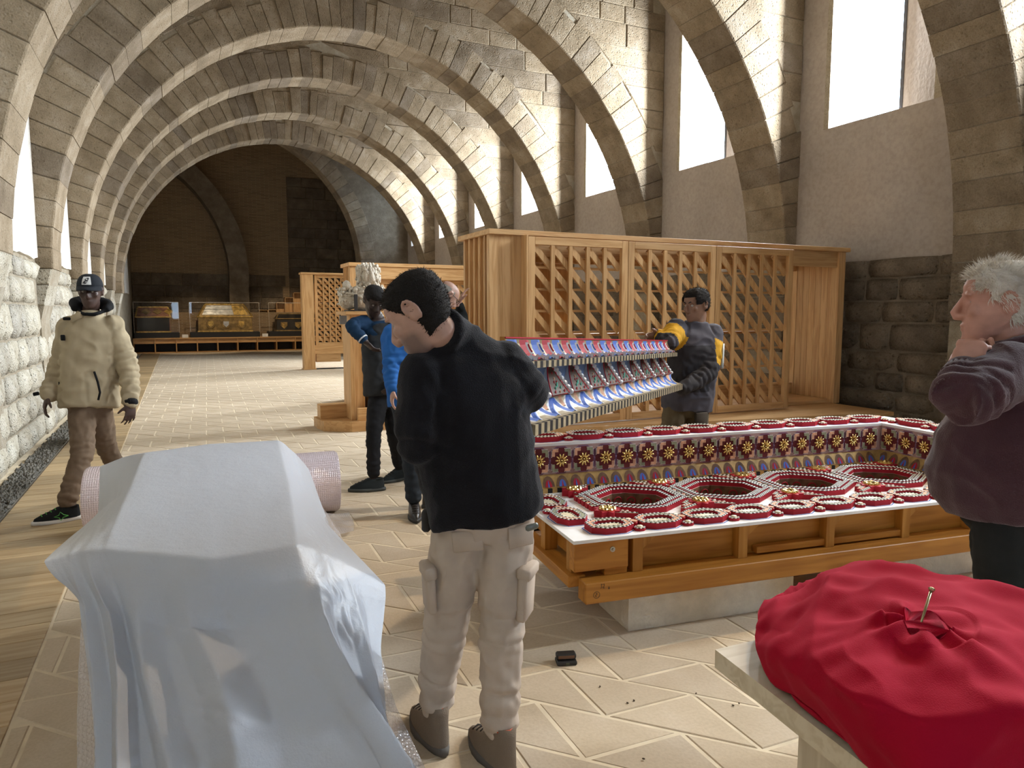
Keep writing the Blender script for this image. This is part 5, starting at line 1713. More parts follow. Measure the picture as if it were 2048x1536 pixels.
G = np.array([[velvet_pt(12.0 * a / NA, (len(rings_) - 1) * r / (NR - 1)) for a in range(NA)] for r in range(NR)])
for _ in range(2):
    G[1:-1] = (G[:-2] + 2 * G[1:-1] + G[2:]) / 4
du = np.roll(G, -1, 1) - np.roll(G, 1, 1); dr = np.gradient(G, axis=0); Nn = np.cross(du, dr); Nn /= np.linalg.norm(Nn, axis=2, keepdims=True) + 1e-9
V_ = []
for r in range(NR):
    for a in range(NA):
        p = Vector(G[r, a]); n_ = Vector(Nn[r, a])
        if n_.dot(p - (ctr - UPZ * 0.12)) < 0: n_ = -n_
        k_ = 1.0 if r < NR * 0.93 else 0.2
        V_.append(p + n_ * velvet_disp(a / NA, min(0.89, r / NR), p) * k_)
F_v = [(r * NA + a, r * NA + (a + 1) % NA, (r + 1) * NA + (a + 1) % NA, (r + 1) * NA + a) for r in range(NR - 1) for a in range(NA)] + [tuple(range(NA))]
vb = link_mesh('velvet_bundle', mesh_of('velvet_bundle', V_, F_v, M['velvet'], True))
set_props(vb, 'crumpled crimson velvet cloth over a bundle on the pine bench', 'cloth')
nl = empty('steel_nail', NAIL)
set_props(nl, 'long steel nail stuck into the red velvet', 'nail')
nd_ = Vector((0.045, 0.012, 0.058))
dirn = nd_.normalized()
M['nailsteel'] = m_plain('brassy_steel', (0.45, 0.38, 0.22), 0.3, 0.9)
mb = MB(); mb.tube([-dirn * 0.012, dirn * 0.0, nd_ * 0.97], [0.001, 0.0022, 0.003], 10); mb.build('nail_shank', M['nailsteel'], nl, True)
mb = MB(); mb.tube([nd_ * 0.96, nd_ * 1.03, nd_ * 1.06], [0.0045, 0.0062, 0.003], 12); mb.build('nail_head', M['nailsteel'], nl, True)

# battery pack left on the floor
bt = empty('battery_pack', (1.50, 2.63, 0.0), math.radians(-18))
set_props(bt, 'small black battery pack lying on the tiles before the crate', 'battery')
add_part(bt, 'lower_case', (-0.045, -0.03, 0.0), (0.045, 0.03, 0.018), M['black'], 0.004)
add_part(bt, 'upper_case', (-0.043, -0.012, 0.019), (0.045, 0.030, 0.044), M['black'], 0.006)
M['dimlabel'] = m_plain('dull_orange_print', (0.16, 0.07, 0.03), 0.5)
add_part(bt, 'printed_label', (-0.036, -0.0126, 0.024), (0.036, -0.012, 0.038), M['dimlabel'], 0)
add_part(bt, 'latch', (-0.006, -0.032, 0.004), (0.010, -0.03, 0.014), m_plain('olive_plastic', (0.06, 0.07, 0.04), 0.5), 0)
# crumbs of debris
M['crumb'] = m_plain('dark_crumb', (0.07, 0.05, 0.03), 0.9)
for (x, y) in ((1268, 1402), (1255, 1407), (1392, 1388), (1466, 1412), (1478, 1408), (1200, 1374), (1287, 1519)):
    p = ground_pt(x, y, 0.0)
    o = MB().ball((0, 0, 0.003), (0.006, 0.003, 0.003), 6, 4).build('debris_crumb', M['crumb']); o.location = (p.x, p.y, 0.0); o.rotation_euler = (0, 0, x * 0.7)
    set_props(o, 'tiny dark crumb of debris on the tiles between crate and pine bench', 'debris', 'crumbs on the floor')
# ------------------------------------------------------------------ PEOPLE
CR = Vector((math.cos(YAW), -math.sin(YAW), 0)); CF = Vector((math.sin(YAW), math.cos(YAW), 0)); CU = Vector((0, 0, 1))
def cdir(r, a, u): return (CR * r + CF * a + CU * u).normalized()
DG = None
def remesh(mb, voxel, smooth=4, fac=0.5):
    me = mb.mesh('tmp')
    fix_normals(me)
    o = bpy.data.objects.new('tmp', me); COL.objects.link(o)
    r = o.modifiers.new('r', 'REMESH'); r.mode = 'VOXEL'; r.voxel_size = voxel
    if smooth:
        s = o.modifiers.new('s', 'SMOOTH'); s.iterations = smooth; s.factor = fac
    dg = bpy.context.evaluated_depsgraph_get()
    out = bpy.data.meshes.new_from_object(o.evaluated_get(dg))
    bpy.data.objects.remove(o); bpy.data.meshes.remove(me)
    return out
def displace(me, fn):
    n = len(me.vertices)
    co = np.empty(n * 3); me.vertices.foreach_get('co', co)
    no = np.empty(n * 3); me.vertices.foreach_get('normal', no)
    co = co.reshape(-1, 3); no = no.reshape(-1, 3)
    for i in range(n):
        d = fn(Vector(co[i]), Vector(no[i]))
        if isinstance(d, float): co[i] += no[i] * d
        else: co[i] += np.array(d)
    me.vertices.foreach_set('co', co.reshape(-1)); me.update()
def finish(name, me, parent, mats, pick=None):
    me.materials.clear()
    for m in mats: me.materials.append(m)
    me.polygons.foreach_set('use_smooth', [True] * len(me.polygons))
    if pick:
        me.polygons.foreach_set('material_index', [pick(p.center) for p in me.polygons])
    me.name = name
    o = link_mesh(name, me, parent)
    o.matrix_parent_inverse = parent.matrix_world.inverted() if False else Matrix.Translation(-parent.location)
    return o
def folds(amp, freq, seed=0, ax=(1, 1, 1.15)):
    S = Vector((seed * 5.1, seed * 2.3, seed))
    def f(p, n):
        q = Vector((p.x * ax[0], p.y * ax[1], p.z * ax[2])) * freq + S
        w = Vector((noise.noise(q * 0.7 + Vector((7, 0, 0))), noise.noise(q * 0.7 + Vector((0, 9, 0))), 0)) * 1.3
        a = 1 - 2.2 * abs(noise.noise(q + w))
        b = noise.noise(q * 2.3)
        return float(amp * (0.75 * a + 0.35 * b - 0.35))
    return f
def loft(mb, secs, n=20, p=2.4):
    """closed loft of super-ellipses: (centre, side vector, depth vector)"""
    vs_ = []; fs = []
    for c, a, b in secs:
        c, a, b = Vector(c), Vector(a), Vector(b)
        for j in range(n):
            t = 2 * math.pi * j / n
            cx, sx = math.cos(t), math.sin(t)
            x = math.copysign(abs(cx) ** (2 / p), cx); y = math.copysign(abs(sx) ** (2 / p), sx)
            vs_.append(c + a * x + b * y)
    m = len(secs)
    for i in range(m - 1):
        for j in range(n): fs.append((i*n+j, i*n+(j+1)%n, (i+1)*n+(j+1)%n, (i+1)*n+j))
    fs.append(tuple(range(n))[::-1]); fs.append(tuple(range((m-1)*n, m*n)))
    mb.add(vs_, fs)
def limb(mb, pts, rad, n=14):
    """tapered tube with round joints"""
    P = [Vector(p) for p in pts]
    # subdivide with a smooth bend
    Q = []; R = []
    for i in range(len(P) - 1):
        for t in (0, 0.25, 0.5, 0.75):
            Q.append(P[i].lerp(P[i + 1], t)); R.append(rad[i] + (rad[i + 1] - rad[i]) * t)
    Q.append(P[-1]); R.append(rad[-1])
    for _ in range(2):
        Q2 = [Q[0]] + [(Q[i - 1] + Q[i] * 2 + Q[i + 1]) / 4 for i in range(1, len(Q) - 1)] + [Q[-1]]
        Q = Q2
    mb.tube(Q, R, n)
    mb.ball(P[0], rad[0], 12, 8); mb.ball(P[-1], rad[-1] * 0.98, 12, 8)

HEADS = [(-.120,.018,.088,-.045),(-.112,.034,.098,-.015),(-.092,.049,.101,.030),(-.064,.060,.099,.062),(-.030,.067,.097,.080),(0.0,.073,.094,.092),
         (.03,.077,.098,.099),(.06,.078,.097,.100),(.085,.072,.085,.094),(.105,.058,.062,.078),(.118,.034,.034,.050),(.123,.008,.008,.014)]
class Head:
    def __init__(s, c, F, U, k=1.0):
        s.c = Vector(c); s.F = Vector(F).normalized()
        U = Vector(U); s.U = (U - s.F * U.dot(s.F)).normalized(); s.R = s.F.cross(s.U); s.k = k
    def w(s, x, y, z): return s.c + (s.R * x + s.F * y + s.U * z) * s.k
    def loc(s, p):
        q = (Vector(p) - s.c) / s.k
        return Vector((q.dot(s.R), q.dot(s.F), q.dot(s.U)))
    def geo(s, mb, n=28, fat=1.0):
        vs_ = []; fs = []
        for u, w, yf, yb in HEADS:
            c = (yf - yb) / 2; h = (yf + yb) / 2
            for j in range(n):
                t = 2 * math.pi * j / n
                cx, sx = math.cos(t), math.sin(t)
                x = math.copysign(abs(sx) ** 0.88, sx) * w * (fat if u < 0 else 1)
                y = c + h * math.copysign(abs(cx) ** 0.92, cx)
                vs_.append(s.w(x, y, u))
        m = len(HEADS)
        for i in range(m - 1):
            for j in range(n): fs.append((i*n+j, i*n+(j+1)%n, (i+1)*n+(j+1)%n, (i+1)*n+j))
        fs.append(tuple(range(n))[::-1]); fs.append(tuple(range((m-1)*n, m*n)))
        mb.add(vs_, fs)
        A = (s.R, s.F, s.U); k = s.k
        mb.tube([s.w(0,.092,.03), s.w(0,.106,.006), s.w(0,.120,-.022), s.w(0,.116,-.034), s.w(0,.095,-.040)], [x * k for x in (.008,.010,.014,.013,.008)], 10)
        for q in (-1, 1):
            mb.ball(s.w(q*.013,.103,-.032), (.009*k,.010*k,.008*k), 8, 6, A)
            mb.ball(s.w(q*.032,.088,.034), (.026*k,.012*k,.009*k), 10, 6, A)
            mb.ball(s.w(q*.044,.070,-.016), (.022*k,.022*k,.022*k), 10, 6, A)
            # ear: shell and rim
            mb.ball(s.w(q*.079,-.012,-.002), (.010*k,.018*k,.030*k), 10, 8, A)
            rim = [s.w(q*(.083 + .008*math.sin(t)), -.014 - .021*math.cos(t + 0.2) , .002 + .034*math.sin(t)) for t in [(-1.2 + 0.55*i) for i in range(9)]]
            mb.tube(rim, .0055*k, 8)
        mb.ball(s.w(0,.098,-.062), (.024*k,.009*k,.006*k), 10, 6, A)
        mb.ball(s.w(0,.096,-.074), (.020*k,.010*k,.007*k), 10, 6, A)
        mb.ball(s.w(0,.090,-.104), (.022*k,.014*k,.014*k), 10, 6, A)
    def sculpt(s, me):
        cs = [Vector((q*.031,.098,.012)) for q in (-1, 1)]
        def f(p, n):
            q = s.loc(p)
            if q.length > 0.2: return 0.0
            d = 0.0
            for c in cs:
                r = (q - c).length
                if r < 0.045: d -= 0.011 * s.k * math.exp(-(r / 0.018) ** 2)
            for e in (-1, 1):       # hollow of the ear
                r = (q - Vector((e*.088,-.010,.002))).length
                if r < .03: d -= 0.006 * s.k * math.exp(-(r / .011) ** 2)
            return float(d)
        displace(me, f)
    def eyes(s, parent, iris, back=0.0):
        for q in (-1, 1):
            mb = MB(); A = (s.R, s.F, s.U); k = s.k
            mb.cur = 0; mb.ball(s.w(q*.031,.0755-back,.011), .0118*k, 12, 8)
            mb.cur = 1; mb.ball(s.w(q*.031,.0828-back,.011), (.0062*k,.0052*k,.0062*k), 10, 6, A)
            finish('eye', mb.mesh('eye', mats=[M['eye_white'], iris]), parent, [M['eye_white'], iris], None)
    def brows(s, parent, mat):
        for q in (-1, 1):
            mb = MB(); k = s.k
            mb.tube([s.w(q*.014,.0985,.033), s.w(q*.030,.0975,.040), s.w(q*.048,.084,.036)], [.003*k,.0045*k,.002*k], 6)
            finish('eyebrow', mb.mesh('eyebrow', mat), parent, [mat])
    def hair(s, parent, mat, mask, thick=0.012, rough=0.006, blades=0, blen=0.02, bw=0.0012, seed=1, lift=0.6, comb=(0, -0.6, 0.1)):
        n, m = 64, 44; us = np.linspace(-0.085, 0.1229, m)
        H = np.array(HEADS)
        idx = {}; V = []; F_ = []
        def surf(j, u, t):
            w = np.interp(u, H[:,0], H[:,1]); yf = np.interp(u, H[:,0], H[:,2]); yb = np.interp(u, H[:,0], H[:,3])
            th = 2*math.pi*j/n; cx, sx = math.cos(th), math.sin(th)
            c = (yf-yb)/2; h = (yf+yb)/2
            x = math.copysign(abs(sx)**0.88, sx)*w; y = c + h*math.copysign(abs(cx)**0.92, cx)
            d = Vector((x, y + 0.0, u - 0.01)); d.normalize()
            return Vector((x, y, u)) + d * t, d, th
        rr = random.Random(seed); keep = []
        for i, u in enumerate(us):
            for j in range(n):
                p, d, th = surf(j, u, 0)
                e = mask(th, u)
                t = thick * min(1, max(-0.5, e * 3)) + rough * noise.noise(p * 60 + Vector((seed, 0, 0))) * (1 if e > 0 else 0)
                V.append(s.w(*(p + d * t)))
                if e > 0: keep.append((p + d * t * 0.6, d))
        def ok(i, j):
            p, d, th = surf(j, us[i], 0); return mask(th, us[i]) > -0.12
        for i in range(m - 1):
            for j in range(n):
                j2 = (j + 1) % n
                if ok(i, j) and ok(i, j2) and ok(i + 1, j) and ok(i + 1, j2):
                    F_.append((i*n+j, i*n+j2, (i+1)*n+j2, (i+1)*n+j))
        F_.append(tuple((m-1)*n + j for j in range(n)))
        for b in range(blades):
            p, d = rr.choice(keep)
            p = p + Vector((rr.uniform(-.004,.004), rr.uniform(-.004,.004), rr.uniform(-.003,.003)))
            tng = Vector(comb) - d * Vector(comb).dot(d)
            g = (d * lift + tng + Vector((rr.uniform(-.4,.4), rr.uniform(-.4,.4), rr.uniform(-.4,.4)))).normalized()
            sd = g.cross(d).normalized() if g.cross(d).length > .01 else Vector((1,0,0))
            L = blen * rr.uniform(.6, 1.3); k0 = len(V)
            a, c, e = p, p + g * L * .6, p + (g + tng * .5).normalized() * L
            V += [s.w(*(a - sd*bw)), s.w(*(a + sd*bw)), s.w(*(c + sd*bw*.7)), s.w(*(c - sd*bw*.7)), s.w(*e)]
            F_ += [(k0, k0+1, k0+2, k0+3), (k0+3, k0+2, k0+4)]
        return finish('hair', mesh_of('hair', V, F_, mat, True), parent, [mat])

def hand_geo(mb, wrist, d, palm, thumb, curl=(0.35, 0.4, 0.3), k=1.0, spread=0.0, tcurl=0.0):
    """d: along the hand; palm: the way the palm faces; thumb: the way the thumb side points"""
    w = Vector(wrist); d = Vector(d).normalized(); pn = Vector(palm); pn = (pn - d * pn.dot(d)).normalized()
    t = d.cross(pn); t = t if t.dot(Vector(thumb)) > 0 else -t
    mb.ball(w + d*.048*k, (.052*k,.044*k,.0155*k), 14, 10, (d, t, pn))
    mb.ball(w + d*.078*k, (.022*k,.043*k,.0135*k), 12, 8, (d, t, pn))
    mb.tube([w - d*.04*k, w + d*.02*k], [.026*k, .025*k], 12)
    for i, L in enumerate((.074, .082, .076, .060)):
        b = w + d*(.090 - (.004 if i in (0, 2) else 0) - (.012 if i == 3 else 0))*k + t*(.034 - .0228*i)*k
        ang = 0; p = b; pts = [b - d*.012*k, b]; rad = [.0088*k, .0088*k]
        sd = t * (spread * (1.5 - i))
        for f, c, r in zip((.44, .31, .25), curl, (.0084, .0077, .0064)):
            ang += c
            p = p + ((d + sd) * math.cos(ang) + pn * math.sin(ang)).normalized() * L * f * k
            pts.append(p); rad.append(r * k)
        mb.tube(pts, rad, 10)
        mb.ball(pts[-1], rad[-1], 8, 6); mb.ball(pts[2], .0091*k, 8, 6)
    b = w + d*.022*k + t*.030*k
    dr = (d*.62 + t*.68*(1 - tcurl) + pn*(.35 + tcurl)).normalized()
    p1 = b + dr*.040*k; p2 = p1 + (dr + d*.35 + pn*.25).normalized()*.034*k
    mb.tube([b - dr*.01*k, b, p1, p2], [.014*k,.0145*k,.0115*k,.0085*k], 10); mb.ball(p2, .0088*k, 8, 6); mb.ball(b, .0165*k, 10, 8)

def shoe(parent, ankle, toe_dir, mats, k=1.0, boot=0.10, name='shoe', pitch=0.0):
    """low shoe or boot under an ankle; sole on the floor unless pitched"""
    f = Vector((toe_dir[0], toe_dir[1], 0)).normalized(); s = Vector((f.y, -f.x, 0)); u = Vector((0, 0, 1))
    o = Vector((ankle[0], ankle[1], 0))
    def P(x, y, z):
        c, sn = math.cos(pitch), math.sin(pitch)
        yy = (y + 0.08) * c - z * sn * 0; zz = z + (y + 0.08) * sn
        return o + s*x*k + f*(yy - 0.08)*k + u*zz*k
    def oc(sc_, z, n=20, grow=0.0):
        q = []
        for j in range(n):
            t = 2*math.pi*j/n
            y = .055 + .145*math.cos(t); x = (.043 if y < .02 else .050 - .018*max(0, (y-.12)/.08)) * math.sin(t)
            q.append(P(x*(sc_) , .055 + (y-.055)*(sc_ + grow), z))
        return q
    mb = MB(); n = 20
    rings = [oc(1.06, .001), oc(1.08, .014), oc(1.06, .028)]
    vs_ = [v for r in rings for v in r]
    mb.add(vs_, [(i*n+j, i*n+(j+1)%n, (i+1)*n+(j+1)%n, (i+1)*n+j) for i in range(2) for j in range(n)] + [tuple(range(n))[::-1], tuple(range(2*n, 3*n))])
    S = finish(name, mb.mesh(name, mats[0]), parent, [mats[0]]); 
    S.name = name
    up = MB()
    R = []
    for z, yb, yf, w in ((.026,-.088,.198,.047),(.045,-.088,.190,.047),(.065,-.086,.150,.044),(.085,-.084,.095,.040),(.105,-.082,.055,.038),(.105 + boot*.5,-.080,.030,.038),(.105 + boot,-.078,.018,.040)):
        ring_ = []
        for j in range(n):
            t = 2*math.pi*j/n
            y = (yb+yf)/2 + (yf-yb)/2*math.cos(t); x = w*math.copysign(abs(math.sin(t))**.8, math.sin(t)) * (1 - .25*max(0, (y-.11)/.09))
            ring_.append(P(x, y, z))
        R.append(ring_)
    vs_ = [v for r in R for v in r]
    up.add(vs_, [(i*n+j, i*n+(j+1)%n, (i+1)*n+(j+1)%n, (i+1)*n+j) for i in range(len(R)-1) for j in range(n)] + [tuple(range((len(R)-1)*n, len(R)*n))])
    me = up.mesh('shoe_upper', mats[1], True)
    U = link_mesh('shoe_upper', me, S)
    for i in range(4):
        y = .06 + .028*i; z = .098 - .011*i
        lc = MB(); lc.tube([P(-.024, y, z-.004), P(0, y+.006, z+.004), P(.024, y, z-.004)], .0032*k, 6)
        link_mesh('lace', lc.mesh('lace', mats[2], True), S)
    if len(mats) > 3:
        tr_ = MB(); tr_.tube([P(-.036,-.05,.105+boot*.9), P(0,-.074,.105+boot*.95), P(.036,-.05,.105+boot*.9)], .0045*k, 6)
        link_mesh('shoe_trim', tr_.mesh('shoe_trim', mats[3], True), S)
        lp = MB(); lp.tube([P(.035,.03,.10), P(.055,.05,.08), P(.06,.02,.06), P(.05,.0,.09)], .0028*k, 6); link_mesh('lace', lp.mesh('lace', mats[2], True), S)
    return S

def skin(name, col, rough=0.5):
    m = m_plain(name, col, rough, 0, 0.05, 300, 0.10, 30, 0.4)
    b = m.node_tree.nodes['Principled BSDF']
    b.inputs['Subsurface Weight'].default_value = 0.08; b.inputs['Subsurface Radius'].default_value = (0.02, 0.008, 0.004); b.inputs['Subsurface Scale'].default_value = 0.3
    return m
def cloth(name, col, bump=0.15, bscale=500, vary=0.08, sheen=0.0, rough=0.85):
    return m_plain(name, col, rough, 0, bump, bscale, vary, 10, 0.2, sheen)
M['eye_white'] = m_plain('eye_white', (0.30, 0.28, 0.26), 0.4)
M['iris_dark'] = m_plain('dark_iris', (0.02, 0.012, 0.008), 0.2)

def limb_folds(segs, seed):
    """cloth bunched across a limb: (a, b, reach, amplitude, wavelength, first t, last t)"""
    S = Vector((seed, seed * 1.7, 3))
    def f(p, n):
        d = 0.0
        for a, b, reach, amp, wl, t0, t1 in segs:
            q, t = seg_dist(p, a, b)
            if q < reach and t0 <= t <= t1:
                L = (Vector(b) - Vector(a)).length
                e = min(1, (t - t0) / .12, (t1 - t) / .12) if t1 - t0 > .05 else 1
                if t1 > .99: e = min(1, (t - t0) / .12)
                ph = t * L / wl * 2 * math.pi + 3.2 * noise.noise(p * 9 + S)
                d += amp * max(0, e) * (abs(math.sin(ph * .5)) - .6) * (0.6 + 0.8 * abs(noise.noise(p * 5 + S)))
        return float(d)
    return f
def sleeve_folds(J, amp=.012, wl=.055, reach=.13):
    out = []
    for q in 'LR':
        out.append((J['sh'+q], J['el'+q], reach, amp, wl, .55, 1.0)); out.append((J['el'+q], J['wr'+q], reach, amp, wl, .0, 1.0))
    return out
class Person:
    def __init__(s, J, label, voxel=0.008):
        s.J = J; s.vx = voxel
        f = (Vector(J['anL']) + Vector(J['anR'])) / 2
        s.root = empty('person', (f.x, f.y, 0.0))
        set_props(s.root, label, 'person')
    def axes(s):
        J = s.J
        hs = (Vector(J['hipR']) - Vector(J['hipL'])).normalized(); ss = (Vector(J['shR']) - Vector(J['shL'])).normalized()
        return hs, ss
    def torso(s, mb, secs):
        """secs: (t along pelvis-chest-neck, half width, half depth, forward shift)"""
        J = s.J; hs, ss = s.axes()
        pel, ch, nk = Vector(J['pelvis']), Vector(J['chest']), Vector(J['neck'])
        low = pel - (ch - pel).normalized() * 0.4
        out = []
        for t, w, d, sh in secs:
            if t < 0: c = pel.lerp(low, -t); ax = (ch - pel)
            elif t < 1: c = pel.lerp(ch, t); ax = (ch - pel)
            else: c = ch.lerp(nk, t - 1); ax = (nk - ch) * .5 + (ch - pel) * .5
            ax = ax.normalized()
            sd = hs.lerp(ss, max(0, min(1, t))).normalized(); sd = (sd - ax * sd.dot(ax)).normalized()
            fw = ax.cross(sd).normalized()
            out.append((c + fw * sh, sd * w, fw * d))
        loft(mb, out, 24)
    def body(s, head, skinm, hands=(), fat=1.0, lean=1.0, pick=None, neck_r=0.056, stub=None):
        J = s.J; mb = MB()
        head.geo(mb, fat=fat)
        mb.tube([head.w(0, -.02, -.03), head.w(0, -.022, -.075), Vector(J['neck']) - CU * 0.03], [neck_r*.98, neck_r, neck_r*1.15], 16)
        s.torso(mb, [(-.2, .10, .08, 0), (0, .14, .095, 0), (.5, .12, .085, 0), (1, .14, .095, 0), (1.6, .13, .07, 0), (1.95, .05, .05, 0)])
        for q in 'LR':
            limb(mb, [J['sh'+q], J['el'+q], J['wr'+q]], [.042, .034, .024])
            limb(mb, [J['hip'+q], J['kn'+q], J['an'+q]], [.065, .042, .032])
            mb.ball(Vector(J['an'+q]) + Vector((0, 0, -.03)), .032)
        for h in hands: hand_geo(mb, **h)
        me = remesh(mb, s.vx, 2)
        head.sculpt(me)
        if stub:
            at = me.attributes.new('stubble', 'FLOAT', 'POINT')
            at.data.foreach_set('value', [stub(v.co) for v in me.vertices])
        ms = skinm if isinstance(skinm, list) else [skinm]
        return finish('body', me, s.root, ms, pick)
    def garment(s, name, mb, mats, voxel=None, amp=0.008, freq=9, seed=1, smooth=5, pick=None, extra=None, limbs=None):
        me = remesh(mb, voxel or s.vx * 1.5, smooth)
        displace(me, folds(amp, freq, seed))
        if extra: displace(me, extra)
        elif limbs: displace(me, limb_folds(limbs, seed))
        return finish(name, me, s.root, mats if isinstance(mats, list) else [mats], pick)

UPV = Vector((0, 0, 1))
def seg_dist(p, a, b):
    a, b = Vector(a), Vector(b); ab = b - a
    t = max(0, min(1, (p - a).dot(ab) / ab.length_squared))
    return (p - a - ab * t).length, t

def trousers(P, mat, hipw=.175, hipd=.125, thigh=.092, knee=.072, calf=.066, ank=.062, top=.25, amp=.010, seed=3, vox=None, end=0.9, freq=11):
    J = P.J; mb = MB()
    P.torso(mb, [(-.26, hipw*.62, hipd*.8, 0), (-.12, hipw*.95, hipd, 0), (0, hipw, hipd, 0), (top, hipw*.94, hipd*.92, 0)])
    for q in 'LR':
        a, k, h = Vector(J['an'+q]), Vector(J['kn'+q]), Vector(J['hip'+q])
        e = k.lerp(a, end)
        limb(mb, [h, h.lerp(k, .5), k, k.lerp(a, .45), e], [thigh, thigh*.93, knee, calf, ank])
    lf = []
    for q in 'LR':
        lf.append((J['kn'+q], J['an'+q], .13, amp*1.1, .06, .45, 1.0)); lf.append((J['hip'+q], J['kn'+q], .12, amp*.8, .06, .70, 1.0)); lf.append((J['kn'+q], J['an'+q], .12, amp*.7, .05, .0, .3))
    return P.garment('trousers', mb, mat, vox, amp*.8, freq, seed, 4, None, None, lf)

# ---------- 1. man in the black fleece
J = dict(neck=pt(912,672,2.33), chest=pt(935,800,2.37), pelvis=pt(968,1010,2.42),
  shL=pt(852,752,2.27), elL=pt(830,900,2.25), wrL=pt(905,890,2.56), shR=pt(1008,728,2.38), elR=pt(1062,795,2.42), wrR=pt(1050,775,2.66),
  hipL=pt(922,1050,2.42), hipR=pt(1012,1045,2.43), knL=pt(893,1235,2.47), anL=pt(868,1425,2.56), knR=pt(1004,1245,2.41), anR=pt(998,1475,2.43))
P1 = Person(J, 'man in a black fleece and khaki cargo trousers, back turned, head bowed over the frieze', 0.0048)
hd = Head(pt(842,628,2.26), cdir(-.76,.26,-.54), UPV, 1.05)
SK1 = skin('light_skin', (0.42, 0.25, 0.19)); SK1s = skin('stubbled_skin', (0.42, 0.25, 0.19))
_nt = SK1s.node_tree; _b = _nt.nodes['Principled BSDF']; _src = _b.inputs['Base Color'].links[0].from_socket
_at = nd(_nt, 'ShaderNodeAttribute'); _at.attribute_name = 'stubble'
_ml = nd(_nt, 'ShaderNodeMath', operation='MULTIPLY', i_1=0.72); _nt.links.new(_at.outputs['Fac'], _ml.inputs[0])
_nt.links.new(mixc(_nt, _ml.outputs[0], _src, (0.10, 0.07, 0.06)), _b.inputs['Base Color'])
def beard1(c):
    q = hd.loc(c - Vector((0, 0, 0)))
    if q.length > .2: return 0.0
    s1 = max(0, min(1, (-.028 - q.z - .35 * max(0, .05 - q.y)) / .022)); s2 = max(0, min(1, (q.y - .0) / .03)); s3 = max(0, min(1, (q.z + .150) / .02))
    nose = 0 if (abs(q.x) < .022 and q.z > -.048) else 1
    return float(s1 * s2 * s3 * nose)
P1.body(hd, SK1s, [dict(wrist=J['wrR'], d=cdir(-.1,1,0), palm=cdir(-1,0,.2), thumb=UPV, curl=(.7,.7,.5)), dict(wrist=J['wrL'], d=cdir(.5,.8,.1), palm=cdir(.4,-.2,1), thumb=cdir(-1,0,0), curl=(.6,.6,.5))], stub=beard1)
HB = cloth('black_hair', (0.012, 0.010, 0.009), 0.4, 200)
def short_back(th, u):
    # th 0 front, pi back
    front = math.cos(th)
    line = 0.070 if front > 0.75 else (0.070 - (0.75 - front) * 0.10 if front > 0.1 else max(-0.082, 0.005 - (0.1 - front) * 0.16))
    return (u - line) * 14
hd.hair(P1.root, HB, short_back, 0.007, 0.003, 3200, 0.010, 0.0009, 2, 0.8, (0, .5, .2))
hd.brows(P1.root, HB); hd.eyes(P1.root, M['iris_dark'])
FLEECE = cloth('black_fleece', (0.0065, 0.0065, 0.009), 0.4, 260, 0.2, 0.08, 0.95)
mb = MB()
P1.torso(mb, [(-.10,.200,.150,0), (0,.203,.155,0), (.25,.200,.150,0), (.6,.205,.150,0), (1,.218,.145,0), (1.45,.222,.125,0), (1.68,.175,.112,0), (1.86,.115,.09,0), (1.98,.085,.080,0), (2.12,.076,.074,0)])
limb(mb, [J['shL'], J['elL'], J['wrL']], [.088,.075,.055]); limb(mb, [J['shR'], J['elR'], J['wrR']], [.080,.076,.055])
mb.tube([Vector(J['neck']) - UPV*.02, hd.w(0,-.03,-.075)], [.080, .073], 18)
P1.garment('fleece_jacket', mb, FLEECE, 0.008, 0.010, 6, 2, 4, None, None, sleeve_folds(J, .009, .07))
KHAKI = cloth('khaki_cotton', (0.45, 0.37, 0.30), 0.12, 500, 0.08)
trousers(P1, KHAKI, .172, .125, .098, .076, .070, .063, .22, .012, 5, 0.008, .86)
# cargo pockets, hip pocket and what sticks out of it
def patch(P, name, c, sd, up, w, h, t, mat, off=0.0):
    sd, up = Vector(sd).normalized(), Vector(up).normalized(); up = (up - sd*up.dot(sd)).normalized(); n = sd.cross(up)
    mb = MB().box((-w/2, -t/2, -h/2), (w/2, t/2, h/2), min(t*.45, .008))
    mb.v = [Vector(c) + sd*v.x + n*v.y + up*v.z for v in mb.v]
    return finish(name, mb.mesh(name, mat), P.root, [mat])
patch(P1, 'cargo_pocket', pt(858,1175,2.40), cdir(.35,-1,0), cdir(-.05,0,1), .10,.155,.03, KHAKI)
patch(P1, 'pocket_flap', pt(856,1140,2.39), cdir(.35,-1,0), cdir(-.05,0,1), .105,.045,.042, KHAKI)
patch(P1, 'cargo_pocket', pt(1052,1185,2.38), cdir(.3,1,0), cdir(.06,0,1), .11,.17,.035, KHAKI)
patch(P1, 'pocket_flap', pt(1056,1140,2.37), cdir(.3,1,0), cdir(.06,0,1), .115,.04,.05, KHAKI)
patch(P1, 'hip_pocket', pt(935,1082,2.325), cdir(1,0,.10), cdir(-.1,-.12,1), .10,.075,.008, KHAKI)
patch(P1, 'hip_pocket', pt(1042,1072,2.342), cdir(1,.45,.10), cdir(-.1,-.12,1), .09,.075,.008, KHAKI)
patch(P1, 'pocket_tool', pt(1064,1054,2.285), cdir(1,.3,.22), cdir(-.2,-.1,1), .045,.022,.014, m_plain('grey_pocket_tool', (0.14,0.16,0.15), 0.3, 0.5))
patch(P1, 'hip_pouch', pt(853,1040,2.44), cdir(0,1,0), UPV, .05,.075,.03, m_plain('dark_pouch', (0.03,0.028,0.028), 0.8))
BOOT = cloth('taupe_suede', (0.20, 0.155, 0.115), 0.3, 300); SOLE = m_plain('grey_rubber', (0.10, 0.09, 0.08), 0.8); ORANGE = m_plain('orange_trim', (0.55, 0.08, 0.03), 0.6)
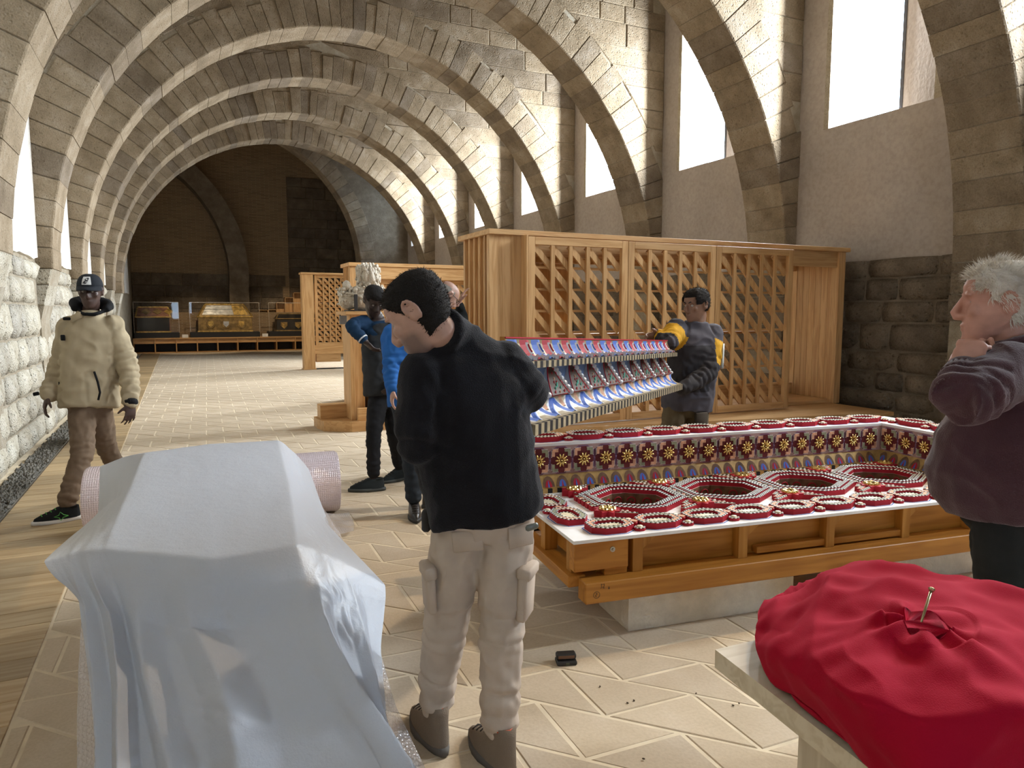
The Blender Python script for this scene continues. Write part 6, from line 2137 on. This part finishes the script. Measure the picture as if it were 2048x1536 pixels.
LACE = m_plain('dark_lace', (0.04, 0.03, 0.025), 0.8)
shoe(P1.root, J['anL'], cdir(-.55,1,0), [SOLE, BOOT, LACE, ORANGE], 1.02, .06)
shoe(P1.root, J['anR'], cdir(-.6,1,0), [SOLE, BOOT, LACE, ORANGE], 1.02, .06)

# ---------- 2. man in the cap and tan parka
J = dict(neck=pt(180,628,5.60), chest=pt(182,690,5.62), pelvis=pt(180,800,5.62),
  shR=pt(138,655,5.58), elR=pt(119,735,5.60), wrR=pt(96,792,5.46), shL=pt(226,652,5.66), elL=pt(258,735,5.66), wrL=pt(262,808,5.56),
  hipR=pt(164,820,5.58), hipL=pt(197,818,5.66), knR=pt(166,908,5.44), anR=pt(131,1010,5.30), knL=pt(212,895,5.90), anL=pt(250,962,6.12))
P2 = Person(J, 'man in a black cap and tan hooded parka striding along the rubble wall', 0.008)
hd = Head(pt(181,584,5.54), cdir(.30,-.92,-.10), UPV, 1.02)
SK2 = skin('deep_brown_skin', (0.055, 0.028, 0.020))
P2.body(hd, SK2, [dict(wrist=J['wrR'], d=cdir(-.25,-.2,-1), palm=cdir(.7,.6,0), thumb=cdir(.3,-1,0), curl=(.3,.45,.3), k=1.05), dict(wrist=J['wrL'], d=cdir(-.05,-.15,-1), palm=cdir(-.8,.5,0), thumb=cdir(-.5,-1,0), curl=(.3,.4,.3), k=1.05, spread=.08)])
hd.eyes(P2.root, M['iris_dark'])
CAPM = cloth('black_cap_cotton', (0.012, 0.014, 0.018), 0.3, 300)
mb = MB(); n = 32; vs_ = []; fs = []
for i in range(9):
    t = i / 8; u = .040 + .098*math.sin(t*math.pi/2); k = math.cos(t*math.pi/2*.985)
    for j in range(n):
        a = 2*math.pi*j/n
        vs_.append(hd.w(.089*math.sin(a)*k**.75, (-.003 + .112*math.cos(a))*k**.75, u))
fs = [(i*n+j, i*n+(j+1)%n, (i+1)*n+(j+1)%n, (i+1)*n+j) for i in range(8) for j in range(n)] + [tuple(range(8*n, 9*n)), tuple(range(n))[::-1]]
mb.add(vs_, fs)
cap = finish('cap', mb.mesh('cap', CAPM, True), P2.root, [CAPM])
vs_ = []; fs = []
for i in range(6):
    for j in range(13):
        a = math.radians(-72 + 144*j/12); r = 1 + .62*i/5*math.cos(a*1.15)
        for dz in (0, -.006):
            vs_.append(hd.w(.088*math.sin(a)*(1+.05*i/5), .108*math.cos(a)*r, .050 - .018*(i/5)**1.5 - .014*abs(math.sin(a))*i/5 + dz))
for i in range(5):
    for j in range(12):
        q = lambda i_, j_, s_: (i_*13 + j_)*2 + s_
        fs += [(q(i,j,0), q(i,j+1,0), q(i+1,j+1,0), q(i+1,j,0)), (q(i,j,1), q(i+1,j,1), q(i+1,j+1,1), q(i,j+1,1))]
mb = MB().add(vs_, fs); br_ = link_mesh('cap_brim', mb.mesh('cap_brim', CAPM, True), cap)
def on_cap(x, z, off):
    t = math.asin(min(1, (z - .040)/.098)); k = math.cos(t*.985)**.75
    a = x / .09
    return hd.w(.089*math.sin(a)*k, (-.003 + .112*math.cos(a))*k + off, z)
pz = [(-.034 + .068*i/6, .062 + .058*j/6) for j in range(7) for i in range(7)]
mb = MB().add([on_cap(x, z, .003) for x, z in pz], [(j*7+i, j*7+i+1, (j+1)*7+i+1, (j+1)*7+i) for j in range(6) for i in range(6)])
pa = link_mesh('cap_patch', mb.mesh('cap_patch', m_plain('white_patch', (0.62,0.62,0.60), .7)), cap)
sh_ = [(-.024,.112),(-.008,.114),(.006,.108),(.016,.098),(.010,.094),(.022,.084),(.028,.070),(.014,.072),(.018,.066),(.002,.070),(-.006,.080),(-.012,.092),(-.018,.100)]
mb = MB().add([on_cap(x, z, .0042) for x, z in sh_], [tuple(range(len(sh_)))])
link_mesh('patch_print', mb.mesh('patch_print', m_plain('dark_print', (0.03,0.03,0.035), .7)), cap)
PARKA = cloth('tan_parka', (0.36, 0.29, 0.185), 0.15, 400, 0.08)
mb = MB()
P2.torso(mb, [(-.14,.208,.16,0), (0,.212,.165,0), (.3,.21,.16,0), (.7,.212,.155,0), (1,.212,.15,0), (1.4,.20,.13,0), (1.7,.145,.11,0), (1.95,.095,.095,.01), (2.1,.088,.088,.01)])
for q in 'LR': limb(mb, [J['sh'+q], J['el'+q], Vector(J['el'+q]).lerp(Vector(J['wr'+q]), .93)], [.088,.076,.062])
P2.garment('parka', mb, PARKA, 0.010, 0.018, 6, 4, 3, None, None, sleeve_folds(J, .014, .06))
HOODB = cloth('black_hood', (0.008,0.008,0.009), .3, 300, .1)
mb = MB()
q = [hd.w(.105*math.cos(a), -.045 + .115*math.sin(a) - .02, -.105 + .045*math.sin(-a)*1.0) for a in [math.radians(-60 + 30*i) for i in range(-1, 11)]]
mb.tube([hd.w(.078*math.cos(a), .004 + .088*math.sin(a), -.142 - .02*math.sin(a)) for a in [2*math.pi*i/20 for i in range(21)]], .017, 10)
mb.tube([hd.w(x, y, z) for x, y, z in ((-.10,.03,-.135),(-.115,-.04,-.115),(-.085,-.10,-.10),(0,-.125,-.09),(.085,-.11,-.085),(.125,-.05,-.09),(.105,.03,-.13))], [.026,.036,.046,.05,.052,.046,.028], 12)
P2.garment('hood', mb, HOODB, .012, .006, 9, 6)
for q in 'LR':
    a, b = Vector(J['el'+q]).lerp(Vector(J['wr'+q]), .9), Vector(J['wr'+q]).lerp(Vector(J['el'+q]), -.05)
    mb = MB().tube([a, a.lerp(b, .5), b], [.050,.052,.042], 14); finish('knit_cuff', mb.mesh('knit_cuff', HOODB, True), P2.root, [HOODB])
    patch(P2, 'cuff_strap', a + cdir(-.3 if q == 'R' else .1,-1,0)*.055 + (cdir(-1,0,0)*.05 if q == 'R' else Vector()), cdir(1,0,.2), UPV, .05,.028,.012, HOODB)
fw = cdir(.18,-1,0)
for (x, y, w, h) in ((143,674,.034,.045),(139,764,.034,.04),(151,637,.06,.025)):
    patch(P2, 'snap_tab', pt(x,y,5.62) + fw*.155, cdir(1,.1,0), UPV, w,h,.012, HOODB)
patch(P2, 'collar_flap', pt(165,634,5.6) + fw*.125, cdir(1,.1,.5), cdir(-.4,0,1), .10,.05,.014, PARKA)
zp = MB().tube([pt(205,740,5.62)+fw*.165, pt(213,760,5.62)+fw*.175, pt(217,780,5.62)+fw*.172, pt(213,795,5.62)+fw*.165], .008, 8)
finish('pocket_zip', zp.mesh('pocket_zip', HOODB, True), P2.root, [HOODB])
BROWN = cloth('brown_twill', (0.155, 0.105, 0.068), .15, 400, .12)
trousers(P2, BROWN, .18, .13, .100, .080, .074, .068, .12, .012, 8, .012, .9)
GRNL = m_plain('green_lace', (0.10, 0.42, 0.08), .6); BLKS = cloth('black_mesh_upper', (0.012,0.013,0.014), .4, 300); WSOLE = m_plain('white_sole', (0.62,0.60,0.57), .6)
s1 = shoe(P2.root, J['anR'], cdir(-.85,-.65,0), [WSOLE, BLKS, GRNL], 1.05, .0)
lg_ = MB()
a0 = Vector(J['anR']); f = cdir(-.85,-.65,0); sd = Vector((-f.y, f.x, 0)); sd = sd if sd.dot(cdir(0,-1,0)) > 0 else -sd
c0 = Vector((a0.x, a0.y, 0.05)) + sd*.052 + f*.02
pl = [(-.03,.0),(.0,.012),(.02,.035),(.03,.012),(.06,.004),(.028,-.008),(.018,-.03),(.004,-.008),(-.03,.0)]
lg_.tube([c0 + f*x + UPV*z for x, z in pl], .0028, 6); link_mesh('shoe_emblem', lg_.mesh('shoe_emblem', GRNL), s1)
shoe(P2.root, J['anL'], cdir(-.85,-.65,0), [WSOLE, BLKS, GRNL], 1.05, .0)

# ---------- 3. man in a dark vest and blue sleeves
J = dict(neck=pt(756,634,6.22), chest=pt(764,690,6.25), pelvis=pt(768,778,6.25),
  shR=pt(728,645,6.15), elR=pt(699,650,6.00), wrR=pt(730,682,5.98), shL=pt(790,655,6.35), elL=pt(800,715,6.3), wrL=pt(790,760,6.1),
  hipR=pt(757,795,6.20), hipL=pt(782,795,6.30), knR=pt(747,865,6.12), anR=pt(747,955,6.20), knL=pt(788,868,6.35), anL=pt(800,935,6.6))
P3 = Person(J, 'man in a dark vest with blue sleeves, hand on his hip, stepping forward', 0.009)
hd = Head(pt(747,602,6.16), cdir(.35,-.55,-.45), UPV, 1.02)
SK3 = skin('very_dark_skin', (0.040, 0.022, 0.017))
P3.body(hd, SK3, [dict(wrist=J['wrR'], d=cdir(.5,.2,-.6), palm=cdir(.7,.5,.2), thumb=cdir(0,1,0), curl=(.4,.4,.3), k=1.05), dict(wrist=J['wrL'], d=cdir(-.3,-.4,-.6), palm=cdir(-.6,.3,0), thumb=cdir(0,-1,.2), k=1.05)])
def crop(th, u):
    f = math.cos(th); return (u - (.066 if f > .6 else (.03 if f > 0 else .03 + f*.09))) * 12
hd.hair(P3.root, HB, crop, .009, .004, 500, .008, .0012, 3); hd.eyes(P3.root, M['iris_dark'])
BLUE = cloth('navy_blue_sleeve', (0.008, 0.03, 0.07), .2, 300); VEST = cloth('charcoal_vest', (0.028,0.03,0.033), .2, 300, .15)
mb = MB()
P3.torso(mb, [(.1,.165,.12,0),(.5,.165,.12,0),(1,.175,.12,0),(1.5,.17,.10,0),(1.85,.08,.08,0)])
for q in 'LR': limb(mb, [J['sh'+q], J['el'+q], Vector(J['el'+q]).lerp(Vector(J['wr'+q]), .85)], [.066,.058,.046])
P3.garment('sweater', mb, BLUE, .012, .006, 9, 3, 4, None, None, sleeve_folds(J, .009, .05))
mb = MB(); P3.torso(mb, [(-.14,.19,.14,0),(.2,.185,.14,0),(.6,.185,.14,0),(1,.185,.135,0),(1.4,.155,.115,0),(1.75,.10,.095,0)])
P3.garment('vest', mb, VEST, .013, .010, 9, 7)
DARK = cloth('black_trousers', (0.012,0.012,0.014), .15, 300, .2)
trousers(P3, DARK, .165, .12, .088, .070, .062, .058, .15, .010, 2, .013, .88)
DSH = cloth('dark_suede', (0.022,0.028,0.030), .2, 300)
for q, dr in (('R', cdir(-.95,-.2,0)), ('L', cdir(-.6,-.7,0))): shoe(P3.root, J['an'+q], dr, [m_plain('dark_sole', (0.05,0.055,0.05), .7), DSH, LACE], 1.05, .0)
cf = MB().tube([Vector(J['elR']).lerp(Vector(J['wrR']), .84), Vector(J['elR']).lerp(Vector(J['wrR']), .90)], [.047,.046], 14)
finish('shirt_cuff', cf.mesh('shirt_cuff', m_plain('pale_cuff', (0.6,0.6,0.6), .8), True), P3.root, [m_plain('pale_cuff', (0.6,0.6,0.6), .8)])

# ---------- 4. grey haired person in a bright blue jacket
J = dict(neck=pt(800,640,5.55), chest=pt(810,700,5.55), pelvis=pt(820,800,5.55),
  shL=pt(783,668,5.5), elL=pt(782,735,5.42), wrL=pt(786,780,5.3), shR=pt(840,670,5.65), elR=pt(862,735,5.6), wrR=pt(865,790,5.5),
  hipL=pt(807,825,5.52), hipR=pt(838,825,5.58), knL=pt(822,910,5.42), anL=pt(828,1000,5.42), knR=pt(850,900,5.6), anR=pt(862,975,5.7))
P4 = Person(J, 'grey-haired person in a bright blue jacket and dark jeans, mostly hidden by the black fleece', 0.010)
hd = Head(pt(797,602,5.52), cdir(.3,.6,-.35), UPV, 1.0)
P4.body(hd, SK1, [dict(wrist=J['wrL'], d=cdir(-.1,-.1,-1), palm=cdir(.8,.3,0), thumb=cdir(0,-1,0)), dict(wrist=J['wrR'], d=cdir(.1,-.1,-1), palm=cdir(-.8,.3,0), thumb=cdir(0,-1,0))])
GREYH = cloth('grey_hair', (0.34,0.32,0.29), .4, 200)
hd.hair(P4.root, GREYH, short_back, .013, .004, 900, .016, .0012, 5); hd.eyes(P4.root, M['iris_dark'])
BRB = cloth('bright_blue_jacket', (0.02, 0.11, 0.36), .2, 300)
mb = MB(); P4.torso(mb, [(-.1,.18,.14,0),(.3,.18,.14,0),(1,.185,.13,0),(1.5,.175,.11,0),(1.9,.085,.08,0)])
for q in 'LR': limb(mb, [J['sh'+q], J['el'+q], Vector(J['el'+q]).lerp(Vector(J['wr'+q]), .9)], [.075,.066,.052])
P4.garment('jacket', mb, BRB, .012, .012, 9, 9, 4, None, None, sleeve_folds(J, .012, .05))
trousers(P4, cloth('dark_jeans', (0.020,0.026,0.034), .2, 300, .25), .17,.125,.088,.072,.066,.064,.15,.010,4,.014,.92)
for q, dr in (('L', cdir(.2,-.9,0)), ('R', cdir(.5,.6,0))): shoe(P4.root, J['an'+q], dr, [m_plain('black_sole', (0.02,0.02,0.02), .6), m_plain('black_leather', (0.014,0.012,0.011), .35), LACE], 1.0, .0)

# ---------- 5. balding man with glasses leaning on the cabinet end
HANDP = pt(926, 592, 6.70)
J = dict(neck=pt(898,640,6.50), chest=pt(898,690,6.52), pelvis=pt(890,775,6.55),
  shL=pt(872,655,6.45), elL=pt(858,705,6.4), wrL=pt(870,745,6.3), shR=pt(918,655,6.58), elR=pt(925,640,6.75), wrR=HANDP + Vector((-0.05,-0.02,-0.07)),
  hipL=pt(880,790,6.52), hipR=pt(902,790,6.58), knL=pt(878,865,6.52), anL=pt(876,935,6.6), knR=pt(905,860,6.65), anR=pt(905,925,6.75))
P5 = Person(J, 'balding man with glasses in black, one hand raised to the lattice cabinet', 0.009)
hd = Head(pt(893,592,6.46), cdir(.50,.35,-.45), cdir(.1,0,1), 1.04)
P5.body(hd, SK1, [dict(wrist=J['wrR'], d=cdir(.35,.4,.9), palm=cdir(.9,.2,-.2), thumb=cdir(0,-1,.3), curl=(.2,.25,.2), k=1.08, spread=.1), dict(wrist=J['wrL'], d=cdir(.2,-.1,-1), palm=cdir(.8,.3,0), thumb=cdir(0,-1,0))])
def bald(th, u):
    f = math.cos(th); top = .045 if f < -.2 else .035
    lo = -.055 if f < -.3 else (.0 if f < .25 else .2)
    return min((top + .015 - u), (u - lo)) * 12
GREYS = cloth('short_grey_hair', (0.26,0.24,0.21), .4, 200)
hd.hair(P5.root, GREYS, bald, .006, .003, 700, .010, .001, 6); hd.eyes(P5.root, M['iris_dark'])
gl_ = MB()
for q in (-1, 1):
    gl_.tube([hd.w(q*.034 + .022*math.cos(2*math.pi*i/14), .112, .010 + .018*math.sin(2*math.pi*i/14)) for i in range(15)], .0022, 6)
    gl_.tube([hd.w(q*.056,.110,.014), hd.w(q*.080,.06,.018), hd.w(q*.088,-.01,.020), hd.w(q*.086,-.03,.0)], .0025, 6)
gl_.tube([hd.w(-.012,.113,.014), hd.w(.012,.113,.014)], .002, 6)
finish('spectacles', gl_.mesh('spectacles', M['black'], True), P5.root, [M['black']])
BLT = cloth('black_jumper', (0.010,0.012,0.012), .25, 300)
mb = MB(); P5.torso(mb, [(-.12,.19,.15,0),(.3,.19,.15,0),(1,.19,.14,0),(1.5,.18,.11,0),(1.9,.085,.085,0)])
for q in 'LR': limb(mb, [J['sh'+q], J['el'+q], Vector(J['el'+q]).lerp(Vector(J['wr'+q]), .85)], [.075,.062,.048])
P5.garment('jumper', mb, BLT, .014, .010, 9, 12)
trousers(P5, DARK, .17,.13,.09,.072,.066,.062,.15,.010,6,.014,.9)
for q, dr in (('L', cdir(-.3,-.8,0)), ('R', cdir(.3,.8,0))): shoe(P5.root, J['an'+q], dr, [m_plain('black_sole2', (0.02,0.02,0.02), .6), m_plain('black_leather2', (0.014,0.012,0.011), .35), LACE], 1.0, .0)

# ---------- 6. worker in the grey and yellow jacket
J = dict(neck=pt(1393,644,5.52), chest=pt(1388,695,5.55), pelvis=pt(1374,805,5.60),
  shR=pt(1352,660,5.48), elR=pt(1333,690,5.30), wrR=pt(1318,672,5.42), shL=pt(1424,668,5.58), elL=pt(1420,748,5.46), wrL=pt(1362,777,5.28),
  hipR=pt(1350,820,5.56), hipL=pt(1394,820,5.62), knR=pt(1337,905,5.50), anR=pt(1335,1000,5.52), knL=pt(1390,905,5.58), anL=pt(1392,1002,5.54))
P6 = Person(J, 'worker in a grey and yellow work jacket holding the far end of the frieze', 0.007)
hd = Head(pt(1393,612,5.50), cdir(-.80,-.52,-.12), cdir(-.05,0,1), 1.0)
SK6 = skin('tan_skin', (0.20, 0.105, 0.065))
P6.body(hd, SK6, [dict(wrist=J['wrL'], d=cdir(-1,.1,.15), palm=cdir(.05,.2,1), thumb=cdir(0,-1,.3), curl=(.35,.5,.4), k=1.08), dict(wrist=J['wrR'], d=cdir(-.7,-.2,-.1), palm=cdir(.1,-.9,-.3), thumb=UPV, curl=(.5,.6,.5), k=1.05)])
def full(th, u):
    f = math.cos(th); return (u - (.075 if f > .7 else (.015 if f > .05 else (-.045 if f < -.2 else -.01)))) * 12
hd.hair(P6.root, HB, full, .016, .006, 1500, .016, .0014, 8, .9, (0, .3, .3)); hd.brows(P6.root, HB); hd.eyes(P6.root, M['iris_dark'])
GRJ = cloth('slate_work_jacket', (0.070, 0.066, 0.080), .2, 300, .12); DKJ = cloth('dark_work_panel', (0.030,0.028,0.032), .2, 300, .15); YEL = cloth('yellow_work_panel', (0.50, 0.27, 0.02), .2, 300, .1); PIP = m_plain('reflective_piping', (0.42,0.46,0.46), .35)
def jpick(c):
    for q in 'LR':
        a, b = Vector(J['sh'+q]), Vector(J['el'+q])
        d, t = seg_dist(c, a, b)
        if d < .115 and .22 < t < .80 and (c - Vector(J['chest'])).dot((Vector(J['shR']) - Vector(J['shL'])).normalized() * (1 if q == 'R' else -1)) > .10: return 2
        d2, t2 = seg_dist(c, b, Vector(J['wr'+q]))
        if d2 < .10 and t2 > .05: return 1
    h = (c - Vector(J['pelvis'])).z
    if c.z < Vector(J['chest']).z + .02 and (c - Vector(J['chest'])).dot(cdir(-.6,-1,0)) > .03 and h > .10: return 1
    return 0
mb = MB(); P6.torso(mb, [(-.14,.20,.15,0),(0,.205,.155,0),(.5,.205,.155,0),(1,.205,.145,0),(1.5,.185,.115,0),(1.85,.095,.09,0),(2.02,.082,.08,0)])
for q in 'LR': limb(mb, [J['sh'+q], J['el'+q], Vector(J['el'+q]).lerp(Vector(J['wr'+q]), .95)], [.088,.078,.056])
P6.garment('work_jacket', mb, [GRJ, DKJ, YEL], .009, .012, 8, 14, 3, jpick, None, sleeve_folds(J, .011, .055))
pp_ = MB()
a, b = Vector(J['shL']), Vector(J['elL'])
pp_.tube([a.lerp(b, t) + cdir(.9,-.25,0)*.088 for t in (.25,.45,.65,.85)], .010, 8)
finish('jacket_piping', pp_.mesh('jacket_piping', PIP, True), P6.root, [PIP])
OLIVE = cloth('olive_work_trousers', (0.115, 0.088, 0.050), .15, 400, .15)
trousers(P6, OLIVE, .175,.13,.095,.08,.074,.07,.15,.013,9,.011,.92)
patch(P6, 'thigh_pocket', pt(1402,845,5.50), cdir(.8,.4,0), UPV, .12,.16,.03, cloth('dark_pocket', (0.05,0.04,0.03)))
for q, dr in (('L', cdir(-.5,-.8,0)), ('R', cdir(-.8,-.5,0))): shoe(P6.root, J['an'+q], dr, [SOLE, BOOT, LACE], 1.0, .05)

# ---------- 7. white-haired man with his hands at his chin
J = dict(neck=pt(2018,700,2.45), chest=pt(2035,810,2.46), pelvis=pt(2040,1010,2.48),
  shL=pt(2022,742,2.28), elL=pt(1906,812,2.14), wrL=pt(1926,742,2.27), shR=pt(2085,740,2.62), elR=pt(2010,830,2.75), wrR=pt(1968,740,2.40),
  hipL=pt(2010,1050,2.42), hipR=pt(2075,1050,2.55), knL=pt(2015,1240,2.42), anL=pt(2010,1440,2.60), knR=pt(2085,1230,2.6), anR=pt(2095,1415,2.72))
P7 = Person(J, 'white-haired man in a maroon sweater with hands clasped at his chin', 0.0048)
hd = Head(pt(2000,608,2.42), cdir(-.88,.42,-.05), UPV, 1.10)
SK7 = skin('ruddy_skin', (0.46, 0.24, 0.185))
P7.body(hd, SK7, [dict(wrist=J['wrL'], d=cdir(.35,.15,.9), palm=cdir(.8,.6,-.2), thumb=cdir(-.3,.9,.3), curl=(1.25,1.0,.5), k=1.12, tcurl=.4), dict(wrist=J['wrR'], d=cdir(-.35,-.1,.9), palm=cdir(-.5,-.8,.1), thumb=cdir(.3,-.5,.6), curl=(1.1,.9,.5), k=1.1)], fat=1.12, neck_r=.066)
WHITE = cloth('white_hair', (0.62,0.58,0.52), .4, 200, .15)
def oldhair(th, u):
    f = math.cos(th); return (u - (.080 if f > .75 else (.045 if f > .35 else (.012 if f > .05 else (-.055 if f < -.2 else -.012))))) * 11
hd.hair(P7.root, WHITE, oldhair, .012, .006, 4200, .030, .0010, 11, .55, (0, -.25, -.5)); hd.eyes(P7.root, M['iris_dark'], .006)
MAROON = cloth('maroon_knit', (0.060, 0.026, 0.034), .35, 260, .12, .3, .95)
mb = MB()
P7.torso(mb, [(-.06,.215,.20,.02),(.1,.235,.235,.03),(.4,.245,.25,.035),(.75,.24,.22,.02),(1,.235,.185,0),(1.45,.21,.14,0),(1.75,.13,.11,0),(1.98,.092,.09,0),(2.1,.084,.084,0)])
limb(mb, [J['shL'], J['elL'], Vector(J['elL']).lerp(Vector(J['wrL']), .92)], [.098,.082,.058]); limb(mb, [J['shR'], J['elR'], Vector(J['elR']).lerp(Vector(J['wrR']), .92)], [.098,.082,.058])
P7.garment('sweater', mb, MAROON, .008, .009, 7, 15, 4, None, None, sleeve_folds(J, .012, .05, .14))
cl_ = MB().tube([hd.w(.075*math.cos(a), -.028 + .075*math.sin(a), -.118 - .02*math.sin(a)) for a in [2*math.pi*i/20 for i in range(21)]], .020, 10)
P7.garment('sweater_collar', cl_, MAROON, .007, .002, 20, 2, 2)
a, b = Vector(J['elL']).lerp(Vector(J['wrL']), .70), Vector(J['elL']).lerp(Vector(J['wrL']), .96)
cu = MB()
for i in range(22):
    t = 2*math.pi*i/22; d = (b - a).normalized(); e1 = d.orthogonal().normalized(); e2 = d.cross(e1)
    o_ = e1*math.cos(t) + e2*math.sin(t); cu.tube([a + o_*.060, b + o_*.048], .0065, 6)
cu.tube([a, b], [.060,.048], 20)
finish('ribbed_cuff', cu.mesh('ribbed_cuff', MAROON, True), P7.root, [MAROON])
trousers(P7, cloth('black_jeans', (0.016,0.018,0.018), .2, 400, .2), .19,.17,.105,.08,.07,.066,.15,.010,11,.010,.92)
for q, dr in (('L', cdir(-.6,.7,0)), ('R', cdir(-.6,.7,0))): shoe(P7.root, J['an'+q], dr, [m_plain('black_sole3', (0.02,0.02,0.02), .6), m_plain('brown_leather', (0.04,0.025,0.018), .4), LACE], 1.0, .0)
for pz_ in (P1, P2, P3, P4, P5, P6, P7):
    for ch in pz_.root.children_recursive: 
        pass
